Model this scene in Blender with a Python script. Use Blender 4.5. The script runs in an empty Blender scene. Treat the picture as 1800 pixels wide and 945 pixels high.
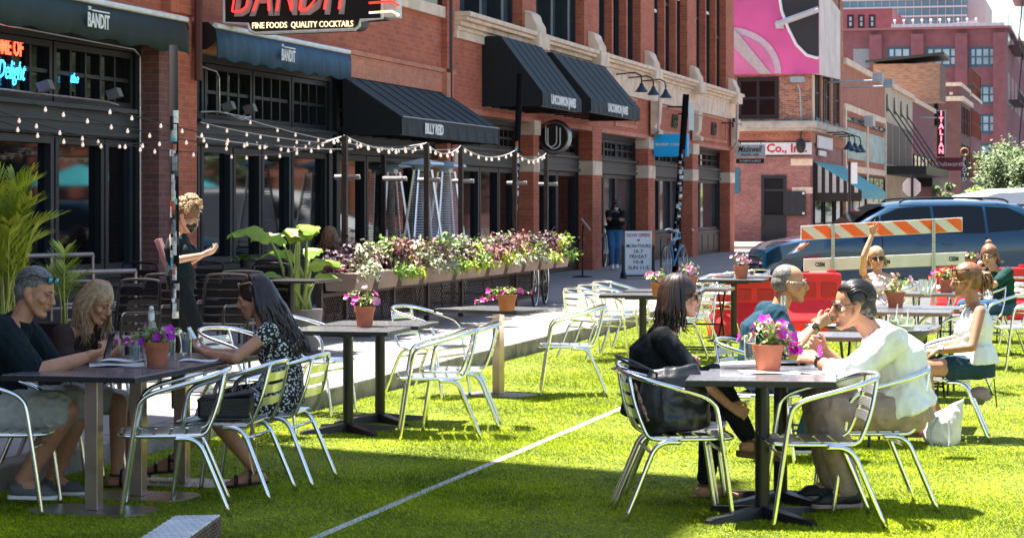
import bpy, math, random
import numpy as np
from mathutils import Vector, Matrix, noise, Quaternion
random.seed(7); rng = np.random.default_rng(7)
R = math.radians
SC = bpy.context.scene
COL = SC.collection
# ---------------------------------------------------------------- camera
FPX, CXP, HYP, EYE = 4000.0, 900.0, 358.0, 1.65
cam_d = bpy.data.cameras.new('camera'); cam = bpy.data.objects.new('camera', cam_d); COL.objects.link(cam)
cam_d.sensor_width = 36; cam_d.lens = 36 * FPX / 1800; cam_d.shift_y = -(472.5 - HYP) / 1800
cam_d.clip_end = 3000; cam_d.clip_start = .3
cam.location = (0, 0, EYE); cam.rotation_euler = (R(90), 0, 0)
cam_d.dof.use_dof = True; cam_d.dof.focus_distance = 14.0; cam_d.dof.aperture_fstop = 13
SC.camera = cam
# ---------------------------------------------------------------- light
SUNV = Vector((-.33, .22, 1.0)).normalized()          # towards the sun
el = math.asin(SUNV.z); az = math.atan2(SUNV.x, SUNV.y)
w = bpy.data.worlds.new('World'); SC.world = w; w.use_nodes = True
nt = w.node_tree; bg = nt.nodes['Background']; sky = nt.nodes.new('ShaderNodeTexSky')
sky.sky_type = 'NISHITA'; sky.sun_disc = False; sky.sun_elevation = el; sky.sun_rotation = az
sky.air_density = 1.2; sky.dust_density = 1.0; sky.ozone_density = 1.0
nt.links.new(sky.outputs[0], bg.inputs[0]); bg.inputs[1].default_value = .06
sd = bpy.data.lights.new('sun', 'SUN'); sd.energy = 5.0; sd.angle = R(.5); sd.color = (1, .95, .86)
so = bpy.data.objects.new('sun', sd); COL.objects.link(so)
so.rotation_euler = SUNV.to_track_quat('Z', 'Y').to_euler()
SC.view_settings.view_transform = 'Standard'; SC.view_settings.look = 'None'
SC.view_settings.gamma = 1; SC.view_settings.use_curve_mapping = False
SC.view_settings.exposure = 2.15
# ---------------------------------------------------------------- frames
TH = math.atan2(1040, FPX); CT, ST = math.cos(TH), math.sin(TH)     # street runs TH to the right of the view
DS = Vector((ST, CT, 0)); DL = Vector((-CT, ST, 0))                 # along the street, and to its left
SROT = math.atan2(CT, ST)
LF = 11.25                                                          # shop fronts stand this far left of the camera
def Wp(s, l, z=0): return DS * s + DL * l + Vector((0, 0, z))
def pt(px, py, Y): return Vector(((px - CXP) / FPX * Y, Y, EYE + (HYP - py) / FPX * Y))
def G(px, py, z=0.0):
    Y = (EYE - z) * FPX / (py - HYP); return Vector(((px - CXP) / FPX * Y, Y, z))
def yl(px, l): return l / (ST - CT * (px - CXP) / FPX)
def sx(px, l=LF): t = (px - CXP) / FPX; return (ST * t + CT) * yl(px, l)
def zy(px, py, l=LF): return EYE + (HYP - py) / FPX * yl(px, l)
def lx(px, s): t = (px - CXP) / FPX; return s / (CT + ST * t) * (ST - CT * t)
def zs(px, py, s): t = (px - CXP) / FPX; return EYE + (HYP - py) / FPX * s / (CT + ST * t)
# ---------------------------------------------------------------- mesh builder
class MB:
    def __init__(s): s.v = []; s.f = []
    def add(s, v, f):
        o = len(s.v); s.v += [tuple(p) for p in v]; s.f += [tuple(i + o for i in q) for q in f]; return s
    def box(s, x0, x1, y0, y1, z0, z1):
        if x0 > x1: x0, x1 = x1, x0
        if y0 > y1: y0, y1 = y1, y0
        if z0 > z1: z0, z1 = z1, z0
        v = [(x, y, z) for z in (z0, z1) for x, y in ((x0, y0), (x1, y0), (x1, y1), (x0, y1))]
        return s.add(v, [(3, 2, 1, 0), (4, 5, 6, 7), (0, 1, 5, 4), (1, 2, 6, 5), (2, 3, 7, 6), (3, 0, 4, 7)])
    def obox(s, c, ax, ay, az):           # half axes
        c, ax, ay, az = map(Vector, (c, ax, ay, az))
        v = [c + i * ax + j * ay + k * az for k in (-1, 1) for i, j in ((-1, -1), (1, -1), (1, 1), (-1, 1))]
        return s.add(v, [(3, 2, 1, 0), (4, 5, 6, 7), (0, 1, 5, 4), (1, 2, 6, 5), (2, 3, 7, 6), (3, 0, 4, 7)])
    def prism(s, poly, ext, o=(0, 0, 0)):  # poly of 3D points, extruded by vector
        n = len(poly); e = Vector(ext); a = [Vector(p) + Vector(o) for p in poly]
        f = [tuple(range(n - 1, -1, -1)), tuple(range(n, 2 * n))] + [(i, (i + 1) % n, n + (i + 1) % n, n + i) for i in range(n)]
        return s.add(a + [p + e for p in a], f)
    def rings(s, rs, cap=True, closed=False):
        n = len(rs[0]); m = len(rs); v = [p for r in rs for p in r]; f = []
        for k in range(m if closed else m - 1):
            a, b = k * n, ((k + 1) % m) * n
            f += [(a + i, a + (i + 1) % n, b + (i + 1) % n, b + i) for i in range(n)]
        if cap and not closed: f += [tuple(range(n - 1, -1, -1)), tuple(range((m - 1) * n, m * n))]
        return s.add(v, f)
    def tube(s, pts, r, n=8, closed=False, flat=None):
        P = [Vector(p) for p in pts]; m = len(P)
        rr = r if hasattr(r, '__len__') else [r] * m
        t0 = (P[1] - P[0]).normalized(); u = t0.orthogonal().normalized() if flat is None else Vector(flat)
        rs = []
        for k in range(m):
            if closed: t = (P[(k + 1) % m] - P[k - 1])
            else: t = P[min(k + 1, m - 1)] - P[max(k - 1, 0)]
            if t.length < 1e-9: t = t0
            t = t.normalized(); u = (u - t * u.dot(t))
            u = u.normalized() if u.length > 1e-6 else t.orthogonal().normalized()
            w_ = t.cross(u); a = rr[k] if not hasattr(rr[k], '__len__') else None
            ra, rb = (a, a) if a is not None else rr[k]
            rs.append([P[k] + u * (ra * math.cos(2 * math.pi * i / n)) + w_ * (rb * math.sin(2 * math.pi * i / n)) for i in range(n)])
        return s.rings(rs, True, closed)
    def lathe(s, prof, c=(0, 0, 0), n=20, axis='Z'):
        c = Vector(c); rs = []
        for r, z in prof: rs.append([c + Vector((r * math.cos(2 * math.pi * i / n), r * math.sin(2 * math.pi * i / n), z)) for i in range(n)])
        return s.rings(rs)
    def ell(s, c, a, b, d, n=14, m=9):     # ellipsoid from three half-axis vectors
        c, a, b, d = map(Vector, (c, a, b, d)); rs = []
        for k in range(m + 1):
            ph = math.pi * (k / m) ; q = max(math.sin(ph), .02)
            rs.append([c + a * (q * math.cos(2 * math.pi * i / n)) + b * (q * math.sin(2 * math.pi * i / n)) - d * math.cos(ph) for i in range(n)])
        return s.rings(rs)
    def cap(s, p, q, r0, r1, n=12):        # capsule
        p, q = Vector(p), Vector(q); t = (q - p)
        if t.length < 1e-5: t = Vector((0, 0, 1e-4))
        t.normalize(); P = []; rr = []
        for k in range(4): a = (k / 4) * math.pi / 2; P.append(p - t * (r0 * math.cos(a))); rr.append(max(r0 * math.sin(a), .001))
        P.append(p); rr.append(r0); P.append(q); rr.append(r1)
        for k in range(3, -1, -1): a = (k / 4) * math.pi / 2; P.append(q + t * (r1 * math.cos(a))); rr.append(max(r1 * math.sin(a), .001))
        u = t.orthogonal().normalized(); w_ = t.cross(u)
        return s.rings([[c + u * (a * math.cos(2 * math.pi * i / n)) + w_ * (a * math.sin(2 * math.pi * i / n)) for i in range(n)] for c, a in zip(P, rr)])
    def text(s, txt, size, M, ext=.004, shear=0, align='CENTER', sxy=(1, 1), bold=0, space=1.0):
        c = bpy.data.curves.new('t', 'FONT'); c.body = txt; c.size = size; c.extrude = ext; c.shear = shear
        c.align_x = align; c.align_y = 'CENTER'; c.resolution_u = 2; c.offset = bold; c.space_character = space
        o = bpy.data.objects.new('t', c); me = bpy.data.meshes.new_from_object(o)
        v = [M @ Vector((p.co.x * sxy[0], p.co.y * sxy[1], p.co.z)) for p in me.vertices]
        s.add(v, [tuple(q.vertices) for q in me.polygons])
        bpy.data.objects.remove(o); bpy.data.curves.remove(c); bpy.data.meshes.remove(me); return s
    def fit(s, txt, M, w, h, ext=.004, shear=0, bold=0, space=1.0, center=True):
        b = MB(); b.text(txt, 1, Matrix(), 1, shear=shear, bold=bold, space=space)
        X = [p[0] for p in b.v]; Y = [p[1] for p in b.v]; cx, cy = (min(X) + max(X)) / 2, (min(Y) + max(Y)) / 2; fx, fy = w / (max(X) - min(X)), h / (max(Y) - min(Y))
        return s.add([M @ Vector(((p[0] - cx) * fx, (p[1] - cy) * fy, p[2] * ext)) for p in b.v], b.f)
    def build(s, name, mat, parent=None, off=None, smooth=False, bevel=0, auto=None):
        me = bpy.data.meshes.new(name); v = s.v
        if off is not None: ox, oy, oz = off; v = [(a - ox, b - oy, c - oz) for a, b, c in v]
        me.from_pydata(v, [], s.f); me.update()
        for m in (mat if isinstance(mat, (list, tuple)) else [mat]): me.materials.append(m)
        if smooth: me.polygons.foreach_set('use_smooth', [True] * len(me.polygons))
        if auto: me.polygons.foreach_set('use_smooth', [True] * len(me.polygons)); me.set_sharp_from_angle(angle=R(auto))
        o = bpy.data.objects.new(name, me); COL.objects.link(o)
        if parent is not None: o.parent = parent
        if bevel:
            b = o.modifiers.new('b', 'BEVEL'); b.width = bevel; b.segments = 2; b.limit_method = 'ANGLE'
        return o
def tag(o, label=None, cat=None, group=None, kind=None):
    if label: o['label'] = label
    if cat: o['category'] = cat
    if group: o['group'] = group
    if kind: o['kind'] = kind
    return o
def thing(name, loc, label, cat, group=None, rz=0):
    o = bpy.data.objects.new(name, None); o.empty_display_size = .2; COL.objects.link(o)
    o.location = loc; o.rotation_euler = (0, 0, rz); return tag(o, label, cat, group)
def dup(o, loc, rz, label=None, group=None):
    c = o.copy(); COL.objects.link(c); c.location = loc; c.rotation_euler = (0, 0, rz)
    if label: c['label'] = label
    if group: c['group'] = group
    def rec(a, b):
        for ch in a.children:
            d = ch.copy(); COL.objects.link(d); d.parent = b; rec(ch, d)
    rec(o, c); return c
def sroot(name, s, l, label, cat, z=0, group=None):    # root in the street frame (local x along the street, local y away from it)
    o = thing(name, Wp(s, l, z), label, cat, group, SROT); o['_s'] = s; o['_l'] = l; return o
class SB(MB):                                          # builder in street coordinates (s, l, z)
    def bs(s, name, mat, root, **k):
        return s.build(name, mat, root, off=(root['_s'], root['_l'], root.location.z), **k)
# ---------------------------------------------------------------- materials
_M = {}
def mat(name, col, rough=.6, metal=0, var=.12, vs=8, bump=0, bs=60, spec=.5, emit=None, es=0, trans=0, stretch=None, coat=0, sheen=0, sss=0, alpha=1):
    if name in _M: return _M[name]
    m = bpy.data.materials.new(name); m.use_nodes = True; nt = m.node_tree; b = nt.nodes['Principled BSDF']; L = nt.links.new
    b.inputs['Roughness'].default_value = rough; b.inputs['Metallic'].default_value = metal
    b.inputs['Specular IOR Level'].default_value = spec; b.inputs['Base Color'].default_value = (*col, 1)
    b.inputs['Transmission Weight'].default_value = trans; b.inputs['Coat Weight'].default_value = coat
    b.inputs['Alpha'].default_value = alpha
    if sss: b.inputs['Subsurface Weight'].default_value = sss; b.inputs['Subsurface Radius'].default_value = (.02, .008, .004); b.inputs['Subsurface Scale'].default_value = .5
    if sheen: b.inputs['Sheen Weight'].default_value = sheen
    if emit: b.inputs['Emission Color'].default_value = (*emit, 1); b.inputs['Emission Strength'].default_value = es
    tc = nt.nodes.new('ShaderNodeTexCoord'); src = tc.outputs['Object']
    if stretch:
        mp = nt.nodes.new('ShaderNodeMapping'); mp.inputs['Scale'].default_value = stretch; L(src, mp.inputs[0]); src = mp.outputs[0]
    if var:
        n = nt.nodes.new('ShaderNodeTexNoise'); n.inputs['Scale'].default_value = vs; n.inputs['Detail'].default_value = 5; L(src, n.inputs['Vector'])
        rp = nt.nodes.new('ShaderNodeMapRange'); rp.inputs[1].default_value = .3; rp.inputs[2].default_value = .7
        rp.inputs[3].default_value = 1 - var; rp.inputs[4].default_value = 1 + var; L(n.outputs[0], rp.inputs[0])
        mx = nt.nodes.new('ShaderNodeMix'); mx.data_type = 'RGBA'; mx.blend_type = 'MULTIPLY'; mx.inputs[0].default_value = 1
        mx.inputs[6].default_value = (*col, 1); L(rp.outputs[0], mx.inputs[7]); L(mx.outputs[2], b.inputs['Base Color'])
    if bump:
        n2 = nt.nodes.new('ShaderNodeTexNoise'); n2.inputs['Scale'].default_value = bs; n2.inputs['Detail'].default_value = 3; L(src, n2.inputs['Vector'])
        bp = nt.nodes.new('ShaderNodeBump'); bp.inputs['Strength'].default_value = bump; bp.inputs['Distance'].default_value = .01
        L(n2.outputs[0], bp.inputs['Height']); L(bp.outputs[0], b.inputs['Normal'])
    _M[name] = m; return m
def brick(name, c1, c2, mortar, bw=.22, rh=.075, ms=.006, big=.25, offs=.5):
    if name in _M: return _M[name]
    m = bpy.data.materials.new(name); m.use_nodes = True; nt = m.node_tree; b = nt.nodes['Principled BSDF']; L = nt.links.new
    b.inputs['Roughness'].default_value = .85
    tc = nt.nodes.new('ShaderNodeTexCoord'); sp = nt.nodes.new('ShaderNodeSeparateXYZ'); L(tc.outputs['Object'], sp.inputs[0])
    ad = nt.nodes.new('ShaderNodeMath'); ad.operation = 'ADD'; L(sp.outputs[0], ad.inputs[0]); L(sp.outputs[1], ad.inputs[1])
    cb = nt.nodes.new('ShaderNodeCombineXYZ'); L(ad.outputs[0], cb.inputs[0]); L(sp.outputs[2], cb.inputs[1])
    br = nt.nodes.new('ShaderNodeTexBrick'); L(cb.outputs[0], br.inputs['Vector']); br.offset = offs
    for k, v in (('Color1', c1), ('Color2', c2), ('Mortar', mortar)): br.inputs[k].default_value = (*v, 1)
    br.inputs['Scale'].default_value = 1; br.inputs['Mortar Size'].default_value = ms; br.inputs['Brick Width'].default_value = bw; br.inputs['Row Height'].default_value = rh
    br.inputs['Mortar Smooth'].default_value = .2; br.inputs['Bias'].default_value = -.1
    n = nt.nodes.new('ShaderNodeTexNoise'); n.inputs['Scale'].default_value = 1.1; n.inputs['Detail'].default_value = 7; L(tc.outputs['Object'], n.inputs['Vector'])
    n3 = nt.nodes.new('ShaderNodeTexNoise'); n3.inputs['Scale'].default_value = 14; n3.inputs['Detail'].default_value = 3; L(tc.outputs['Object'], n3.inputs['Vector'])
    am = nt.nodes.new('ShaderNodeMath'); am.operation = 'ADD'; L(n.outputs[0], am.inputs[0]); L(n3.outputs[0], am.inputs[1])
    rp = nt.nodes.new('ShaderNodeMapRange'); rp.inputs[1].default_value = .65; rp.inputs[2].default_value = 1.35; rp.inputs[3].default_value = 1 - big; rp.inputs[4].default_value = 1 + big; L(am.outputs[0], rp.inputs[0])
    mx = nt.nodes.new('ShaderNodeMix'); mx.data_type = 'RGBA'; mx.blend_type = 'MULTIPLY'; mx.inputs[0].default_value = 1
    L(br.outputs[0], mx.inputs[6]); L(rp.outputs[0], mx.inputs[7]); L(mx.outputs[2], b.inputs['Base Color'])
    bp = nt.nodes.new('ShaderNodeBump'); bp.inputs['Strength'].default_value = .5; bp.inputs['Distance'].default_value = .01; bp.invert = True
    L(br.outputs[1], bp.inputs['Height']); L(bp.outputs[0], b.inputs['Normal'])
    _M[name] = m; return m
BR_RED = brick('red_brick', (.52, .13, .06), (.40, .085, .042), (.36, .2, .15))
BR_PALE = brick('pale_red_brick', (.62, .23, .13), (.53, .18, .10), (.42, .24, .18))
BR_ORANGE = brick('orange_brick', (.47, .16, .09), (.38, .11, .06), (.38, .25, .2))
BR_DARK = brick('brown_brick', (.2, .075, .065), (.14, .055, .05), (.2, .14, .13))
BR_MIX = brick('mottled_brick', (.46, .2, .12), (.16, .07, .05), (.42, .3, .25), big=.35)
BR_MAROON = brick('maroon_brick', (.25, .085, .095), (.22, .075, .085), (.25, .11, .12), ms=.004)
M_CREAM = mat('cream_stone', (.76, .58, .43), .8, var=.2, vs=3, bump=.3, bs=30)
M_DKFR = mat('dark_painted_frame', (.004, .006, .009), .5, var=.2, vs=4)
M_SLATE = mat('slate_painted_frame', (.010, .017, .023), .5, var=.2, vs=4)
M_GLASS = mat('dark_window_glass', (.004, .005, .007), .04, var=.3, vs=.6, spec=.22)
M_GLASSB = mat('bright_window_glass', (.06, .085, .105), .06, var=.4, vs=.7, spec=.8)
M_BLACK = mat('black_metal', (.007, .007, .008), .4, var=.2)
M_CANVAS = mat('lit_black_canvas', (.014, .024, .03), .75, var=.15, vs=3, bump=.3, bs=7)  # slope tone lightened to look lit from above; sides use a darker copy
M_WHITE = mat('white_paint', (.8, .8, .78), .5, var=.04)
M_ALU = mat('polished_aluminium', (.86, .87, .88), .17, 1, var=.04, vs=20, bump=.03, bs=40)
M_ALU2 = mat('brushed_aluminium', (.8, .8, .8), .3, 1, var=.08, vs=30, stretch=(1, 12, 1))
M_STEEL = mat('galvanised_steel', (.45, .44, .43), .38, 1, var=.15, vs=12)
M_TERRA = mat('terracotta', (.42, .13, .07), .8, var=.18, vs=14, bump=.15, bs=80)
M_SOIL = mat('potting_soil', (.03, .02, .015), .95, bump=.5)
M_WOODT = mat('dark_table_laminate', (.11, .11, .12), .27, var=.3, vs=9, stretch=(1, 9, 1), coat=.2)
M_TEDGE = mat('table_edge_band', (.02, .02, .022), .5)
M_LEAF = mat('green_leaf', (.1, .2, .03), .5, var=.4, vs=14)
M_LEAF2 = mat('yellow_green_leaf', (.22, .32, .03), .45, var=.3, vs=10)
# ================================================================ ground
def sheet(name, poly, z, m, kind='structure', sub=0):
    o = MB().add([(p[0], p[1], z) for p in poly], [tuple(range(len(poly)))]).build(name, m); return tag(o, kind=kind)
def spoly(s0, s1, l0, l1): return [Wp(s0, l1), Wp(s0, l0), Wp(s1, l0), Wp(s1, l1)]
M_ASPH = mat('asphalt', (.085, .088, .095), .85, var=.3, vs=3, bump=.5, bs=120)
sheet('ground', [(-1500, -200), (1500, -200), (1500, 2500), (-1500, 2500)], -.004, M_ASPH)
# turf: a base sheet and a mass of blades
M_TURF = mat('artificial_turf', (.12, .15, .006), .8, var=.35, vs=35, bump=.6, bs=300)
KL = 6.1
TURF_END = 28.5
sheet('turf', [Wp(-4, KL - .01), Wp(-4, -14), Wp(31.6, -14), Wp(31.6, KL - .01)], 0.004, M_TURF)
def blades():
    N = 1150000
    u = rng.random(N); Y = 10.9 * (34.5 / 10.9) ** (u ** 1.0)
    X = (rng.random(N) * 2 - 1) * (.235 * Y)
    l = -CT * X + ST * Y; s = ST * X + CT * Y
    # leave the painted line thinner
    k = (l < KL - .02) & (s < 31.65)
    X, Y = X[k], Y[k]; n = len(X)
    h = (.008 + .011 * rng.random(n)) * (1 + .35 * np.sin(X * 1.7 + Y * .9) * np.sin(Y * 1.3 - X))
    a = rng.random(n) * 2 * np.pi; wd = (.0016 + .0014 * rng.random(n)) * (Y / 12) ** .7
    lean = .02 * rng.random(n) + .005; b = rng.random(n) * 2 * np.pi
    v = np.empty((n, 3, 3), np.float32)
    v[:, 0, 0] = X - np.cos(a) * wd; v[:, 0, 1] = Y - np.sin(a) * wd; v[:, 0, 2] = .003
    v[:, 1, 0] = X + np.cos(a) * wd; v[:, 1, 1] = Y + np.sin(a) * wd; v[:, 1, 2] = .003
    v[:, 2, 0] = X + np.cos(b) * lean - .004; v[:, 2, 1] = Y + np.sin(b) * lean - .004; v[:, 2, 2] = h
    me = bpy.data.meshes.new('turf_grass'); me.vertices.add(3 * n); me.vertices.foreach_set('co', v.ravel())
    me.loops.add(3 * n); me.loops.foreach_set('vertex_index', np.arange(3 * n, dtype=np.int32))
    me.polygons.add(n); me.polygons.foreach_set('loop_start', np.arange(0, 3 * n, 3, dtype=np.int32)); me.polygons.foreach_set('loop_total', np.full(n, 3, np.int32))
    me.update()
    # blade colour varies by patch; the thin painted line dyes the blades on it
    m = bpy.data.materials.new('turf_blades'); m.use_nodes = True; nt = m.node_tree; bs_ = nt.nodes['Principled BSDF']; L = nt.links.new
    bs_.inputs['Roughness'].default_value = .65; bs_.inputs['Specular IOR Level'].default_value = .12
    tc = nt.nodes.new('ShaderNodeTexCoord'); ge = nt.nodes.new('ShaderNodeNewGeometry')
    n1 = nt.nodes.new('ShaderNodeTexNoise'); n1.inputs['Scale'].default_value = 1.3; n1.inputs['Detail'].default_value = 6; L(tc.outputs['Object'], n1.inputs['Vector'])
    sm = nt.nodes.new('ShaderNodeMath'); sm.operation = 'MULTIPLY_ADD'; sm.inputs[1].default_value = .55; L(ge.outputs['Random Per Island'], sm.inputs[0]); L(n1.outputs[0], sm.inputs[2])
    cr = nt.nodes.new('ShaderNodeValToRGB'); L(sm.outputs[0], cr.inputs[0]); e = cr.color_ramp.elements
    e[0].position = .4; e[0].color = (.04, .085, .004, 1); e[1].position = 1.1; e[1].color = (.55, .62, .012, 1)
    q = cr.color_ramp.elements.new(.75); q.color = (.31, .40, .004, 1)
    mp = nt.nodes.new('ShaderNodeMapping'); mp.vector_type = 'POINT'; mp.inputs['Rotation'].default_value = (0, 0, -SROT); L(tc.outputs['Object'], mp.inputs[0])
    sp = nt.nodes.new('ShaderNodeSeparateXYZ'); L(mp.outputs[0], sp.inputs[0])
    d = nt.nodes.new('ShaderNodeMath'); d.operation = 'SUBTRACT'; d.inputs[1].default_value = LINE_L; L(sp.outputs[1], d.inputs[0])
    ab = nt.nodes.new('ShaderNodeMath'); ab.operation = 'ABSOLUTE'; L(d.outputs[0], ab.inputs[0])
    nn = nt.nodes.new('ShaderNodeTexNoise'); nn.inputs['Scale'].default_value = 40; L(tc.outputs['Object'], nn.inputs['Vector'])
    ma = nt.nodes.new('ShaderNodeMath'); ma.operation = 'MULTIPLY_ADD'; ma.inputs[1].default_value = .035; L(nn.outputs[0], ma.inputs[0]); L(ab.outputs[0], ma.inputs[2])
    lt = nt.nodes.new('ShaderNodeMath'); lt.operation = 'LESS_THAN'; lt.inputs[1].default_value = .038; L(ma.outputs[0], lt.inputs[0])
    mx = nt.nodes.new('ShaderNodeMix'); mx.data_type = 'RGBA'; mx.inputs[7].default_value = (.45, .46, .42, 1); L(lt.outputs[0], mx.inputs[0]); L(cr.outputs[0], mx.inputs[6])
    L(mx.outputs[2], bs_.inputs['Base Color'])
    me.materials.append(m); o = bpy.data.objects.new('turf_grass', me); COL.objects.link(o)
    return tag(o, 'short bright green artificial grass covering the street', 'grass', kind='stuff')
_a = G(550, 945); _b = G(1075, 728)
LINE_L = (_a.dot(DL) + _b.dot(DL)) / 2
blades()
# turf paint strip under the blades
tag(MB().add([Wp(4, LINE_L - .028, .008), Wp(4, LINE_L + .028, .008), Wp(31, LINE_L + .028, .008), Wp(31, LINE_L - .028, .008)], [(0, 1, 2, 3)]).build('painted_line', mat('line_paint', (.55, .56, .52), .8, var=.15, vs=60)), kind='structure')
# sidewalk with a real kerb
def concrete(name, col):
    m = brick(name, col, tuple(c * .93 for c in col), tuple(c * .45 for c in col), bw=1.52, rh=1.52, ms=.009, big=.16, offs=0)
    nt = m.node_tree                      # flat slabs: map joints by x, y
    for nd in nt.nodes:
        if nd.type == 'SEPXYZ': sp = nd
        if nd.type == 'COMBXYZ': cb = nd
    nt.links.new(sp.outputs[0], cb.inputs[0]); nt.links.new(sp.outputs[1], cb.inputs[1]); return m
M_CONC = concrete('sidewalk_concrete', (.28, .25, .23))
M_KERB = mat('kerb_concrete', (.24, .21, .185), .9, var=.45, vs=5, bump=.6, bs=35)
sw = MB(); s0, s1 = 8, 74.5
sw.box(s0, s1, KL + .18, 26, -.05, .15)
o = sw.build('sidewalk', M_CONC); o.rotation_euler = (0, 0, SROT); tag(o, kind='structure')
kb = MB(); s = s0
while s < s1 - 1:
    L_ = 2.4 + random.random() * .8; e = min(s + L_, s1)
    kb.box(s + .006, e - .006, KL + random.uniform(-.006, .006), KL + .174, -.05, .153 + random.uniform(-.003, .004)); s = e
o = kb.build('kerb', M_KERB, bevel=.018); o.rotation_euler = (0, 0, SROT); tag(o, kind='structure')
sw = MB(); sw.box(80.8, 420, KL + .15, 40, -.05, .15)
o = sw.build('far_sidewalk', M_CONC); o.rotation_euler = (0, 0, SROT); tag(o, kind='structure')
sw = MB(); sw.box(80.5, 420, KL - .05, KL + .13, -.05, .154).box(80.5, 80.79, KL+.15, 40, -.05, .155)
o = sw.build('far_kerb', mat('pale_kerb', (.6, .55, .42), .85, var=.15)); o.rotation_euler = (0, 0, SROT); tag(o, kind='structure')
# ================================================================ buildings on the left
def window(root, s0, s1, z0, z1, l, cols=2, rows=2, fr=.07, mun=.03, fm=None, gm=None, dep=.09, name='window', label=None):
    """frame with muntins and a pane behind; faces -l"""
    fm = fm or M_DKFR; gm = gm or M_GLASS
    m = SB(); a, b = min(s0, s1), max(s0, s1)
    m.box(a, a + fr, l - .02, l + dep, z0, z1).box(b - fr, b, l - .02, l + dep, z0, z1)
    m.box(a + fr, b - fr, l - .02, l + dep, z1 - fr, z1).box(a + fr, b - fr, l - .02, l + dep, z0, z0 + fr)
    for i in range(1, cols):
        x = a + fr + (b - a - 2 * fr) * i / cols; m.box(x - mun / 2, x + mun / 2, l, l + dep - .02, z0 + fr, z1 - fr)
    for j in range(1, rows):
        z = z0 + fr + (z1 - z0 - 2 * fr) * j / rows; m.box(a + fr, b - fr, l + .004, l + dep - .024, z - mun / 2, z + mun / 2)
    f = m.bs(name, fm, root)
    if label: f['label'] = label
    SB().box(a + fr * .5, b - fr * .5, l + dep - .03, l + dep - .015, z0 + fr * .5, z1 - fr * .5).bs('pane', gm, f)
    return f
def fix(o): return o
_bs = SB.bs
def _bs2(s, name, mat, root, **k):      # sub-parts keep the root's offset
    r = root
    while r.get('_s') is None: r = r.parent
    return s.build(name, mat, root, off=(r['_s'], r['_l'], r.location.z), **k)
SB.bs = _bs2
# reflection-friendly frame for text on a facade (reads along +s, faces the street)
def TF(s, l, z, rot=0): return Matrix.Translation((s, l, z)) @ Matrix(((1, 0, 0, 0), (0, 0, -1, 0), (0, 1, 0, 0), (0, 0, 0, 1))) @ Matrix.Rotation(rot, 4, 'Z')
# text on a blade sign facing the camera (reads towards -l)
def TB(s, l, z): return Matrix.Translation((s, l, z)) @ Matrix(((0, 0, -1, 0), (-1, 0, 0, 0), (0, 1, 0, 0), (0, 0, 0, 1)))

# ---------------- unseen block added at the left, sized to shade the near tables
r0 = sroot('shade_caster_block', -8, LF, 'tall unseen brick block added left of the restaurant to shade the near tables', 'building')
SB().box(-22, 16.66, LF, LF + 18, -.05, 24.7).bs('wall', BR_DARK, r0)
for k in range(7):
    for q in range(7): window(r0, -19 + 5 * q, -16 + 5 * q, 3 + 3 * k, 5 + 3 * k, LF - .1, 2, 2, fm=M_DKFR)

# ---------------- restaurant building
SB1 = 16.7; E1 = sx(797)
b1 = sroot('restaurant_building', 26, LF, 'red brick restaurant front with dark painted timber shopfronts and green and blue awnings', 'building')
zh = 3.6                                  # underside of the pale brick lintel band
SB().box(SB1, E1, LF, LF + 16, 3.95, 9.0).box(SB1, E1, LF + 1.2, LF + 16, -.05, 3.95).bs('wall', BR_RED, b1)
SB().box(SB1, sx(268) - .02, LF - .03, LF + .9, zh, 3.945).box(sx(347), sx(783), LF - .03, LF + .9, zh, 3.945).bs('lintel_band', BR_PALE, b1)
SB().box(SB1, E1, LF - .06, LF + .1, 3.95, 4.02).bs('brick_ledge', BR_PALE, b1)
SB().box(sx(610), sx(768), LF - .05, LF + .1, zy(740, -8), zy(740, 14)).bs('stone_sill', M_CREAM, b1) if False else None
def pier(root, pa, pb, z1, proj=.3, m=BR_RED, label=None):
    o = SB().box(sx(pa, LF - proj), sx(pb, LF - proj), LF - proj, LF + .5, .15, z1).bs('pier', m, root)
    if label: o['label'] = label
    return o
pier(b1, 300, 346, 3.95, .12); SB().box(sx(300, LF - .12), sx(346, LF - .12), LF - .12, LF - .001, 4.02, 8.9).bs('pier', BR_RED, b1)
pier(b1, 786, 797, 3.95, .12, BR_PALE); SB().box(sx(786, LF - .1), sx(797, LF - .1), LF - .1, LF - .001, 4.02, 8.9).bs('pier', BR_RED, b1)
SB().tube([(sx(782), LF - .07, .2), (sx(782), LF - .07, 8.8)], .07).bs('downpipe', M_BLACK, b1)
SB().tube([(sx(338, LF - .12), LF - .2, 3.2), (sx(338, LF - .12), LF - .2, 8.8)], .055).bs('downpipe', mat('rusty_pipe', (.1, .03, .025), .7), b1)
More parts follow.
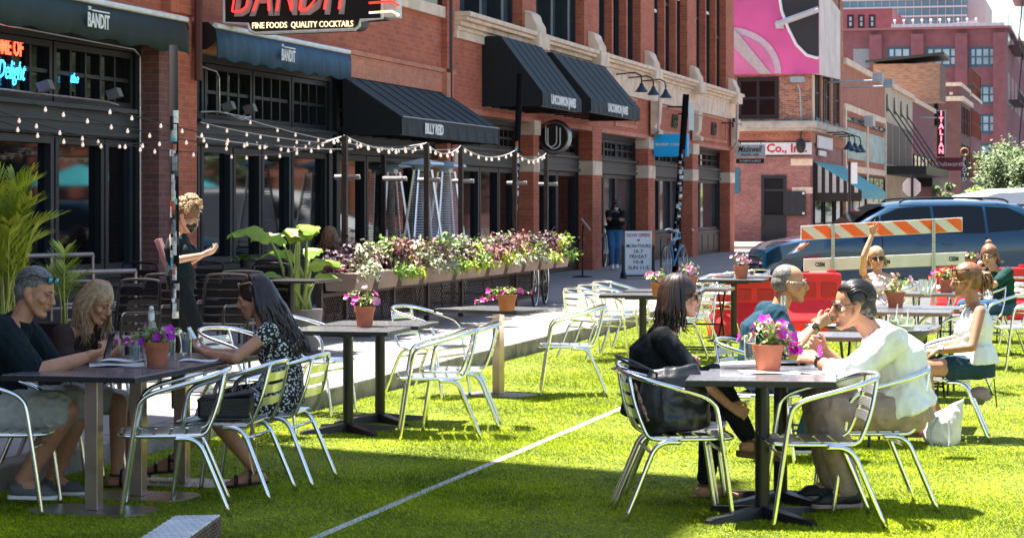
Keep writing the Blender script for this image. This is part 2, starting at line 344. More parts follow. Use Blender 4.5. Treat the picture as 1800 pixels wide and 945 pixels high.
# upstairs windows: only the stone sill of one shows
SB().box(sx(693), sx(785, LF), LF - .07, LF + .1, zy(740, 22), zy(740, 2)).bs('stone_sill', M_CREAM, b1)
SB().box(sx(700), sx(778), LF - .01, LF + .12, zy(740, 2), 7.6).bs('upper_window', M_GLASS, b1)
LG = LF + .12
def shopfront(root, pa, pb, mull, top, tz, ls, M1=M_DKFR, M2=M_SLATE, tcols=4, door=None, gm=None, lz=2.42, tmul=None):
    """timber shopfront between two pixels: header, transom row, signboard, tall lights, bulkhead"""
    a, b = sx(pa), sx(pb); m = SB()
    m.box(a, b, LG, LG + .25, top - .1, top); m.box(a, a + .16, LG, LG + .25, .15, top - .1); m.box(b - .16, b, LG, LG + .25, .15, top - .1)
    m.box(a + .16, b - .16, LG + .3, LG + .34, .15, top - .1)
    m.bs('shopfront_frame', M1, root)
    m = SB(); m.box(a + .16, b - .16, LG - .02, LG + .25, lz, tz)          # fascia board with mouldings
    for zz, d in ((tz - .05, .09), (lz + .02, .05), ((lz + tz) / 2 - .02, .02)): m.box(a + .1, b - .1, LG - .02 - d, LG - .021, zz, zz + .05)
    m.bs('fascia_board', M2, root)
    m = SB(); m.box(a + .16, b - .16, LG - .01, LG + .25, .15, .78).box(a + .1, b - .1, LG - .05, LG + .25, .78, .85)
    n = 5
    for k in range(n): x0 = a + .25 + (b - a - .5) * k / n; m.box(x0 + .06, x0 + (b - a - .5) / n - .06, LG - .03, LG - .011, .25, .7)
    m.bs('bulkhead', M1, root)
    xs = [a + .16] + [sx(p) for p in mull] + [b - .16]
    for k in range(len(xs) - 1):
        window(root, xs[k] + .02, xs[k + 1] - .02, .86, lz - .01, LG + .05, 1, 1, fr=.085, fm=M2 if k % 2 else M1, gm=gm)
    xs = [a + .16] + [sx(p) for p in (tmul if tmul is not None else mull)] + [b - .16]
    for k in range(len(xs) - 1):
        window(root, xs[k] + .02, xs[k + 1] - .02, tz + .01, top - .11, LG + .05, tcols, 2, fr=.07, mun=.045, fm=M1, gm=gm)
sx_l = -150
# recessed brick return beside bay one; darker brick painted in for its shade
SB().box(sx(266), sx(300), LF - .1, LF + .6, .15, 3.62).bs('shaded_brick_return', BR_DARK, b1)
shopfront(b1, -200, 264, [-60, 118, 205], 3.58, 2.78, 0, M1=M_DKFR, M2=M_SLATE, tmul=[-60, 115], tcols=5)
shopfront(b1, 350, 598, [372, 428, 478, 530], 3.6, 2.75, 0, tmul=[378, 462, 530], tcols=4)
shopfront(b1, 605, 783, [660, 742], 3.55, 2.75, 0, tmul=[690], tcols=7)
# conduit pipes over the shopfronts with small flood lamps
m = SB(); zc = 2.86
m.tube([(sx(-150), LG - .15, zc), (sx(180), LG - .15, zc - .02), (sx(205), LG - .14, zc - .05)], .012)
m.tube([(sx(-50), LG - .12, 3.55), (sx(235), LG - .12, 3.5), (sx(246), LG - .12, 3.42), (sx(247), LG - .12, .3)], .012)
m.bs('conduit', M_STEEL, b1)
m = SB(); m.tube([(sx(352), LG - .12, 3.42), (sx(380), LG - .12, 3.38), (sx(385), LG - .12, 3.3), (sx(386), LG - .12, 2.85), (sx(440), LG - .12, 2.82)], .012)
m.tube([(sx(352), LG - .12, 2.83), (sx(392), LG - .12, 2.87), (sx(425), LG - .12, 2.78), (sx(440), LG - .12, 2.84)], .012)
m.bs('conduit', M_STEEL, b1)
for p in (68, 190, 392, 430):
    m = SB(); c = Vector((sx(p), LG - .2, 2.93)); m.obox(c, (.06, 0, 0), (0, .07, -.02), (0, .02, .05)); m.tube([c + Vector((0, .05, -.03)), c + Vector((0, .1, -.1))], .015)
    m.bs('flood_lamp', mat('lamp_grey', (.16, .15, .15), .5), b1)
# neon words in the left transom
NR = mat('red_neon', (.8, .1, .05), .4, emit=(1, .05, .02), es=1.6, var=0); NB = mat('blue_neon', (.05, .4, .9), .4, emit=(.03, .42, 1), es=1.3, var=0)
SB().text('HOME OF', .19, TF(sx(34), LG + .035, 3.33), .004, sxy=(.95, 1.3), bold=.004).bs('neon_word', NR, b1)
SB().text('Delight', .24, TF(sx(42), LG + .033, 3.08), .004, shear=.4, sxy=(.9, 1.2)).bs('neon_word', NB, b1)
SB().text('the', .16, TF(sx(152), LG + .033, 3.08), .004, shear=.4).bs('neon_word', NB, b1)
# awnings ------------------------------------------------------
M_AWN1 = mat('dark_green_awning', (.005, .022, .026), .7, bump=.3, bs=5); M_AWN2 = mat('blue_awning', (.006, .055, .12), .65, var=.35, vs=3, bump=.5, bs=6, stretch=(3, 1, .5))
def cassette(root, pa, pb, z, m, label, txt, tp, proj=.42):
    l0 = LF - proj; a, b = sx(pa, l0), sx(pb, l0)
    s_ = SB(); n = 9; prof = [(LF, z + .12), (l0 + .12, z + .1), (l0 + .02, z + .02), (l0, z - .06), (l0 + .03, z - .16), (l0 + .14, z - .24), (LF, z - .26)]
    for e, f in ((a - .02, a), (b, b + .02)): s_.prism([(e, y, zz) for y, zz in prof], (f - e, 0, 0))
    c = s_.bs('awning', M_BLACK, root); c['label'] = label
    SB().tube([(a, l0 + .03, z + .06), (b, l0 + .03, z + .06)], .035, 8).bs('front_bar', mat('awning_bar', (.7, .72, .73), .3), c)
    # sloped cover and hanging scalloped valance
    s_ = SB(); N = 60; rs = []
    for k in range(N + 1):
        x = a + (b - a) * k / N; w_ = .018 * math.sin(k * 1.9) + .012 * math.sin(k * .7 + 2)
        zz = z - .36 + .02 * math.sin(k * .8)
        rs.append([(x, LF - .01, z + .1), (x, l0 + .03, z + .02), (x, l0 - .01, z - .12), (x, l0 - .02 + w_, zz), (x, l0 - .008 + w_, zz), (x, l0 + .01, z - .12), (x, l0 + .05, z), (x, LF - .01, z + .08)])
    s_.rings(rs); s_.bs('valance', m, c, smooth=True)
    t = SB(); w_ = sx(tp + 19, l0) - sx(tp - 19, l0) if tp < 300 else sx(tp + 12, l0) - sx(tp - 12, l0); t.fit('BANDIT', TF(sx(tp, l0), l0 - .06, z - .17), w_, .16, bold=.02).fit('THE', TF(sx(tp, l0) - w_ * .42, l0 - .06, z - .045), w_ * .14, .04, bold=.02)
    t.box(sx(tp, l0) - w_ * .3, sx(tp, l0) + w_ * .5, l0 - .064, l0 - .058, z - .07, z - .055)
    t.bs('lettering', M_WHITE, c)
cassette(b1, -220, 332, 3.84, M_AWN1, 'dark green roller awning with white bar over the left shopfront', 'BANDIT', 165)
cassette(b1, 382, 617, 3.84, M_AWN2, 'blue roller awning with white bar over the second shopfront', 'BANDIT', 500)
def awning(root, a, b, proj, zt, zb, vz, m, txt, tsz, label, flat=.0, ribs=6, edge=False, tp=(0, 1)):
    l0 = LF - proj; lt = LF - flat
    s_ = SB(); N = 30; rs = []
    for k in range(N + 1):
        x = a + (b - a) * k / N; sg = .012 * math.sin(k / N * math.pi * ribs) ** 2
        rs.append([(x, LF + .0, zt), (x, lt, zt), (x, (lt + l0) / 2, (zt + zb) / 2 - sg), (x, l0, zb), (x, l0 - .005 + .012 * math.sin(k * 2.1), zb - vz), (x, l0 + .006 + .012 * math.sin(k * 2.1), zb - vz), (x, l0 + .012, zb - .01), (x, (lt + l0) / 2, (zt + zb) / 2 - .03 - sg), (x, lt, zt - .02), (x, LF, zt - .02)])
    s_.rings(rs); o = s_.bs('awning', m, root); o['label'] = label
    for e in (a + .001, b - .013): SB().prism([(e, LF, zt - .021), (e, lt, zt - .021), (e, l0 + .02, zb - .02), (e, l0 + .02, zb - vz), (e, LF, zb - vz)], (.012, 0, 0)).bs('side_panel', mat('shaded_canvas_side', (.008, .009, .011), .85), o)  # end faces: the same canvas, coloured darker as if unlit
    s_ = SB()
    for i in range(1, ribs): x = a + (b - a) * i / ribs; s_.tube([(x, lt, zt + .004), (x, l0 + .002, zb + .008)], .011, 5)
    if edge: s_.tube([(a, l0 - .004, zb), (b, l0 - .004, zb)], .014, 5)
    s_.bs('seam', m, o)
    if edge: SB().tube([(a, l0 - .012, zb + .003), (b, l0 - .012, zb + .003)], .01, 5).bs('piping', mat('grey_piping', (.35, .35, .36), .6), o)
    s_ = SB(); s_.tube([(a, l0 + .1, zb - vz + .02), (b, l0 + .1, zb - vz + .02)], .018); s_.tube([(a + .1, LF, zb - vz + .02), (b - .1, LF, zb - vz + .02)], .018)
    for i in range(ribs): x = a + .05 + (b - a - .1) * i / (ribs - 1); s_.tube([(x, LF, zb - vz + .02), (x, l0 + .1, zb - vz + .02)], .014, 6)
    s_.bs('frame', M_BLACK, o)
    SB().fit(txt, TF((sx(tp[0], l0) + sx(tp[1], l0)) / 2, l0 - .024, zb - vz * .5), sx(tp[1], l0) - sx(tp[0], l0), tsz, bold=.03, space=.92).bs('lettering', M_WHITE, o)
awning(b1, sx(602), sx(785), .95, 3.6, 2.97, .28, M_CANVAS, 'BILLY REID', .17, 'plain black sloping awning lettered in white at the end of the restaurant front', 0, 9, True, (745, 777))
# hanging restaurant sign: a thing of its own
ssn = sx(345); l_w = LF
xl = lambda p: lx(p, ssn); zz_ = lambda y, p=520: zs(p, y, ssn)
sg = sroot('neon_blade_sign', ssn, LF - .1, 'big black neon sign lettered in red hung over the pavement from the brick wall', 'sign', z=3.9)
zf = zz_(42); zt_ = zz_(-75)
def LZ(px, y): return (lx(px, ssn), zs(px, y, ssn))
outl = [LZ(394, -75), LZ(394, 40), LZ(437, 43), LZ(440, 55), LZ(450, 59), LZ(625, 52), LZ(632, 46), LZ(634, 36), LZ(672, 33), LZ(672, -75)]
SB().prism([(ssn, l, z) for l, z in outl], (.34, 0, 0)).bs('case', M_BLACK, sg)
tb = SB(); P = [(ssn - .01, l, z) for l, z in outl]; tb.tube(P, .022, 6, closed=True); tb.bs('edge_trim', mat('white_trim', (.62, .63, .65), .4), sg)
SB().prism([(ssn + .02, lx(673, ssn), zz_(30, 670)), (ssn + .02, lx(673, ssn), zz_(-75, 670)), (ssn + .02, lx(695, ssn), zz_(-75, 690)), (ssn + .02, lx(695, ssn), zz_(30, 690))], (.25, 0, 0)).bs('side_box', mat('sign_side', (.5, .51, .54), .4), sg)
NRD = mat('neon_letter_red', (.75, .05, .04), .3, emit=(1, .03, .02), es=.5, var=0)
NCR = mat('neon_letter_cream', (.9, .7, .45), .3, emit=(1, .75, .45), es=.4, var=0)
SB().fit('BANDIT', TB(ssn - .03, lx(521, ssn), zz_(-12)), abs(lx(414, ssn) - lx(630, ssn)), abs(zz_(-52) - zz_(27)), .02, shear=.25, bold=.02).bs('letter_case', mat('letter_white', (.4, .36, .37), .4), sg)
nl_ = SB(); wL = abs(lx(414, ssn) - lx(630, ssn)) / 6.35; hL = abs(zz_(-52) - zz_(26)); lcx = lx(521, ssn)
LS = {'B': [[(.08, 0), (.08, 1), (.55, 1), (.75, .85), (.75, .66), (.5, .52), (.08, .52)], [(.5, .52), (.8, .36), (.8, .15), (.55, 0), (.08, 0)]], 'A': [[(0, 0), (.42, 1), (.84, 0)], [(.17, .35), (.67, .35)]], 'N': [[(.08, 0), (.08, 1), (.8, 0), (.8, 1)]], 'D': [[(.08, 0), (.08, 1), (.45, 1), (.8, .75), (.8, .25), (.45, 0), (.08, 0)]], 'I': [[(.2, 0), (.2, 1)]], 'T': [[(.4, 0), (.4, 1)], [(0, 1), (.8, 1)]]}
adv = 0
for ch in 'BANDIT':
    for pl in LS[ch]: nl_.tube([(ssn - .075, lcx + (3.17 - adv - x * .98 - (z - .5) * .28) * wL, zz_(26) + .05 + z * (hL - .1)) for x, z in pl], .013, 6)
    adv += .55 if ch == 'I' else 1.16
nl_.bs('neon_letters', NRD, sg)
SB().fit('FINE FOODS  QUALITY COCKTAILS', TB(ssn - .03, lx(533, ssn), zz_(45)), abs(lx(445, ssn) - lx(622, ssn)), abs(zz_(39) - zz_(51.5)), .008).bs('neon_tagline', NCR, sg)
tb = SB()
for y, mm in ((9, NRD), (26, NCR)): SB().tube([(ssn - .03, lx(650, ssn), zz_(y)), (ssn - .03, lx(690, ssn), zz_(y - 2)), (ssn + .05, lx(699, ssn), zz_(y + 4)), (ssn + .14, lx(690, ssn), zz_(y + 4))], .014).bs('neon_tube', mm, sg)
SB().box(ssn + .13, ssn + .2, LZ(394, 0)[0], LF + .02, zz_(47), zz_(41)).bs('bracket', M_BLACK, sg)

# ---------------- loft building with cream cornice
S2, E2 = E1, sx(1290)
b2 = sroot('loft_building', 50, LF, 'two storey red brick loft building with cream stone cornice and black awnings', 'building')
UW0 = 5.08; TOP2 = 12.2
bays = [(797, 918, 942), (942, 1027, 1053), (1053, 1126, 1150), (1150, 1208, 1224), (1224, 1276, 1290)]
# upper wall in pieces so that the windows are real openings
m = SB(); m.box(S2, E2, LF, LF + .45, 9.6, TOP2); m.box(S2, E2, LF + .46, LF + 18, 3.9, TOP2)
m.box(S2, E2, LF, LF + .45, 3.4, 4.849)
m.box(S2, E2, LF + .9, LF + 18, -.05, 3.9)
m.box(E2 - .4, E2, LF + .001, LF + 1.29, .15, 3.39)
m.bs('wall', BR_RED, b2)
for w0, w1 in [(w[1], w[2]) for w in bays] + [(797, 808)]: SB().box(sx(w0), sx(w1), LF - .001, LF + .45, 4.85, 9.6).bs('upper_pier', BR_RED, b2)
for bi, (w0, w1, p1) in enumerate(bays):
    a, b = sx(max(w0, 808)), sx(w1); n = 3; wd = (b - a - .36) / 3
    for i in range(n):
        x = a + (wd + .18) * i
        window(b2, x, x + wd, 5.1, 9.6, LF + .22, 2, 1, fr=.1, mun=.03, gm=M_GLASSB if bi < 2 else M_GLASS, fm=M_SLATE)
        SB().box(x + .1, x + wd - .1, LF + .2, LF + .24, 7.0 + .3 * ((i * 7 + bi) % 3 - 1), 7.08 + .3 * ((i * 7 + bi) % 3 - 1)).bs('meeting_rail', M_WHITE if (i + bi) % 2 else M_SLATE, b2)
        if i < 2: SB().box(x + wd + .001, x + wd + .179, LF + .02, LF + .45, 5.05, 9.6).bs('mullion', BR_RED if bi > 1 else M_SLATE, b2)
m = SB()                                   # cornice: stacked mouldings
for z0, z1, d in ((5.0, 5.09, .3), (4.93, 4.999, .24), (4.84, 4.929, .14), (4.76, 4.839, .08)): m.box(S2 + .05, E2 + d, LF - d, LF + .2, z0, z1)
m.bs('cornice', M_CREAM, b2, bevel=.015)
SB().box(sx(1075), E2 + .03, LF - .05, LF + .01, 4.28, 4.76).box(S2 + .05, sx(1074), LF - .05, LF + .01, 4.62, 4.76).bs('frieze', M_CREAM, b2)
for w0, w1, p1 in bays:                    # scroll blocks on the cornice at each pier
    c = sx((w1 + p1) / 2 - (p1 - w1) * .05); m = SB()
    prof = [(LF, 5.09), (LF - .28, 5.09), (LF - .27, 5.22), (LF - .2, 5.34), (LF - .16, 5.46), (LF - .08, 5.52), (LF, 5.53)]
    m.prism([(c - .35, y, z) for y, z in prof], (.75, 0, 0)); m.box(c - .42, c + .48, LF - .34, LF, 4.75, 5.088); m.bs('scroll_block', M_CREAM, b2, bevel=.02)
# recessed brick panels and stone brackets at the right-hand bays
for pa, pb in ((1080, 1118), (1158, 1207), (1228, 1276)):
    m = SB(); a, b = sx(pa), sx(pb); m.box(a, b, LF - .03, LF - .001, 3.5, 3.58).box(a, b, LF - .03, LF - .001, 4.18, 4.26).box(a, a + .1, LF - .03, LF - .001, 3.581, 4.179).box(b - .1, b, LF - .03, LF - .001, 3.581, 4.179)
    m.bs('brick_panel', BR_PALE, b2)
for pc in (1143, 1216, 1284):
    c = sx(pc); m = SB(); prof = [(LF - .06, 4.27), (LF - .28, 4.27), (LF - .24, 3.7), (LF - .16, 3.6), (LF - .3, 3.52), (LF - .3, 3.42), (LF - .06, 3.42)]
    m.prism([(c - .28, y, z) for y, z in prof], (.5, 0, 0)); m.bs('stone_bracket', M_CREAM, b2, bevel=.015)
# street level piers
m_ = BR_RED
for pa, pb, cap in ((797, 808, 0), (936, 946, 1), (1040, 1056, 0), (1138, 1150, 1), (1216, 1226, 1), (1282, 1290, 0)):
    pj = .02
    a, b = sx(pa), sx(pb); ext = .0
    SB().box(a, b, LF - pj, LF + .8, .15, 3.398).bs('pier', m_, b2)
    SB().box(a - .012, b + .012, LF - pj - .012, LF + .9, 2.3, 2.62).bs('stone_band', M_CREAM, b2)
    if cap: SB().box(a - .03, b + .03, LF - pj - .03, LF + .9, 3.05, 3.35).bs('pier_cap', M_CREAM, b2)
m = SB().box(S2, E2 - .01, LF - .015, LF + .4, 3.3, 3.399); m.bs('lintel', BR_PALE, b2)
LG = LF + .3
M_GWB = mat('shop_glass', (.05, .065, .07), .04, var=.6, vs=.9, spec=.9)
for pa, pb, mul, gm in ((808, 936, [842, 872, 905], M_GLASS), (946, 1040, [985, 1005], M_GLASS), (1056, 1138, [1085, 1106], M_GWB), (1150, 1216, [1180, 1200], M_GWB), (1226, 1282, [1250], M_GWB)):
    LGs = LG; shopfront(b2, pa, pb, mul, 3.3, 2.72, 0, gm=gm, lz=2.36, tcols=3, M2=M_SLATE)
LG = LF + .12
# two big black awnings
s1_ = sx(847); awning(b2, s1_, sx(1022, LF - 1.17), 1.17, 4.78, 3.72, .26, M_CANVAS, 'UNCOMMON JAMES', .24, 'left one of the two steep black awnings on the loft building', .36, 6, False, (967, 1010))
awning(b2, sx(1039, LF - 1.17), sx(1125, LF - 1.17), 1.17, 4.74, 3.78, .27, M_CANVAS, 'UNCOMMON JAMES', .24, 'right one of the two steep black awnings on the loft building', .36, 7, False, (1067, 1102))
def gooseneck(root, s, l, z, reach=.8, name='gooseneck_lamp', sc=1):
    m = SB(); m.tube([(s, l, z), (s, l - reach * .75, z + .04), (s, l - reach * .95, z - .02), (s, l - reach, z - .15 * sc), (s, l - reach, z - .3 * sc)], .022 * sc, 7)
    o = m.bs(name, M_BLACK, root)
    m = SB(); c = Vector((s, l - reach, z - .3 * sc)); rs = []
    for r, h in ((.05, .03), (.07, -.04), (.1, -.09), (.2, -.22), (.19, -.23), (.05, -.1)):
        rs.append([c + Vector((r * sc * math.cos(a * math.pi / 8), r * sc * math.sin(a * math.pi / 8), h * sc)) for a in range(16)])
    m.rings(rs); m.bs('lamp_shade', mat('navy_enamel', (.01, .03, .055), .3), o); return o
for p, y in ((1079, 131), (1101, 137), (1124, 143)): gooseneck(b2, sx(p), LF - .05, zy(p, y), .62, sc=.8)
# small brackets, script logos and pipes
for p in (1192, 1268):
    m = SB(); s_ = sx(p); m.tube([(s_ - .4, LF - .4, 4.1), (s_ + 1.4, LF - .4, 4.1)], .02).tube([(s_, LF, 4.1), (s_, LF - .4, 4.1)], .02).tube([(s_ - .3, LF - .4, 4.1), (s_ - .3, LF - .4, 3.95)], .03).tube([(s_ + .2, LF - .35, 4.1), (s_ + .2, LF - .35, 4.25)], .05)
    m.bs('light_bracket', M_BLACK, b2)
for p in (1183, 1252): SB().text('168', .55, TF(sx(p), LF - .035, 3.85), .02, shear=.35, sxy=(1.1, 1)).bs('script_logo', mat('dark_green_logo', (.02, .03, .015), .5), b2)
for p in (1137, 1278): SB().tube([(sx(p), LF - .34, 4.75), (sx(p), LF - .3, 3.5), (sx(p) + .4, LF - .1, 3.3)], .03).bs('rainwater_pipe', M_STEEL, b2)
# round U sign and blue sign
rs_ = sx(945) + .35
def disc_sign():
    s = rs_; lc = lx(973, s); zc = zs(973, 241, s); r = 24.5 / FPX * (s / (CT + ST * .018))
    o = sroot('round_shop_sign', s, LF - .02, 'round black sign with a white double U on the brick pier', 'sign', z=zc)
    m = SB(); N = 36
    m.prism([(s, lc + r * math.cos(2 * math.pi * i / N), zc + r * math.sin(2 * math.pi * i / N)) for i in range(N)], (.2, 0, 0)); m.bs('disc', M_BLACK, o, auto=30)
    m = SB(); m.tube([(s + .1, lc + (r + .01) * math.cos(2 * math.pi * i / N), zc + (r + .01) * math.sin(2 * math.pi * i / N)) for i in range(N)], .07, 8, closed=True); m.bs('rim', M_STEEL, o, smooth=True)
    for off, rr, dz in ((.09, .115, .0), (-.03, .13, -.03)):
        m = SB(); c = lc + off * .5; A = [(s - .02, c + rr, zc + .22 + dz)] + [(s - .02, c + rr * math.cos(-a), zc - .08 + dz + rr * math.sin(-a)) for a in np.linspace(0, math.pi, 12)] + [(s - .02, c - rr, zc + .22 + dz)]
        m.tube(A, .013, 6); m.bs('letter', M_WHITE, o)
    SB().box(s + .06, s + .12, lc, LF + .02, zc + .2, zc + .24).box(s + .06, s + .12, lc, LF + .02, zc - .24, zc - .2).bs('bracket', M_BLACK, o)
disc_sign()
def blue_sign():
    s = sx(1146); a, b = LF - .04, lx(1208, s); z0, z1 = zs(1175, 275, s), zs(1175, 235, s)
    o = sroot('blue_shop_sign', s, LF, 'bright blue rectangular blade sign with small white lettering', 'sign', z=z1)
    SB().box(s, s + .28, b, a, z0, z1).bs('panel', mat('sky_blue_paint', (.0, .42, .85), .5, var=.03), o, bevel=.01)
    SB().fit('WARBY PARKER', TB(s - .006, lx(1178, s), zs(1175, 254, s)), abs(lx(1152, s) - lx(1204, s)), .075, bold=.012, space=1.15).bs('lettering', M_WHITE, o)
blue_sign()
# ================================================================ far side of the alley and the buildings beyond
S3 = 90.5; L3 = LF
def zw(px, py): return zs(px, py, S3)
b3 = sroot('corner_brick_building', S3, L3, 'old corner brick building with a stone belt course across the alley', 'building')
E3 = sx(1482); Z3 = zw(1400, -40)
lw = lambda p: lx(p, S3)
zb0, zb1 = zw(1400, 230), zw(1400, 214)
m = SB(); m.box(S3, E3, L3, L3 + 14, zb1, Z3); m.bs('upper_wall', BR_MIX, b3)
m = SB(); m.box(S3, E3, L3, L3 + 14, zw(1400, 250), zb0); m.bs('orange_frieze', BR_ORANGE, b3)
m = SB(); m.box(S3 + .05, E3, L3 + .05, L3 + 14, -.05, zw(1400, 250)); m.bs('lower_wall', brick('rose_brick', (.4, .17, .14), (.28, .1, .09), (.36, .24, .22), big=.3), b3)
m = SB(); m.box(S3 - .25, E3, L3 - .25, L3 + 14, zb0 + .12, zb1).box(S3 - .12, E3, L3 - .12, L3 + 14, zb0 + .001, zb0 + .119); m.bs('belt_course', mat('weathered_limestone', (.5, .43, .36), .85, var=.3, vs=2), b3)
m = SB(); m.box(S3 - .28, E3, L3 - .28, L3 + 14, zb1, zb1 + .03); m.bs('copper_flashing', mat('copper_flashing', (.2, .38, .4), .6), b3)
for k in range(60): pass
m = SB()
for k in range(34): y = L3 + .1 + k * .2; m.box(S3 - .06, S3 - .001, y, y + .1, zw(1400, 240), zw(1400, 236))
m.bs('dentils', BR_ORANGE, b3)
def wface(root, p0, p1, y0, y1, s, cols=2, rows=2, fm=None, gm=None, fr=.1, nm='window'):   # window in a wall facing the camera
    a, b = lx(p0, s), lx(p1, s); z0, z1 = zs((p0 + p1) / 2, y1, s), zs((p0 + p1) / 2, y0, s); a, b = min(a, b), max(a, b)
    m = SB(); m.box(s - .03, s + .1, a, a + fr, z0, z1).box(s - .03, s + .1, b - fr, b, z0, z1).box(s - .03, s + .1, a + fr, b - fr, z1 - fr, z1).box(s - .03, s + .1, a + fr, b - fr, z0, z0 + fr)
    for i in range(1, cols): y = a + (b - a) * i / cols; m.box(s - .02, s + .1, y - fr * .35, y + fr * .35, z0 + fr, z1 - fr)
    for j in range(1, rows): z = z0 + (z1 - z0) * j / rows; m.box(s - .015, s + .1, a + fr, b - fr, z - fr * .3, z + fr * .3)
    o = m.bs(nm, fm or M_DKFR, root); SB().box(s - .012, s + .05, a + .02, b - .02, z0 + .02, z1 - .02).bs('pane', gm or M_GLASS, o); return o
wface(b3, 1296, 1369, 136, 209, S3, 2, 2, fr=.16)
wface(b3, 1200, 1285, 136, 209, S3, 2, 2, fr=.16)
for p0, p1 in ((1432, 1439), (1447, 1456), (1465, 1473)):
    window(b3, sx(p0), sx(p1), zb1 + .1, zy(1455, 125), L3 - .03, 2, 2, fr=.12, mun=.05, dep=.06)
    SB().box(sx(p1) + .15, sx(p1) + .7, L3 - .08, L3 - .001, zb1, Z3).bs('corner_pilaster', BR_ORANGE, b3)
SB().box(S3 + .2, S3 + .7, L3 - .06, L3 - .001, zb1, Z3).bs('corner_pilaster', M_CREAM, b3)
# stone bands, half door with its shutter
SB().box(S3 + .02, S3 + .04, lw(1428), lw(1390), zw(1400, 291), zw(1400, 279)).box(S3 + .02, S3 + .04, lw(1428), lw(1392), zw(1400, 340), zw(1400, 329)).bs('stone_band', M_CREAM, b3)
m = SB(); a, b = lw(1382), lw(1338); z0, z1 = .15, zw(1360, 308)
m.box(S3 - .02, S3 + .1, a, a + .12, z0, z1).box(S3 - .02, S3 + .1, b - .12, b, z0, z1).box(S3 - .02, S3 + .1, a + .12, b - .12, z1 - .12, z1)
m.box(S3 - .02, S3 + .1, a + .12, b - .12, zw(1360, 336), zw(1360, 332)); df = m.bs('door_frame', M_SLATE, b3)
SB().box(S3 + .02, S3 + .045, a + .1, b - .1, zw(1360, 381), z1 - .1).bs('dark_doorway_sheet', mat('painted_doorway_dark', (.004, .004, .005), .9), df)  # near-black sheet painted as the unlit doorway, no room behind
m = SB(); m.box(S3 + .0, S3 + .06, a + .121, b - .121, .16, zw(1360, 380)); zz = zw(1360, 380)
for q in (0, 1): m.box(S3 - .015, S3 - .001, a + .3, b - .3, .3 + q * (zz - .3) * .5, .2 + (q + 1) * (zz - .3) * .48)
m.box(S3 - .12, S3 + .06, a + .1, b - .1, zz, zz + .05); m.bs('half_door', M_SLATE, b3)
m = SB(); zb_, zt2 = zw(1396, 380), zw(1396, 336); m.box(S3 - .1, S3 - .05, lw(1416), lw(1381), zb_, zt2)
for i in range(3): m.box(S3 - .115, S3 - .101, lw(1416) + .08 + i * .28, lw(1416) + .3 + i * .28, zb_ + .1, (zb_ + zt2) / 2 - .04).box(S3 - .115, S3 - .101, lw(1416) + .08 + i * .28, lw(1416) + .3 + i * .28, (zb_ + zt2) / 2 + .04, zt2 - .1)
sh = m.bs('open_shutter', M_SLATE, b3); m = SB()
for z in (zb_ + .08, zt2 - .12): m.box(S3 - .13, S3 - .116, lw(1415), lw(1411), z, z + .08)
m.bs('latch', M_WHITE, sh)
# long white sign board
a, b = lw(1427), lw(1230); z0, z1 = zw(1400, 274), zw(1400, 249)
sb = sroot('stamp_company_sign', S3 - .06, (a + b) / 2, 'long white sign board with red serif company name on the corner building', 'sign', z=z0)
SB().box(S3 - .06, S3 - .001, a, b, z0, z1).bs('board', mat('sign_board', (.72, .71, .7), .5, var=.08), sb)
m = SB().fit('Co., Inc.', TB(S3 - .066, lw(1383.5), (z0 + z1) / 2), lw(1348) - lw(1419), .42, bold=.03); m.fit('Zinc', TB(S3 - .066, lw(1275), (z0 + z1) / 2), lw(1250) - lw(1298), .42, bold=.03); m.bs('lettering', mat('sign_red', (.55, .01, .02), .5), sb)
m = SB(); m.box(S3 - .08, S3 - .061, a, b, z0 - .01, z0 + .04).box(S3 - .08, S3 - .061, a, b, z1 - .03, z1 + .01); m.bs('edge_strip', M_DKFR, sb)
# fashion shop blade sign hung at the corner of the loft building
sm_ = sx(1289) - .6; ml = lambda p: lx(p, sm_); mz = lambda y: zs(1318, y, sm_)
mg = sroot('boutique_blade_sign', sm_, LF, 'small white blade sign in black script with a black strip below, at the loft corner', 'sign', z=mz(252))
SB().box(sm_, sm_ + .05, ml(1345), ml(1292), mz(277), mz(254)).bs('panel', mat('sign_white', (.62, .62, .6), .5), mg)
SB().box(sm_, sm_ + .05, ml(1343), ml(1294), mz(287), mz(279)).box(sm_ + .01, sm_ + .04, ml(1346), LF + .1, mz(248.5), mz(247)).box(sm_ + .01, sm_ + .04, ml(1338), ml(1337), mz(254), mz(248)).box(sm_ + .01, sm_ + .04, ml(1302), ml(1301), mz(254), mz(248)).bs('black_strip', M_BLACK, mg)
m = SB().fit('Madewell', TB(sm_ - .005, ml(1318.5), mz(262)), ml(1298) - ml(1340), .2, shear=.35, bold=.012).fit('denim edit', TB(sm_ - .005, ml(1318.5), mz(271.5)), ml(1303) - ml(1335), .085, bold=.01); m.bs('lettering', M_BLACK, mg)
SB().fit("WOMEN'S & MEN'S", TB(sm_ - .006, ml(1318.5), mz(283)), ml(1300) - ml(1338), .06, bold=.02).bs('small_lettering', M_WHITE, mg)
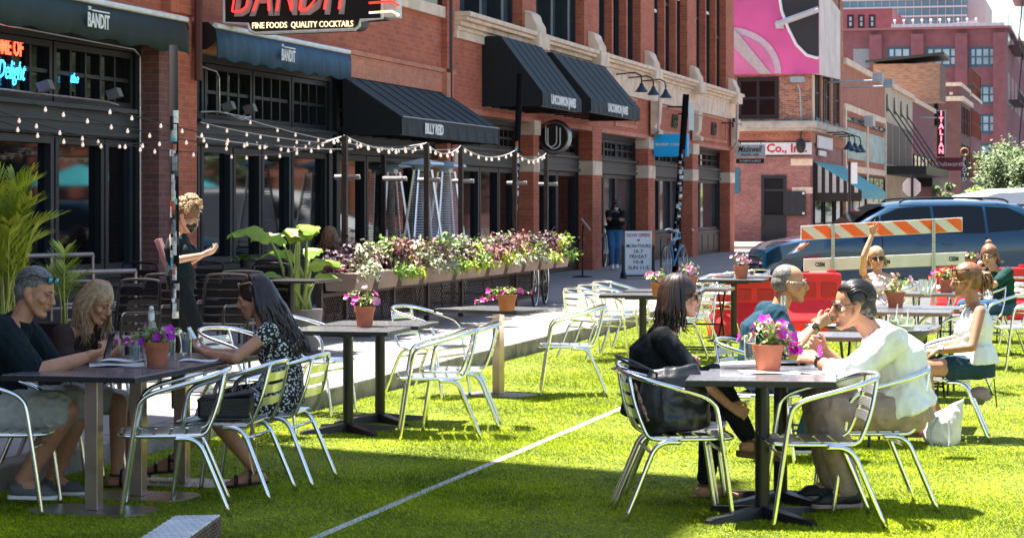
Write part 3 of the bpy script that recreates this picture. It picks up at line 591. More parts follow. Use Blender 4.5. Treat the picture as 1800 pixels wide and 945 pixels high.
# billboard on the roof corner: pink face with a stand-in purse design, white side face
bz0, bz1 = zw(1400, 131), zw(1400, -30); bb = sroot('rooftop_billboard', S3 - .3, L3 + 2, 'large pink billboard showing an oversized black bag flap and strap on the corner building', 'billboard', z=bz0)
SB().box(S3 - .3, S3 - .1, lw(1441), lw(1200), bz0, bz1).bs('panel', mat('billboard_pink', (.72, .1, .3), .5, var=.18, vs=.5), bb)
SB().box(S3 - .28, sx(1475), L3 - .3, L3 - .12, zw(1440, 118), bz1).bs('side_panel', mat('billboard_side', (.62, .5, .47), .5, var=.2, vs=1.2), bb) if False else None
sp_ = [(S3 - .28, zw(1441, 131)), (sx(1473, L3 - .2), zy(1473, 140, L3 - .2)), (sx(1473, L3 - .2), zy(1473, 20, L3 - .2)), (S3 - .28, bz1)]
SB().prism([(s, L3 - .3, z) for s, z in sp_], (0, .12, 0)).bs('side_panel', mat('billboard_side', (.66, .55, .52), .5, var=.22, vs=.9), bb)
def arcp(cx, cy, rx, ry, a0, a1, n=24, d=.32): return [(S3 - d, lx(cx + rx * math.cos(t), S3), zw(1350, cy - ry * math.sin(t))) for t in np.linspace(R(a0), R(a1), n)]
M_BG = mat('bag_grey', (.02, .02, .023), .5, var=.3, vs=1)
pp = [(1373, 0), (1376, 20), (1387, 50), (1402, 80), (1420, 98), (1437, 103), (1441, 102), (1441, -30), (1380, -30)]
SB().prism([(S3 - .34, lx(x, S3), zw(x, y)) for x, y in pp], (.03, 0, 0)).bs('bag_flap', M_BG, bb)
SB().tube([(S3 - .35, lx(x, S3), zw(x, y)) for x, y in pp[:-2]], .06, 6).bs('flap_piping', M_WHITE, bb)
SB().tube([(S3 - .36, lx(1366, S3), zw(1366, 47)), (S3 - .36, lx(1380, S3), zw(1380, 40)), (S3 - .36, lx(1441, S3), zw(1441, 18))], .13, 6).box(S3 - .42, S3 - .34, lx(1380, S3), lx(1366, S3), zw(1370, 52), zw(1370, 38)).bs('buckle_strap', mat('strap_grey', (.5, .48, .48), .5), bb)
SB().prism(arcp(1283, 130, 92, 82, 0, 180, d=.33), (.02, 0, 0)).bs('handle_ring', mat('ring_pale', (.6, .42, .47), .5), bb)
SB().prism(arcp(1283, 130, 80, 70, 0, 180, d=.36), (.02, 0, 0)).bs('handle_inside', mat('ring_pink', (.68, .16, .33), .5, var=.25, vs=.6), bb)
SB().prism([(S3 - .39, lx(x, S3), zw(x, y)) for x, y in ((1286, 48), (1300, 60), (1358, 131), (1338, 131), (1286, 78))], (.02, 0, 0)).bs('strap', mat('strap_pale', (.5, .4, .38), .5), bb)
# sign flood lights on arms
for p, y in ((1406, 141), (1465, 145), (1487, 155)):
    m = SB()
    if p == 1406:
        l = lw(p); m.tube([(S3 - .01, lw(1409), zw(p, 214)), (S3 - .5, lw(1409), zw(p, 160)), (S3 - .6, l, zw(p, 150))], .03); m.box(S3 - .9, S3 - .5, lw(1418), lw(1394), zw(p, 146), zw(p, 137))
    else:
        s = sx(p - 10); z = zy(p, y); m.tube([(s, L3, z - .1), (s, L3 - 2, z - .05)], .04); m.box(s - .3, s + .5, L3 - 2.3, L3 - 1.9, z - .1, z + .25)
    m.bs('flood_light', mat('flood_grey', (.3, .36, .38), .5), b3)
m = SB(); l = lw(1410); z = zw(1410, 232); m.tube([(S3 - .05, l, z), (S3 - .35, l, z), (S3 - .4, l, z - .25)], .03); m.ell((S3 - .4, l, z - .55), (.2, 0, 0), (0, .2, 0), (0, 0, .3)); m.bs('wall_lamp', M_BLACK, b3)
for p in (1448, 1459, 1470): gooseneck(b3, sx(p), L3 - .05, zy(p, 234 + (p - 1448) * .3), 1.0, sc=1.3)
SB().box(sx(1434), sx(1459), L3 - .12, L3 - .05, zy(1446, 262), zy(1446, 241)).bs('blank_sign', mat('sign_board', (.6, .59, .56), .5), b3)
SB().box(sx(1436), sx(1448), L3 - .12, L3 - .05, zy(1441, 274), zy(1441, 265)).bs('small_sign', M_WHITE, b3)
# striped awning with its turquoise slope
def striped():
    a, b = S3 + 1.0, sx(1480); zt, zbm, zvv = zy(1440, 283), zy(1500, 321, LF - 2.6), 0
    pr = 1.9; o = None; z1 = zw(1432, 283); z2 = z1 - 1.15; z3 = z2 - .35
    m = SB(); m.prism([(a, LF, z1), (a, LF - pr, z2), (a, LF - pr, z3), (a, LF - pr + .02, z3), (a, LF - pr + .02, z2 - .02), (a, LF, z1 - .03)], (b - a, 0, 0)); o = m.bs('awning', mat('turquoise_canvas', (.09, .38, .4), .7), b3); o['label'] = 'turquoise awning with a black and white striped side'
    n = 13; mw, mk = SB(), SB()
    for k in range(n):
        y0, y1 = LF - pr * k / n, LF - pr * (k + 1) / n; f0, f1 = z1 - 1.15 * k / n - .03, z1 - 1.15 * (k + 1) / n - .03
        (mw if k % 2 else mk).prism([(a - .012, y0, f0), (a - .012, y1, f1), (a - .012, y1, z3 + .25), (a - .012, y0, z3 + .25)], (.01, 0, 0))
    mw.bs('white_stripes', mat('stripe_white', (.6, .58, .55), .7), o); mk.box(a - .02, a, LF - pr, LF, z3 - .1, z3 + .25); mk.bs('black_stripes', M_BLACK, o)
striped()
# shop window under the awning, side facade posts
shops = SB(); shops.box(S3 + .06, E3, L3 + .0, L3 + .05, .15, 3.0); 
for p0, p1 in ((1431, 1446), (1449, 1465), (1468, 1479)): window(b3, sx(p0), sx(p1), .8, 3.0, L3 - .02, 1, 1, gm=M_GWB, dep=.06)
wface(b3, 1432, 1433, 343, 390, S3, 1, 1) if False else None
SB().box(S3 + .0, S3 + .03, lw(1300), lw(1289), zw(1300, 340), zw(1300, 296)).bs('blue_poster', mat('poster_blue', (.03, .15, .22), .5), b3)

# ---------------- terrace of further fronts
def front(p0, p1, ytop, pm, col, label, name='shop_building', cornice=M_CREAM, dep=14, rows=(), mull=5, band=None, gm=None):
    a, b = sx(p0), sx(p1); pmid = (p0 + p1) / 2; zt = zy(p0, ytop)
    r = sroot(name, a, LF, label, 'building')
    SB().box(a, b, LF, LF + dep, -.05, zt).bs('wall', col, r)
    SB().box(a, b, LF - .15, LF + .5, zt - .05, zt + .22).box(a, b, LF + .501, LF + dep, zt + .001, zt + .2).bs('coping', cornice, r)
    return r, a, b, zt
r, a, b, zt = front(1482, 1555, 110, 0, BR_ORANGE, 'tan and orange two storey brick front with tall paired windows and framed posters', dep=16)
SB().box(a, b, LF - .1, LF, zt - 2.1, zt - 1.8).box(a, a + .5, LF - .12, LF, .15, zt - 2.1).box((a + b) / 2 - .3, (a + b) / 2 + .3, LF - .12, LF, .15, zt - 2.1).box(b - .5, b, LF - .12, LF, .15, zt - 2.1).box(a + .5, (a + b) / 2 - .3, LF - .1, LF, 3.1, 3.4).box((a + b) / 2 + .3, b - .5, LF - .1, LF, 3.1, 3.4).bs('stone_trim', M_CREAM, r)
for k in range(2):
    x0 = a + .5 + k * ((b - a) / 2 - .2) ; W_ = (b - a) / 2 - .8
    for q in range(3): window(r, x0 + .15 + q * W_ / 3, x0 + (q + 1) * W_ / 3 - .12, 5.4, zt - 2.3, LF - .06, 1, 2, dep=.05, gm=M_GLASSB if q == 1 else M_GLASS)
    SB().box(x0 + .5, x0 + W_ - .3, LF - .1, LF, 3.7, 5.1).bs('framed_poster', mat('poster_green', (.32, .42, .38), .5, var=.4, vs=2), r)
    window(r, x0 + .1, x0 + W_, .6, 3.0, LF - .06, 3, 1, dep=.05)
SB().box(a + 8.5, a + 9.6, LF - .5, LF - .01, 5.4, 5.9).bs('window_air_conditioner', mat('ac_white', (.5, .5, .5), .6), r)
r, a, b, zt = front(1556, 1604, 148, 0, mat('painted_cream_stucco', (.55, .46, .33), .85, var=.2, vs=.8), 'cream topped storefront with dark bay openings and a long black canopy held by rods', dep=16)
for k in range(4):
    x = a + .6 + k * (b - a - .6) / 4; SB().box(x, x + (b - a) / 4 - .9, LF - .03, LF, 3.8, zt - 2.0).bs('dark_bay', mat('brown_bay', (.1, .07, .055), .6, var=.3), r)
    SB().prism([(x, LF - .02, zt - .5), (x + .9, LF - .02, zt - 1.4), (x, LF - .02, zt - 1.4)], (0, -.05, 0)).tube([(x + .4, LF - .03, zt - 1.2), (x + 1.2, LF - 2.0, 3.75)], .04, 5).bs('canopy_rod', M_BLACK, r)
SB().box(a - .5, b, LF - 2.2, LF, 3.2, 3.65).bs('canopy', M_BLACK, r)
r, a, b, zt = front(1604, 1642, 178, 0, BR_MAROON, 'dark red brick front with a row of narrow upper windows', dep=16)
for k in range(6): x = a + .5 + k * (b - a - .5) / 6; window(r, x, x + (b - a) / 6 - .5, 3.9, zt - 3.2, LF - .05, 1, 2, dep=.04)
SB().box(a, b, LF - 1.2, LF, 2.7, 3.2).bs('canopy', M_BLACK, r)
S4 = sx(1688); r = sroot('italian_restaurant_building', S4, LF, 'dark brown brick building with cream belt and stepped parapet behind the terrace', 'building'); 
z4 = zs(1640, 152, S4); SB().box(S4, sx(1705), LF, LF + 15, -.05, z4).bs('wall', BR_DARK, r)
SB().box(S4 - .3, sx(1705), LF - .3, LF + 15, zs(1640, 178, S4), zs(1640, 170, S4)).box(S4 - .1, sx(1705), LF - .1, LF + 15, z4, z4 + .3).bs('stone_trim', M_CREAM, r)
SB().box(S4 + .0, S4 + .6, LF + 2, LF + 9, z4 + .3, z4 + 1.2).bs('parapet_step', BR_DARK, r)
for k in range(3):
    x = S4 + 1.5 + k * 4; 
    for z0, z1 in ((4.5, 8.2), (9.5, zs(1640, 182, S4))) if False else ((3.8, 6.6), (7.3, zs(1690, 183, S4))): window(r, x, x + 3, z0, z1, LF - .05, 3, 2, dep=.04)
for p in (1600, 1652, 1672): SB().box(S4 - .05, S4, lx(p + 3, S4), lx(p - 3, S4), zs(p, 167, S4), zs(p, 162, S4)).bs('stone_block', M_CREAM, r)
wface(r, 1641, 1650, 179, 222, S4, 1, 2)
r, a, b, zt = front(1706, 1724, 168, 0, BR_MAROON, 'narrow grey and red brick building beyond the brown one', dep=15)
for z0 in (3.5, 7.5, 11): window(r, a + 1, b - 1, z0, z0 + 2.6, LF - .05, 6, 2, dep=.04)
# timber penthouse on the roof
S5 = sx(1640); r = sroot('rooftop_shed', S5, LF + 12, 'timber clad rooftop penthouse with a sloping dark roof', 'shed', z=zs(1600, 150, S5))
la, lb = lx(1652, S5), lx(1535, S5)
SB().box(S5, S5 + 6, la, lb, zs(1600, 150, S5) - 1, zs(1600, 112, S5)).bs('wall', mat('weathered_timber', (.2, .12, .09), .9, var=.4, vs=2, stretch=(1, 1, 6)), r)
SB().prism([(S5 - .4, la - .3, zs(1652, 97, S5)), (S5 - .4, lb + .5, zs(1530, 111, S5)), (S5 - .4, lb + .5, zs(1530, 107, S5)), (S5 - .4, la - .3, zs(1652, 92, S5))], (7, 0, 0)).bs('roof', M_DKFR, r)
# ---------------- maroon warehouse block
S6 = 250.0; w6 = lambda p: lx(p, S6); z6 = lambda y, p=1640: zs(p, y, S6)
r = sroot('warehouse_block', S6, w6(1765), 'large maroon brick warehouse with wide steel windows closing the street', 'building')
lc = w6(1768)
SB().box(S6, S6 + 70, lc, w6(1440), 0, z6(52)).bs('wall', BR_MAROON, r)
SB().box(S6 - .5, S6 + 70, lc - .5, w6(1440), z6(52), z6(48)).bs('coping', mat('coping_maroon', (.3, .12, .13), .7), r)
for p in (1540, 1613, 1690, 1757): SB().box(S6 - .6, S6 - .001, w6(p + 11), w6(p - 11), 0, z6(60)).bs('brick_pilaster', BR_MAROON, r)
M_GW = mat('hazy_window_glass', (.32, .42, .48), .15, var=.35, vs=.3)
for y0, y1 in ((82, 118), (149, 184), (200, 235), (252, 290)):
    for p0, p1 in ((1559, 1613), (1627, 1685), (1703, 1751)):
        wface(r, p0, p1, y0, y1, S6, 4, 2, fr=.3, gm=M_GW, fm=mat('warehouse_frame', (.04, .09, .13), .6))
SB().box(S6 - .05, S6, w6(1540), w6(1500), z6(118), z6(84)).bs('painted_panel', mat('grey_panel', (.28, .27, .28), .8), r)
for k in range(6):
    for q in range(4): SB().box(S6 + 5 + k * 10, S6 + 11 + k * 10, lc - .05, lc, 6 + q * 6.5, 9.5 + q * 6.5).bs('side_window', M_GW, r)
m = SB()
for q in range(4):
    z = 7 + q * 6; m.box(S6 + 6, S6 + 26, lc - 1.2, lc, z, z + .08)
    for k in range(11): m.tube([(S6 + 6 + 2 * k, lc - 1.2, z), (S6 + 6 + 2 * k, lc - 1.2, z + 1.0)], .04, 4)
    m.tube([(S6 + 6, lc - 1.2, z + 1.0), (S6 + 26, lc - 1.2, z + 1.0)], .05, 4); m.tube([(S6 + 8, lc - 1, z), (S6 + 22, lc - 1, z + 6)], .09, 4)
m.bs('fire_escape', M_BLACK, r)
r2 = r
# setback storeys on top
SB().box(S6 + 6, S6 + 30, w6(1560), w6(1470), z6(52), z6(5)).bs('setback_wall', BR_MAROON, r)
for p in (1489, 1508, 1527): wface(r, p, p + 12, 26, 50, S6 + 6, 1, 2, fr=.25, gm=M_GW)
M_GT = mat('blue_curtain_glass', (.14, .3, .38), .12, var=.25, vs=.15)
r = sroot('glass_office_building', S6 + 45, w6(1640), 'blue glass office storeys rising behind the maroon warehouse', 'building')
SB().box(S6 + 40, S6 + 60, lx(1698, S6 + 40), lx(1470, S6 + 40), z6(60), z6(-60)).bs('wall', M_GT, r)
m = SB()
for y in (-2, 12, 28): m.box(S6 + 39.5, S6 + 39.99, lx(1700, S6 + 40), lx(1470, S6 + 40), zs(1600, y + 3, S6 + 40), zs(1600, y, S6 + 40))
for p in range(1480, 1700, 14): m.box(S6 + 39.6, S6 + 39.98, lx(p + 1, S6 + 40), lx(p, S6 + 40), z6(52), z6(-60))
m.bs('mullions', mat('pale_steel', (.5, .52, .53), .5), r)
SB().box(S6 + 42, S6 + 60, lx(1732, S6 + 42), lx(1700, S6 + 42), z6(50), z6(-60)).bs('core_wall', mat('beige_core', (.5, .45, .42), .8), r)
r = sroot('roof_terrace', S6 + 8, w6(1690), 'white canopy and glass railing on the warehouse roof terrace', 'pavilion', z=z6(48))
m = SB(); m.prism([(S6 + 4, w6(1740), z6(48)), (S6 + 4, w6(1710), z6(32)), (S6 + 4, w6(1585), z6(46)), (S6 + 4, w6(1585), z6(52))], (6, 0, 0)); m.bs('canopy', mat('pale_canopy', (.55, .55, .53), .6), r)
m = SB(); m.box(S6 + 1, S6 + 1.1, w6(1765), w6(1565), z6(48), z6(44) + .2)
for p in range(1566, 1766, 12): m.box(S6 + .9, S6 + 1.2, w6(p + 1), w6(p), z6(48), z6(40))
m.bs('railing', mat('rail_glass', (.4, .5, .52), .3), r)
for i, p in enumerate(range(1570, 1730, 16)): SB().tube([(S6 + 2, w6(p), z6(48)), (S6 + 2, w6(p), z6(34))], .08, 4).ell((S6 + 2, w6(p), z6(33)), (.15, 0, 0), (0, .15, 0), (0, 0, .15), 8, 5).bs('string_lamp_post', M_WHITE, r)
# distant tower block right
r = sroot('distant_brick_building', 330, LF + 3, 'distant red brick building at the right edge behind the warehouse', 'building')
SB().box(325, 400, lx(1830, 325) - 10, lx(1786, 325), 0, zs(1790, 72, 325)).bs('wall', BR_RED, r)
# hanging signs down the street
def bsign(px0, px1, y0, y1, name, label, m, l_at=None, s=None, th=.25):
    a, b = lx(px1, s), lx(px0, s); z0, z1 = zs(px0, y1, s), zs(px0, y0, s)
    o = sroot(name, s, (a + b) / 2, label, 'sign', z=z1); SB().box(s, s + th, a, b, z0, z1).bs('panel', m, o)
    return o, a, b, z0, z1
s_ = sx(1652); s_ = 145
o, a, b, z0, z1 = bsign(1647, 1662, 194, 275, 'vertical_restaurant_sign', 'tall narrow black sign with red neon letters spelling ITALIAN', M_BLACK, s=s_)
m = SB()
for i, ch in enumerate('ITALIAN'): m.text(ch, .42, TB(s_ - .02, (a + b) / 2, z1 - .22 - i * (z1 - z0 - .3) / 6.6), .01, bold=.012)
m.bs('neon_letters', mat('pink_neon', (.8, .12, .15), .4, emit=(1, .1, .14), es=1.6, var=0), o)
SB().box(s_ - .01, s_ + .0, a, a + .05, z0, z1).box(s_ - .01, s_, a, b, z1 - .05, z1).box(s_ + .1, s_ + .16, b, LF, z1 - .5, z1 - .4).bs('edge_trim', M_STEEL, o)
s_ = 150
o, a, b, z0, z1 = bsign(1646, 1692, 277, 300, 'maroon_shop_sign', 'maroon rectangular sign with pale script lettering', mat('maroon_sign', (.13, .015, .025), .5), s=s_)
SB().text('Eadsworth', .42, TB(s_ - .01, (a + b) / 2, (z0 + z1) / 2), .01, shear=.3).bs('lettering', mat('pale_script', (.7, .6, .6), .5), o)
s_ = 152; o, a, b, z0, z1 = bsign(1692, 1699, 275, 320, 'narrow_white_letter_sign', 'narrow dark sign with stacked white letters under a small round sign', M_DKFR, s=s_)
m = SB()
for i, ch in enumerate('FLOYD'): m.text(ch, .36, TB(s_ - .02, (a + b) / 2, z1 - .2 - i * .33), .01, bold=.01)
m.bs('letters', M_WHITE, o); SB().tube([(s_ - .05, (a + b) / 2 + .25 * math.cos(t), z1 + .3 + .25 * math.sin(t)) for t in np.linspace(0, 2 * math.pi, 16, endpoint=False)], .04, 6, closed=True).bs('round_badge', mat('badge_orange', (.6, .3, .1), .5), o)
s_ = 175; o, a, b, z0, z1 = bsign(1723, 1734, 323, 339, 'red_boot_sign', 'small bright red hanging shop sign beside the street tree', mat('bright_red_sign', (.7, .02, .02), .5), s=s_)
# back of a stop sign on its post
Ys = 84; c = pt(1603, 329, Ys); r = thing('stop_sign', (c.x, c.y, 0), 'octagonal road sign on a black post seen over the parked van', 'road sign')
m = MB(); rr = 17 / FPX * Ys; m.prism([c + Vector((rr * math.cos(R(22.5 + 45 * i)), 0, rr * math.sin(R(22.5 + 45 * i)))) for i in range(8)], (0, .03, 0)); m.build('octagon', mat('sign_back', (.62, .52, .5), .6, var=.08), r, off=(c.x, c.y, 0))
MB().tube([(c.x, c.y - .05, 0), (c.x, c.y - .05, c.z + .5)], .05).build('post', M_BLACK, r, off=(c.x, c.y, 0))
c = pt(1493, 300, 86); r = thing('sign_post', (c.x, c.y, 0), 'black street sign post by the turquoise awning', 'sign post')
MB().tube([(c.x, c.y, 0), (c.x, c.y, pt(0, 284, 86).z)], .05).build('post', M_BLACK, r, off=(c.x, c.y, 0)); z = pt(0, 295, 86).z
MB().box(c.x + .06, c.x + .3, c.y - .02, c.y, z - .6, z + .2).build('plate', M_WHITE, r, off=(c.x, c.y, 0))
# small items on roofs, tents
for p, y in ((1659, 148), (1672, 150), (1687, 147)):
    q = pt(p, y, 165); MB().lathe([(.3, -.2), (.35, .3), (.15, .4), (.25, .7), (.1, 1.0)], q, 10).build('roof_vent', M_STEEL, None) if False else None
r = thing('market_tent', pt(1555, 366, 90), 'white pointed tent roof on the far pavement', 'tent'); q = r.location
m = MB(); 
for dx in (-.45, .45): m.add([q + Vector((dx - .44, -.5, -.12)), q + Vector((dx + .44, -.5, -.12)), q + Vector((dx + .44, .5, -.12)), q + Vector((dx - .44, .5, -.12)), q + Vector((dx, 0, .25))], [(0, 1, 4), (1, 2, 4), (2, 3, 4), (3, 0, 4), (3, 2, 1, 0)])
m.build('tent_roof', mat('tent_white', (.7, .72, .73), .7), r, off=q)
[MB().tube([q + Vector((x, y, -1.3)), q + Vector((x, y, -.12))], .02).build('tent_pole', M_STEEL, r, off=q) for x in (-.85, 0, .85) for y in (-.45, .45)]

# ================================================================ trees
def leafcloud(mb, c, rad, n, sz, rs, clump=.35, squash=.8):
    """leaves gathered in clumps through an irregular crown"""
    K = max(6, int(n / 90)); cs = []
    for _ in range(K):
        d = Vector((rs.gauss(0, 1), rs.gauss(0, 1), rs.gauss(0, .9))).normalized() * (rs.random() ** .45)
        cs.append((Vector((d.x * rad[0], d.y * rad[1], d.z * rad[2])) * (1 - clump * .5), rs.uniform(.6, 1.3)))
    for i in range(n):
        b, k = cs[i % K]; r_ = clump * k
        p = Vector(c) + b + Vector((rs.gauss(0, .45) * r_ * rad[0], rs.gauss(0, .45) * r_ * rad[1], rs.gauss(0, .4) * r_ * rad[2]))
        a = Vector((rs.gauss(0, 1), rs.gauss(0, 1), rs.gauss(0, .6))).normalized(); u = a.orthogonal().normalized(); s = sz * rs.uniform(.6, 1.4)
        mb.add([p - a * s, p + u * s * .5, p + a * s, p - u * s * .5], [(0, 1, 2, 3)])
def tree(pos, h, rad, n, sz, mt, label, group='street trees', seed=1, cz=.62, cat='tree', name='street_tree', nl=7):
    rs = random.Random(seed); r = thing(name, pos, label, cat, group); P = Vector(pos)
    m = MB(); top = h * .8; tr = h * .022 + .05
    m.tube([(0, 0, -.05), (.05, 0, h * .25), (-.03, .05, h * .45), (0, 0, top)], [tr * 1.2, tr, tr * .8, tr * .2], 8)
    for k in range(nl):
        a = rs.random() * 6.28; z0 = h * rs.uniform(.3, .6); L_ = rad[0] * rs.uniform(.6, .95)
        m.tube([(0, 0, z0), (math.cos(a) * L_ * .45, math.sin(a) * L_ * .45, z0 + h * .12), (math.cos(a) * L_, math.sin(a) * L_, z0 + h * rs.uniform(.2, .3))], [tr * .5, tr * .33, tr * .1], 6)
    m.build('trunk', mat('tree_bark', (.12, .09, .07), .9, bump=.5), r, smooth=True)
    m = MB(); leafcloud(m, (0, 0, h * cz), rad, n, sz, rs); m.build('crown', mt, r)
    return r
M_TREE = mat('tree_foliage', (.10, .15, .04), .6, var=.5, vs=.7); M_TREE2 = mat('dark_tree_foliage', (.05, .1, .03), .6, var=.5, vs=.7)
def tpos(px, Y): return ((px - CXP) / FPX * Y, Y, 0)
tree(tpos(1772, 150), 6.2, (2.3, 2.4, 2.2), 8000, .11, M_TREE, 'largest pale green street tree at the right edge', seed=3)
tree(tpos(1745, 165), 4.6, (1.3, 1.8, 1.4), 3000, .13, M_TREE2, 'dark green tree just left of the pale one', seed=5)
tree(tpos(1812, 140), 5.6, (1.5, 1.8, 2.0), 3500, .12, M_TREE, 'half hidden tree cut by the right edge', seed=6)
tree(tpos(1662, 120), 3.1, (.9, 1.0, .9), 700, .13, M_TREE, 'small tree under the maroon sign', seed=9)
tree(tpos(1708, 100), 2.5, (.95, .95, .6), 700, .1, M_LEAF2, 'small yellow green sapling beyond the white van', seed=11, cz=.75)
# across the street, outside the frame: what the windows mirror
opp = sroot('opposite_row', 30, -16, 'row of brick buildings on the other side of the street', 'building')
for i, (a, b, h) in enumerate(((30, 60, 7), (60, 95, 10), (95, 140, 8), (140, 220, 11))):
    SB().box(a, b - .1, -24, -17, 0, h).bs('wall', (BR_DARK, BR_RED, BR_ORANGE, BR_DARK)[i], opp)
    for k in range(int((b - a) / 3)): SB().box(a + .8 + 3 * k, a + 2.4 + 3 * k, -17, -16.96, 1, 3).box(a + .8 + 3 * k, a + 2.4 + 3 * k, -17, -16.96, h - 3, h - 1).bs('window', M_GLASS, opp)
for i, (s, l) in enumerate(((54, -9), (64, -10.5), (74, -9), (86, -10), (100, -9), (118, -10), (138, -9), (165, -10))):
    q = Wp(s, l); tree((q.x, q.y, 0), 8, (4.2, 4.2, 2.8), 2200, .3, M_TREE2 if i % 2 else M_TREE, 'leafy tree outside the frame on the opposite pavement', seed=20 + i, group='trees across the street')
def parasol(s, l, label):
    q = Wp(s, l); r = thing('cafe_parasol', (q.x, q.y, 0), label, 'parasol', 'parasols across the street'); m = MB(); n = 8
    V = [(0, 0, 2.75)] + [(1.6 * math.cos(2 * math.pi * i / n), 1.6 * math.sin(2 * math.pi * i / n), 2.15) for i in range(n)]
    m.add(V, [(0, 1 + i, 1 + (i + 1) % n) for i in range(n)]).build('canopy', mat('turquoise_parasol', (.05, .5, .58), .7), r)
    MB().tube([(0, 0, 0), (0, 0, 2.8)], .025).build('pole', M_BLACK, r)
for s, l in ((58, -4.5), (66, -5.2)): parasol(s, l, 'turquoise parasol outside the frame across the street')
# ================================================================ chairs
def smooth_path(P, k=5):
    P = [Vector(p) for p in P]; out = []
    for i in range(len(P) - 1):
        p0, p1, p2, p3 = P[max(i - 1, 0)], P[i], P[i + 1], P[min(i + 2, len(P) - 1)]
        for j in range(k):
            t = j / k; out.append(.5 * ((2 * p1) + (p2 - p0) * t + (2 * p0 - 5 * p1 + 4 * p2 - p3) * t * t + (3 * p1 - p0 - 3 * p2 + p3) * t ** 3))
    return out + [P[-1]]
CHAIR_G = 'aluminium cafe armchairs on the turf'
def make_chair():
    r = thing('cafe_armchair', (0, 0, 0), 'x', 'chair', CHAIR_G); T = .0125
    half = [(.255, .25, 0), (.225, .25, .22), (.195, .25, .42), (.172, .25, .56), (.15, .252, .615), (.09, .256, .655), (-.05, .262, .695), (-.17, .255, .728), (-.26, .2, .755), (-.30, .1, .768)]
    path = half + [(-.31, 0, .77)] + [(x, -y, z) for x, y, z in reversed(half)]
    MB().tube(smooth_path(path, 5), .0135, 9).build('arm_frame', M_ALU, r, smooth=True)
    # seat frame running up into the back
    hs = [(-.285, .17, .765), (-.25, .195, .6), (-.205, .205, .475), (-.175, .208, .435), (-.12, .21, .425), (.1, .21, .425), (.22, .205, .427), (.262, .18, .43), (.268, .1, .43)]
    p2 = hs + [(.268, -.1, .43)] + [(x, -y, z) for x, y, z in reversed(hs)][1:]
    MB().tube(smooth_path(p2, 4), .011, 8).build('seat_frame', M_ALU, r, smooth=True)
    for sgn in (1, -1):
        MB().tube(smooth_path([(-.02, .232 * sgn, .412), (-.1, .232 * sgn, .41), (-.155, .235 * sgn, .375), (-.2, .24 * sgn, .28), (-.315, .255 * sgn, 0)], 4), .0135, 8).build('rear_leg', M_ALU, r, smooth=True)
    m = MB(); m.tube([(-.165, .235, .355), (-.165, -.235, .355)], .009, 6); m.build('rear_stretcher', M_ALU, r, smooth=True)
    m = MB(); m.tube([(.205, .245, .36), (.205, -.245, .36)], .009, 6); m.build('front_stretcher', M_ALU, r, smooth=True)
    for k in range(5):                           # seat slats, each a ribbed strip
        x0 = -.155 + k * .083; m = MB(); w = .068; rs = []
        prof = [(x0 + w * q / 14, .437 + (.0035 if q % 2 else 0)) for q in range(15)]
        prof = [(x0, .428)] + prof + [(x0 + w, .428)]
        for y in (-.207, -.19, -.1, 0, .1, .19, .207): d = .006 * (1 - (y / .207) ** 2); rs.append([(x, y, z - d) for x, z in prof])
        m.rings(rs).build('seat_slat', M_ALU2, r)
    for k in range(3):                           # back slats
        t0 = .16 + k * .27; m = MB(); rs = []
        A, B = Vector((-.212, 0, .49)), Vector((-.278, 0, .74))
        for y in (-.195, -.18, -.09, 0, .09, .18, .195):
            bow = -.022 * (1 - (y / .195) ** 2); f = 1 - .06 * 0
            pr = [A.lerp(B, t0 + .19 * q / 10) + Vector((bow + (.003 if q % 2 else 0), y * (1 - .1 * t0), 0)) for q in range(11)] + [A.lerp(B, t0 + .19) + Vector((bow - .008, y * (1 - .1 * t0), 0)), A.lerp(B, t0) + Vector((bow - .008, y * (1 - .1 * t0), 0))]
            rs.append(pr)
        m.rings(rs).build('back_slat', M_ALU2, r)
    return r
CH0 = make_chair(); _used = [False]
def chair(f, b, label, z=0.0, side=1):
    """near feet: f = pixel of the near front foot, b = pixel of the near rear foot"""
    F_, B_ = G(*f, z), G(*b, z); d = (F_ - B_); d.z = 0; d.normalize(); perp = Vector((-d.y, d.x, 0))
    if perp.y < 0: perp = -perp
    c = (F_ + B_) / 2 + perp * .25 + d * .03; c.z = z; a = math.atan2(d.y, d.x)
    return chair_at(c, a, label)
def chair_at(c, a, label):
    if not _used[0]: _used[0] = True; CH0.location = c; CH0.rotation_euler = (0, 0, a); CH0['label'] = label; return CH0
    return dup(CH0, c, a, label)
chair((1357, 930), (1560, 930), 'empty aluminium armchair nearest the viewer at the right table, back to the right')
chair((1464, 905), (1650, 903), 'aluminium armchair under the man in the white shirt')
c_F1 = chair((1289, 916), (1098, 918), 'aluminium armchair holding the black shoulder bag beside the woman in black')
chair((1257, 897), (1072, 892), 'aluminium armchair under the woman in the black top')
chair((217, 911), (401, 908), 'empty aluminium armchair nearest the viewer at the left table in the shade')
c_C3 = chair((309, 881), (471, 885), 'aluminium armchair with a black box bag on its seat at the left table')
chair((388, 858), (551, 862), 'aluminium armchair under the woman in the dotted dress')
chair((69, 908), (-112, 908), 'aluminium armchair under the man in the dark polo shirt')
chair((150, 862), (-15, 862), 'aluminium armchair behind the polo man, mostly hidden, at the left table')
chair((217, 843), (60, 843), 'aluminium armchair under the blonde woman with the phone')
chair((709, 774), (842, 773), 'nearer of two empty sunlit armchairs right of the double table with a pot')
chair((749, 757), (874, 757), 'farther of two empty sunlit armchairs right of the double table with a pot')
chair_at(G(552, 728), R(-18), 'aluminium armchair left of the double table, just behind the dotted dress')
chair((771, 703), (680, 699), 'aluminium armchair behind the double table, half on show beside the kerb')
chair((956, 698), (1064, 698), 'lone aluminium armchair facing the narrow table by the kerb')
chair_at(G(432, 770), R(-30), 'aluminium armchair with only its bright back slats showing behind the left table')
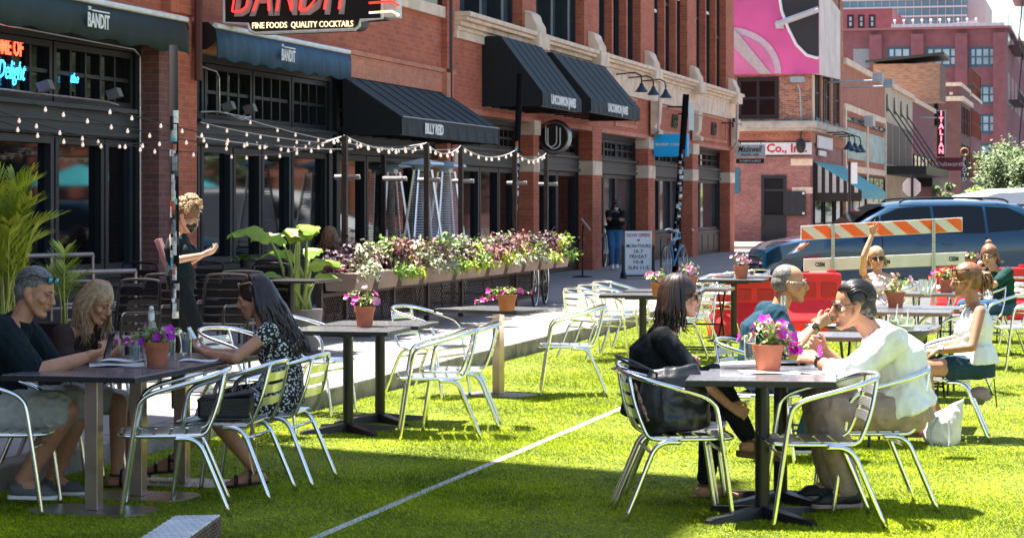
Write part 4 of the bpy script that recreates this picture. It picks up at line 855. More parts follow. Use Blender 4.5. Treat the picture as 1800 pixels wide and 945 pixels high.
chair((1107, 634), (1026, 638), 'first of three armchairs left of the far double table near the kerb')
chair((1128, 622), (1052, 626), 'second of three armchairs left of the far double table near the kerb')
chair((1146, 612), (1076, 615), 'third and farthest of three armchairs left of the far double table near the kerb')
chair((1163, 636), (1247, 633), 'nearest armchair seen just right of the head of the woman in black')
chair((1188, 622), (1268, 620), 'armchair just behind the nearest one right of the woman in black')
chair((1240, 597), (1312, 592), 'nearer of two empty armchairs in front of the left red barrier')
chair((1268, 590), (1334, 586), 'farther of two empty armchairs in front of the left red barrier')
chair((1300, 578), (1362, 576), 'armchair at the red barrier behind the bald man')
chair_at(G(1344, 806), R(-20), 'aluminium armchair under the man in the blue T-shirt')
chair((1592, 775), (1741, 778), 'aluminium armchair under the woman in the white tank top')
chair((1624, 696), (1757, 694), 'empty armchair directly behind the woman in the white tank top')
chair((1697, 628), (1786, 625), 'armchair under the woman in the dark green top')
chair((1745, 606), (1838, 603), 'armchair cut by the right edge behind the dark green top')
chair((1755, 655), (1870, 652), 'armchair cut by the right edge in front of the dark green top')
chair_at(G(1560, 618), R(200), 'armchair under the woman who raises her arm')
chair_at(G(1640, 612), R(170), 'bright empty armchair by the drinking glasses behind the right tables')
# ================================================================ tables
def tops(m_name='tabletop'): pass
def table(c, yaw, kind, label, group, w=.76, d=.66):
    r = thing('cafe_table', (c.x, c.y, c.z), label, 'table', group, yaw)     # local x = d, local y = w
    MB().box(-d / 2, d / 2, -w / 2, w / 2, .722, .75).build('tabletop', M_WOODT, r, bevel=.003)
    MB().box(-d / 2 - .003, d / 2 + .003, -w / 2 - .003, w / 2 + .003, .718, .7445).build('edge_band', M_TEDGE if kind != 'fold' else mat('pink_brown_edge', (.3, .16, .14), .4), r)
    if kind == 'round':
        MB().lathe([(.0, 0.03), (.038, .03), (.038, .70), (.0, .70)], n=20).build('pedestal', M_BLACK, r, auto=40)
        MB().obox((0, 0, .708), (.18, 0, 0), (0, .03, 0), (0, 0, .008)).obox((0, 0, .7), (.03, 0, 0), (0, .18, 0), (0, 0, .007)).build('bracket', M_BLACK, r)
        for k in range(4):
            a = R(45 + 90 * k); u = Vector((math.cos(a), math.sin(a), 0)); v = Vector((-u.y, u.x, 0)); rs = []
            for t, h, wd in ((.02, .075, .045), (.12, .06, .042), (.25, .045, .036), (.36, .035, .032), (.385, .025, .022)):
                rs.append([u * t + v * (wd * x) + Vector((0, 0, z * h)) for x, z in ((-1, .12), (1, .12), (.8, 1), (-.8, 1))])
            MB().rings(rs).build('base_foot', M_BLACK, r, auto=35)
    elif kind == 'square':
        MB().box(-.038, .038, -.038, .038, .012, .718).build('pedestal', mat('brushed_steel', (.55, .44, .4), .36, 1, var=.2, vs=6), r, bevel=.004)
        MB().box(-.2, .2, -.26, .26, .0, .011).prism([(-.1, -.34, 0), (.1, -.34, 0), (.2, -.261, 0), (-.2, -.261, 0)], (0, 0, .011)).prism([(-.2, .261, 0), (.2, .261, 0), (.1, .34, 0), (-.1, .34, 0)], (0, 0, .011)).build('base_plate', M_STEEL, r)
        MB().obox((0, 0, .712), (.15, 0, 0), (0, .15, 0), (0, 0, .006)).build('bracket', M_BLACK, r)
    else:
        for sy in (-1, 1):
            m = MB(); y = sy * (w / 2 - .08)
            m.obox((0, y, .36), Vector((-.27, 0, .35)), Vector((0, .008, 0)), Vector((.35, 0, .27)).normalized() * .018); m.build('leg', M_BLACK, r)
            y = sy * (w / 2 - .1); MB().obox((0, y, .36), Vector((.27, 0, .35)), Vector((0, .008, 0)), Vector((-.35, 0, .27)).normalized() * .018).build('leg', M_BLACK, r)
        MB().tube([(.2, -w / 2 + .09, .1), (.2, w / 2 - .09, .1)], .01).tube([(-.2, -w / 2 + .09, .1), (-.2, w / 2 - .09, .1)], .01).tube([(0, -w / 2 + .09, .36), (0, w / 2 - .09, .36)], .01).build('stretcher', M_BLACK, r)
    return r
TL = [G(165, 898), G(243, 873), G(320, 850)]
for c, lab in zip(TL, ('nearest', 'middle', 'farthest')): table(c, SROT, 'square', lab + ' of three joined dark tables with steel pedestals at the left in the shade', 'left row of tables', d=.645)
T6a, T6b = G(1340, 912), G(1372, 884)
table(T6a, R(82), 'round', 'nearer half of the double pedestal table between the woman in black and white shirt', 'double table at the right', d=.66)
table(T6b, R(82), 'round', 'farther half of the double pedestal table between the woman in black and white shirt', 'double table at the right', d=.66)
TM = [G(612, 760), G(668, 742)]
for c, lab in zip(TM, ('nearer', 'farther')): table(c, SROT + .05, 'round', lab + ' of two joined pedestal tables holding pale petunias, left of the empty chairs', 'middle double table')
TLn = G(876, 694); table(TLn, SROT - .35, 'square', 'lone narrow table on a steel post with magenta petunias beside the kerb', None, w=.86, d=.7)
T4 = [G(1130, 648), G(1168, 636)]
for c, lab in zip(T4, ('left', 'right')): table(c, SROT + .1, 'round', lab + ' far pedestal table behind the woman in black', 'far double table', w=.8)
T4b = G(1222, 628); table(T4b, SROT, 'fold', 'folding table right behind the head of the woman in black', None, d=.6)
T5 = [G(1290, 600), G(1318, 590)]
for c, lab in zip(T5, ('left', 'right')): table(c, SROT, 'round', lab + ' pedestal table standing against the left red barrier', 'tables by the red barrier')
T7 = [G(1462, 778), G(1556, 752), G(1592, 702), G(1612, 690), G(1662, 645), G(1712, 600)]
for c, lab in zip(T7, ('folding table with the food tray of the man in the blue T-shirt', 'folding table with a grey bowl and a drink behind the white shirt', 'folding table with a pot of pink and white petunias behind the white shirt', 'folding table with a pinkish edge beside the tank top woman', 'folding table with empty drinking glasses near the far right', 'far folding table in front of the woman in green')):
    table(c, SROT, 'fold', lab, 'folding tables at the right', d=.62)
# ================================================================ people
V3 = Vector
def remesh(mb, vox, it=3):
    me = bpy.data.meshes.new('tmp'); me.from_pydata(mb.v, [], mb.f); me.update()
    o = bpy.data.objects.new('tmp', me); COL.objects.link(o)
    md = o.modifiers.new('r', 'REMESH'); md.mode = 'VOXEL'; md.voxel_size = vox
    if it: sm = o.modifiers.new('s', 'SMOOTH'); sm.factor = .5; sm.iterations = it
    dg = bpy.context.evaluated_depsgraph_get(); ev = o.evaluated_get(dg); out = bpy.data.meshes.new_from_object(ev)
    bpy.data.objects.remove(o); bpy.data.meshes.remove(me); return out
def put(me, name, m, parent, off, folds=0, fs=18, st=(1, 1, 1)):
    n = len(me.vertices); co = np.empty(n * 3, np.float32); me.vertices.foreach_get('co', co); co = co.reshape(-1, 3)
    if folds:
        no = np.empty(n * 3, np.float32); me.vertex_normals.foreach_get('vector', no); no = no.reshape(-1, 3)
        d = np.array([noise.fractal(V3((c[0] * fs * st[0], c[1] * fs * st[1], c[2] * fs * st[2])), 1.0, 2.0, 2) for c in co], np.float32)
        r_ = np.abs(d); co = co + no * ((.55 - r_) * folds)[:, None]
    co = co - np.array(off, np.float32); me.vertices.foreach_set('co', co.ravel())
    me.polygons.foreach_set('use_smooth', [True] * len(me.polygons)); me.materials.clear(); me.materials.append(m); me.name = name; me.update()
    o = bpy.data.objects.new(name, me); COL.objects.link(o); o.parent = parent; return o
def ik(a, c, l1, l2, hint):
    a, c = V3(a), V3(c); d = c - a; L_ = d.length; mx = (l1 + l2) * .995
    if L_ > mx: c = a + d * (mx / L_); d = c - a; L_ = mx
    if L_ < abs(l1 - l2) + .02: L_ = abs(l1 - l2) + .02; c = a + d.normalized() * L_; d = c - a
    x = (l1 * l1 - l2 * l2 + L_ * L_) / (2 * L_); h = math.sqrt(max(l1 * l1 - x * x, 0)); t = d.normalized()
    hv = V3(hint) - a; hv = hv - t * hv.dot(t); hv = hv.normalized() if hv.length > 1e-4 else t.orthogonal().normalized()
    return a + t * x + hv * h, c
def tint(name, col, **k): return mat(name, col, **k)
SKIN = {}
def skin(tone):
    c = {'fair': (.62, .33, .22), 'tan': (.5, .24, .14), 'olive': (.42, .2, .12), 'red': (.55, .27, .18)}[tone]
    return mat('skin_' + tone, c, .5, var=.1, vs=25, bump=.06, bs=220, sss=.12)
def hand(mb, wr, d, pn, curl=.5, sc=1.0, thumb=1, spread=.1, curls=None):
    """palm and five fingers: d = wrist to knuckles, pn = direction the palm faces, thumb = +-1 side"""
    wr, d, pn = V3(wr), V3(d).normalized(), V3(pn); pn = (pn - d * pn.dot(d)).normalized(); sd_ = d.cross(pn) * thumb
    L_ = .095 * sc; P = lambda x, y, z: wr + d * (x * sc) + sd_ * (y * sc) + pn * (z * sc)
    rs = []
    for x, hw, th in ((-.012, .026, .02), (.02, .033, .018), (.055, .040, .016), (.088, .041, .012)):
        rs.append([P(x, hw * math.cos(a), th * math.sin(a)) for a in np.linspace(0, 2 * math.pi, 12, endpoint=False)])
    mb.rings(rs)
    for i, (y, l_, r_) in enumerate(((.031, .070, .0088), (.0105, .078, .009), (-.0105, .072, .0088), (-.031, .056, .008))):
        c = (curls[i] if curls else curl); a = 0; p = P(.084, y * .98, 0); sp = spread * (1.5 - i) * .35
        for j, f in enumerate((.44, .32, .26)):
            a += c * (.9, 1.15, .8)[j]; dr = (d * math.cos(a) + pn * math.sin(a) + sd_ * sp * (1 if c < .8 else .3)).normalized(); q = p + dr * (l_ * f * sc)
            mb.cap(p, q, r_ * sc * (1 - .08 * j), r_ * sc * (.93 - .08 * j), 10); p = q
    p = P(.012, .024, .006); q = P(.045, .052, .018); s2 = q + (d * .75 + sd_ * .25 + pn * .45).normalized() * (.03 * sc); e = s2 + (d * .8 - sd_ * .1 + pn * .5).normalized() * (.026 * sc)
    mb.cap(p, q, .0145 * sc, .0115 * sc, 10); mb.cap(q, s2, .011 * sc, .0098 * sc, 10); mb.cap(s2, e, .0098 * sc, .0085 * sc, 10)
def headparts(mb, C, f, u, sc, fem, nose=1.0, chin=1.0, full=1.0):
    f, u = V3(f).normalized(), V3(u); u = (u - f * u.dot(f)).normalized(); s = f.cross(u)
    P = lambda a, b, c: C + s * (a * sc) + f * (b * sc) + u * (c * sc)
    E = lambda c, a, b, d, n=20, m=14: mb.ell(P(*c), s * (a * sc), f * (b * sc), u * (d * sc), n, m)
    E((0, -.012, .028), .075, .096, .086); E((0, .028, -.03), .062 * full, .062, .082)
    E((0, .045, -.082), .045 * full, .038, .034); E((0, .072, -.102 - .004 * (chin - 1)), .024 * chin, .021, .02)
    for q in (-1, 1):
        mb.cap(P(.058 * q, 0, -.04), P(.022 * q, .06, -.1), .022 * sc, .018 * sc); E((.04 * q, .066, -.028), .024 * full, .022, .02)
        E((.078 * q, -.008, -.012), .008, .019, .031, 12, 8); E((.084 * q, -.016, -.008), .006, .012, .026, 10, 8)
        E((.03 * q, .084, .018), .026, .013, .009)                 # brow ridge
        E((.031 * q, .073, .0), .014, .014, .011, 12, 8)            # eyeball bulge / lids
    mb.cap(P(0, .09, .012), P(0, .108 * (1 + .02 * nose), -.028), .0085 * sc, .0125 * sc * nose); E((0, .102, -.036), .017 * nose, .014, .01, 12, 8)
    E((0, .090, -.058), .023, .011, .008, 12, 8); E((0, .088, -.071), .02, .011, .0085, 12, 8)
    return P, s, f, u
def strands(mb, P, n, rs, L_, r0=.0075, side=(-1, 1), front=.5, wave=.02, lift=.0, gather=None, out=.1, top=None, fall=None):
    """locks of hair: from the crown, over the skull, falling to length L_"""
    for k in range(n):
        a = rs.uniform(-math.pi, math.pi)                            # around the head, 0 = back
        if abs(a) > math.pi * front: a = rs.uniform(-math.pi * front, math.pi * front)
        ca, sa = math.cos(a), math.sin(a)
        q = [P(.015 * sa, -.01, .130 + .004 * rs.random()), P(.06 * sa, -.018 - .068 * ca, .112), P(.088 * sa, -.02 - .104 * ca, .045), P((.093 + out * .2) * sa, -.015 - (.108 + out * .1) * ca, -.05)]
        base = q[-1]; L2 = L_ * rs.uniform(.75, 1.1); m = max(3, int(L2 / .05)); ph = rs.random() * 6.28; sd_ = V3((rs.gauss(0, 1), rs.gauss(0, 1), 0)) * .5
        dn = fall or V3((0, 0, -1))
        for j in range(1, m + 1):
            t = j / m; w_ = wave * math.sin(ph + t * 9 + k) * t ** .5
            q.append(base + dn * (L2 * t) + sd_ * (.03 * t) + V3((w_, w_ * math.cos(ph), 0)))
        q = smooth_path(q, 2); N = len(q); r_ = r0 * rs.uniform(.7, 1.3)
        mb.tube(q, [(r_ * (1 - .75 * (i / N) ** 2), r_ * .55 * (1 - .6 * i / N)) for i in range(N)], 5)
def swept(mb, P, n, rs, r=.0055, p0=.35, p1=3.5, um=.93, s=1.0):
    for k in range(n):
        u_ = rs.uniform(-um, um); Rr = math.sqrt(1 - u_ * u_); e = p1 - .35 * abs(u_) + rs.uniform(-.15, .15); st = p0 + .25 * u_ * u_ + rs.uniform(-.06, .06); dr = rs.gauss(0, .05)
        q = [P((.084 * u_ + .01 * math.sin(t * 2 + k) * .4) * s, (-.022 + math.cos(t) * Rr * .101) * s, (.034 + math.sin(t) * Rr * .091) * s) for t in np.linspace(st, e, 12)]
        mb.tube(q, [(r * (.5 + .5 * math.sin(math.pi * min(i + 1, 11) / 12)), r * .5) for i in range(12)], 5)
def glasses(P, root, off, m, lens, big=1.0, up=0, fwd=0, tilt=0, name='sunglasses'):
    g = MB(); ln = MB(); z0 = .002 + up; y0 = .096 + fwd
    for q in (-1, 1):
        c = [(q * (.033 + .026 * big * math.cos(a) * 1.05), y0 - .004 * abs(math.cos(a) * q), z0 + .019 * big * math.sin(a)) for a in np.linspace(0, 2 * math.pi, 14, endpoint=False)]
        g.tube([P(*x) for x in c], .0028, 6, closed=True)
        ln.rings([[P(x, y - .002, z) for x, y, z in c], [P(x, y + .001, z) for x, y, z in c]])
        g.tube([P(q * .06, y0 - .004, z0 + .01), P(q * .076, y0 - .03, z0 + .006), P(q * .081, -.005 + fwd * .3, z0 + .004), P(q * .08, -.022, z0 - .02)], .0032, 6)
    g.tube([P(-.009, y0, z0 + .008), P(0, y0 + .006, z0 + .011), P(.009, y0, z0 + .008)], .003, 6)
    o = g.build(name, m, root, off=off, smooth=True); ln.build('lens', lens, o, off=off, smooth=True); return o
def person(name_label, base, J, look, seed=1, vox=.006, pose='sit'):
    """J: pelvis, neck, head, f (face), u, lat (towards the person's left), wrists, elbow hints, ankles, knee hints, toes; look: clothing"""
    rs = random.Random(seed); base = V3(base); root = thing('person', base, name_label, 'person', look.get('group'))
    fem = look.get('fem', False); k = J.get('k', 1.0); ks = J.get('build', 1.0)
    Pv, Nk, Hd = V3(J['pelvis']), V3(J['neck']), V3(J['head']); lat = V3(J['lat']).normalized(); lat2 = V3(J.get('lat2', J['lat'])).normalized()
    up = (Nk - Pv).normalized(); fr = lat.cross(up) ; fr = -fr if fr.dot(V3(J['f'])) < -.2 else fr
    fr2 = lat2.cross(up); fr2 = fr2 if fr2.dot(fr) > 0 else -fr2
    hunch = J.get('hunch', .04); sw = (.165 if fem else .19) * k * ks; hw = .09 * k
    Wst = Pv.lerp(Nk, .34) - fr * hunch * .7 + fr * J.get('belly', 0) * .5; Chs = Pv.lerp(Nk, .68) - fr * hunch; Sh = Pv.lerp(Nk, .9) - fr * hunch * .5
    def torso(mb, g=0.0, hem=None, neckring=True, lo=0):
        R_ = []
        st = [(Pv - up * .09, lat, fr, .155, .115), (Pv, lat, fr, .175, .125), (Pv.lerp(Wst, .5), lat, fr, .165, .118), (Wst, lat, fr, .14, .105), (Wst.lerp(Chs, .5), lat2, fr2, .15, .11), (Chs, lat2, fr2, .165, .115), (Sh, lat2, fr2, .165, .09), (Nk.lerp(Sh, .35), lat2, fr2, .1, .07), (Nk + up * .01, lat2, fr2, .062, .06)]
        for i, (c, a, b, ra, rb) in enumerate(st[lo:]):
            i += lo; w_ = 1.0
            if fem: w_ = (1.0, 1.03, .98, .9, .9, .93, .92, .9, .85)[i]
            ra *= k * ks * w_; rb *= k * ks * w_
            if i in (2, 3, 4): rb += J.get('belly', 0) * .5; ra += J.get('belly', 0) * .35; 
            R_.append([c + a * ((ra + g) * math.cos(t)) + b * ((rb + g) * math.sin(t)) for t in np.linspace(0, 2 * math.pi, 20, endpoint=False)])
        mb.rings(R_)
        if fem:
            for q in (-1, 1): mb.ell(Chs + lat2 * (.068 * q) + fr2 * (.075 + g * .3) - up * .035, lat2 * (.062 + g * .5), fr2 * (.058 + g * .5), up * (.062 + g * .5), 14, 10)
    S = {}; 
    for q, nm in ((1, 'L'), (-1, 'R')):
        sh = Sh + lat2 * (sw * q) + up * .02 + V3(J.get('sh' + nm, (0, 0, 0))); hp = Pv + lat * (hw * q) - up * .03
        el, wr = ik(sh, J['wr' + nm], .29 * k, .255 * k, J['el' + nm]); kn, an = ik(hp, J['an' + nm], .43 * k, .42 * k, J['kn' + nm]); S[nm] = (sh, el, wr, hp, kn, an)
    A1, A2, A3 = ((.043, .034, .024) if fem else (.053, .042, .029)); T1, T2, T3, T4 = ((.085, .058, .05, .034) if fem else (.088, .062, .054, .039))
    A1, A2, A3, T1, T2, T3, T4 = [x * k * (ks if i < 7 else 1) for i, x in enumerate((A1, A2, A3, T1, T2, T3, T4))]
    def arm(mb, nm, g=0, fu=1.0, sh_g=0, ff=0.0):
        sh, el, wr, *_ = S[nm]
        if fu > 0: e = sh.lerp(el, fu); mb.cap(sh, e, A1 + g + sh_g, A1 + (A2 - A1) * fu + g)
        if ff > 0:
            mid = el.lerp(wr, .3); mb.cap(el, mid, A2 + g, A2 * 1.04 + g); mb.cap(mid, el.lerp(wr, ff), A2 * 1.04 + g, A3 + (A2 - A3) * (1 - ff) + g)
    def leg(mb, nm, g=0, ft=1.0, fs=0.0, g2=None):
        sh, el, wr, hp, kn, an = S[nm]; g2 = g if g2 is None else g2
        e = hp.lerp(kn, ft); mb.cap(hp, e, T1 + g, T1 + (T2 - T1) * ft + g2)
        if fs > 0:
            mid = kn.lerp(an, .3); cal = (kn - hp).normalized() * 0
            mb.cap(kn, mid, T2 * .95 + g2, T3 * 1.08 + g2); mb.cap(mid, kn.lerp(an, fs), T3 * 1.08 + g2, T4 + (T3 - T4) * (1 - fs) + g2)
    # body -----------------------------------------------------
    mb = MB(); torso(mb)
    f, u = V3(J['f']), V3(J.get('u', (0, 0, 1)))
    P, hs, hf, hu = headparts(mb, Hd, f, u, k * J.get('hk', 1.0), fem, look.get('nose', 1), look.get('chin', .85 if fem else 1.1), look.get('full', .95 if fem else 1.05))
    mb.cap(Nk - up * .03, P(0, -.025, -.06), .052 if fem else .06, .047 if fem else .056)
    mb.cap(Sh + lat2 * sw * .85, Nk + up * .01, A1 * .95, .05); mb.cap(Sh - lat2 * sw * .85, Nk + up * .01, A1 * .95, .05)
    for nm in 'LR':
        arm(mb, nm, 0, 1, 0, 1.0); leg(mb, nm, 0, 1, 1.0); sh, el, wr, hp, kn, an = S[nm]
        hd = J.get('hd' + nm) or (wr - el); hand(mb, wr + V3(hd).normalized() * .012, hd, J.get('pn' + nm, (0, 0, -1)), J.get('cu' + nm, .45), .95 * k, J.get('th' + nm, 1), curls=J.get('cus' + nm), spread=J.get('sp' + nm, .15))
        to = V3(J['to' + nm]).normalized(); ft_ = an + V3((0, 0, -.0)); dn = V3(J.get('sole' + nm, (0, 0, -1)))
        mb.cap(an + dn * .045 - to * .03, an + dn * .05 + to * .12, .034 * k, .03 * k); mb.cap(an, an + to * .1 + dn * .045, T4, .03 * k); mb.cap(an + dn * .058 + to * .12, an + dn * .062 + to * .175, .028 * k, .018 * k)
    body = put(remesh(mb, vox, 3), 'body', skin(look.get('skin', 'fair')), root, base)
    # face details ---------------------------------------------
    fm = MB(); 
    for q in (-1, 1): fm.ell(P(.031 * q, .0855, .001), hs * .0115, hf * .004, hu * (.003 if look.get('lids', False) else .0062), 10, 6)
    if look.get('lids'): fm.build('eyelashes', mat('dark_lash', (.02, .012, .01), .8), root, off=base)
    elif not look.get('noeyes'):
        fm.build('eye', mat('eye_white', (.6, .58, .55), .3), root, off=base); im = MB()
        for q in (-1, 1): im.ell(P(.031 * q, .0892, .001), hs * .0055, hf * .0015, hu * .0055, 10, 6)
        im.build('iris', mat('iris_dark', (.03, .02, .015), .3), root, off=base)
    bm_ = MB()
    for q in (-1, 1): bm_.tube([P(.014 * q, .098, .022), P(.032 * q, .098, .028), P(.05 * q, .086, .022)], [.0035, .004, .002], 6)
    bm_.build('eyebrow', look.get('brow', mat('brow_brown', (.06, .035, .02), .8)), root, off=base)
    lm = MB().ell(P(0, .0995, -.0605), hs * .02, hf * .0035, hu * .0035, 12, 6).ell(P(0, .0975, -.068), hs * .017, hf * .0035, hu * .004, 12, 6)
    lm.build('lips', mat('lips_rose' if fem else 'lips_pale', (.4, .1, .09) if fem else (.36, .15, .11), .4), root, off=base)
    # clothing ---------------------------------------------------
    sc_ = look['top']; g = .012
    mb = MB(); torso(mb, g, lo=0 if look.get('dress') else 1)
    for nm in 'LR':
        if sc_.get('sl', .5) > 0: arm(mb, nm, sc_.get('g', .014), min(sc_['sl'], 1), .006, max(sc_['sl'] - 1, 0))
    if sc_.get('hem'):
        h = sc_['hem']; R_ = []
        for c, ra, rb in ((Pv + up * .12, .172, .125), (Pv + up * .05, .2, .15), (Pv - up * (.0 + h * .5), .215, .168)): R_.append([c + lat * (ra * k * ks * math.cos(t)) + fr * (rb * k * ks * math.sin(t)) for t in np.linspace(0, 2 * math.pi, 20, endpoint=False)])
        mb.rings(R_)
    if look.get('dress'):
        for nm in 'LR': leg(mb, nm, .028, .82, 0, .03)
        sa, sb = S['L'], S['R']; a0, a1 = (sa[3] + sb[3]) / 2, (sa[3].lerp(sa[4], .8) + sb[3].lerp(sb[4], .8)) / 2; mb.cap(a0, a1, .09, .075)
    tp = put(remesh(mb, vox * 1.15, 2), sc_.get('name', 'shirt'), sc_['m'], root, base, folds=sc_.get('folds', .008), fs=sc_.get('fs', 14), st=(1, 1, .5))
    if sc_.get('collar'):
        cm = MB(); R_ = []
        for zz, r_ in ((-.012, .073), (.022, .066), (.03, .07), (.002, .085)): R_.append([Nk + up * (zz + .008) + lat2 * (r_ * math.cos(t)) + fr2 * (r_ * math.sin(t)) for t in np.linspace(0, 2 * math.pi, 18, endpoint=False)])
        cm.rings(R_, closed=True).build('collar', sc_['m'], tp, off=base, smooth=True)
    bt = look.get('bottom')
    if bt:
        mb = MB(); R_ = []
        for c, ra, rb in ((Pv - up * .1, .165, .13), (Pv - up * .03, .185, .137), (Pv + up * .03, .175, .128)): R_.append([c + lat * (ra * k * ks * math.cos(t)) + fr * (rb * k * ks * math.sin(t)) for t in np.linspace(0, 2 * math.pi, 20, endpoint=False)])
        mb.rings(R_)
        for nm in 'LR': leg(mb, nm, bt.get('g', .014), min(bt['len'], 1), max(bt['len'] - 1, 0), bt.get('g2', .016))
        put(remesh(mb, vox * 1.15, 2), bt.get('name', 'trousers'), bt['m'], root, base, folds=bt.get('folds', .009), fs=bt.get('fs', 13))
    sh_ = look.get('shoe')
    if sh_:
        for nm in 'LR':
            an = S[nm][5]; to = V3(J['to' + nm]).normalized(); dn = V3(J.get('sole' + nm, (0, 0, -1))).normalized(); sd_ = to.cross(dn); q = 1 if nm == 'L' else -1
            so_ = MB(); rs2 = []
            for x, w_ in ((-.075, .022), (-.06, .034), (0, .036), (.07, .044), (.13, .046), (.175, .036), (.2, .012)): rs2.append([an + to * x + sd_ * (w_ * a) + dn * (.066 + b * sh_.get('th', .022) ) for a, b in ((-1, 0), (1, 0), (1, 1), (-1, 1))])
            if sh_['kind'] == 'sandal':
                o = so_.rings(rs2).build('sandal', sh_['m'], root, off=base, bevel=.004)
                st_ = MB(); ar = lambda x, hgt, wd: [an + to * x + sd_ * (wd * math.cos(a)) + dn * (.07 - hgt * math.sin(a)) for a in np.linspace(0, math.pi, 9)]
                st_.tube(ar(.11, .055, .046), (.012, .003) and [(.014, .004)] * 9, 6); st_.tube(ar(.03, .1, .045), [(.01, .004)] * 9, 6)
                an_r = [an + dn * .005 + (to * math.cos(a) + sd_ * math.sin(a)) * (T4 + .006) for a in np.linspace(0, 2 * math.pi, 12, endpoint=False)]; st_.tube(an_r, .007, 6, closed=True)
                st_.build('strap', sh_['m'], o, off=base, smooth=True)
            else:
                o = so_.rings(rs2).build('shoe', sh_.get('sole', M_WHITE), root, off=base, bevel=.006); b_ = MB()
                b_.cap(an + dn * .035 - to * .03, an + dn * .045 + to * .13, .044, .037); b_.cap(an, an + dn * .04, .047, .045); b_.ell(an + dn * .055 + to * .1, to * .1, sd_ * .044, dn * .03)
                me = remesh(b_, .008, 3); put(me, 'upper', sh_['m'], o, base)
    return root, P, S, (hs, hf, hu), rs
def cloth(name, c, **k): return mat(name, c, k.pop('rough', .85), var=k.pop('var', .12), vs=k.pop('vs', 20), bump=k.pop('bump', .12), bs=k.pop('bs', 350), spec=.2, sheen=0)
M_BLK = cloth('black_jersey', (.010, .013, .016)); M_JEAN = cloth('blue_denim', (.03, .07, .14), var=.35, vs=9); M_DJEAN = cloth('black_denim', (.012, .016, .024))
M_WSH = cloth('white_linen', (.85, .85, .86), var=.03); M_KHAKI = cloth('taupe_chino', (.36, .27, .23)); M_NAVY = cloth('teal_blue_tshirt', (.010, .045, .075))
M_POLO = cloth('dark_teal_polo', (.006, .014, .018)); M_SHORT = cloth('stone_shorts', (.42, .42, .38)); M_TANK = cloth('white_tank', (.8, .8, .84), var=.03)
M_PINK = cloth('pale_pink_top', (.72, .52, .52)); M_GRN = cloth('dark_green_top', (.008, .045, .04)); M_DSH = cloth('dark_denim_shorts', (.02, .05, .08)); M_BROWNT = cloth('dark_brown_knit', (.04, .025, .02))
HB = mat('dark_brown_hair', (.026, .011, .008), .42, var=.3, vs=30, spec=.6); HBK = mat('black_hair', (.010, .007, .006), .35, var=.2, spec=.7); HBL = mat('blonde_hair', (.38, .24, .13), .45, var=.4, vs=40)
HGR = mat('grey_hair', (.16, .15, .14), .55, var=.5, vs=60); HLB = mat('light_brown_hair', (.2, .09, .04), .45, var=.5, vs=40); HCU = mat('curly_blonde_hair', (.55, .36, .2), .5, var=.4, vs=40)
M_LENS = mat('dark_lens', (.01, .008, .008), .06, var=0, spec=.8); M_SHOEB = mat('brown_leather', (.16, .07, .04), .5, var=.2); M_SILVER = mat('silver_frame', (.6, .6, .6), .25, 1)
def scalp(P, h, root, off, m, front=0, s=1.0, drop=0, name='hair', extra=None, vox=.006, folds=.004):
    mb = MB(); hs, hf, hu = h
    mb.ell(P(0, -.022, .036 - drop), hs * .083 * s, hf * .1 * s, hu * .089 * s, 20, 14)
    mb.ell(P(0, -.055, -.01), hs * .077 * s, hf * .066 * s, hu * .07 * s, 16, 10)
    if extra: extra(mb)
    return put(remesh(mb, vox, 1), name, m, root, off, folds=folds, fs=45, st=(1, 1, .4))
def Pt(a): return pt(*a)

# ---- woman in black, front right table
b = pt(1150, 878, 12.6); Yw = 12.6
J = dict(pelvis=pt(1137, 706, Yw), neck=pt(1172, 588, Yw), head=pt(1197, 521, Yw), f=(1, -.05, -.02), u=(.05, 0, 1), lat=(0, 1, 0), k=.95, hunch=.06,
    wrR=pt(1300, 730, 12.42), elR=pt(1215, 700, 12.2), wrL=pt(1212, 655, 12.78), elL=pt(1180, 760, 12.9), hdR=(1, .1, -.5), pnR=(0, 1, -.3), hdL=(.35, 0, .9), pnL=(-.2, -1, 0), cuL=1.35, cuR=.6,
    anR=pt(1318, 772, 12.5), knR=pt(1268, 640, 12.5), anL=pt(1240, 850, 12.78), knL=pt(1290, 650, 12.78), toR=(1, .05, -.12), toL=(1, 0, -.02), thR=1, thL=-1)
look = dict(fem=True, skin='fair', top=dict(m=M_BLK, sl=.88, g=.018, name='black_top', folds=.012), bottom=dict(m=M_DJEAN, len=1.9, name='jeans'), shoe=dict(kind='sandal', m=M_SHOEB, th=.035), noeyes=True, nose=.95)
root, P, S, h, rs = person('woman in a black top with brown wavy hair and sunglasses, at the front right table', (b.x, b.y, 0), J, look, 11, vox=.0055)
hr = scalp(P, h, root, root.location, HB, s=1.03, extra=lambda m: (m.ell(P(0, -.07, -.1), h[0] * .07, h[1] * .045, h[2] * .1), m.ell(P(0, -.05, -.17), h[0] * .06, h[1] * .035, h[2] * .06)))
mb = MB(); strands(mb, P, 130, rs, .15, r0=.010, front=.60, wave=.016, out=.12); mb.build('hair_locks', HB, hr, off=root.location, smooth=True)
glasses(P, root, root.location, M_BLACK, M_LENS, 1.15)
MB().ell(P(-.085, -.02, -.06), h[0] * .005, h[1] * .007, h[2] * .014, 8, 6).ell(P(-.086, -.02, -.085), h[0] * .004, h[1] * .004, h[2] * .008, 8, 6).build('earring', M_SILVER, root, off=root.location)
for nm in 'RL':
    hp, kn, an = S[nm][3:]; m = MB(); a0 = kn.lerp(an, .84); a1 = kn.lerp(an, .93); m.cap(a0, a1, .049, .045).build('jeans_cuff', cloth('cuff_denim', (.05, .07, .1)), root, off=root.location, smooth=True)

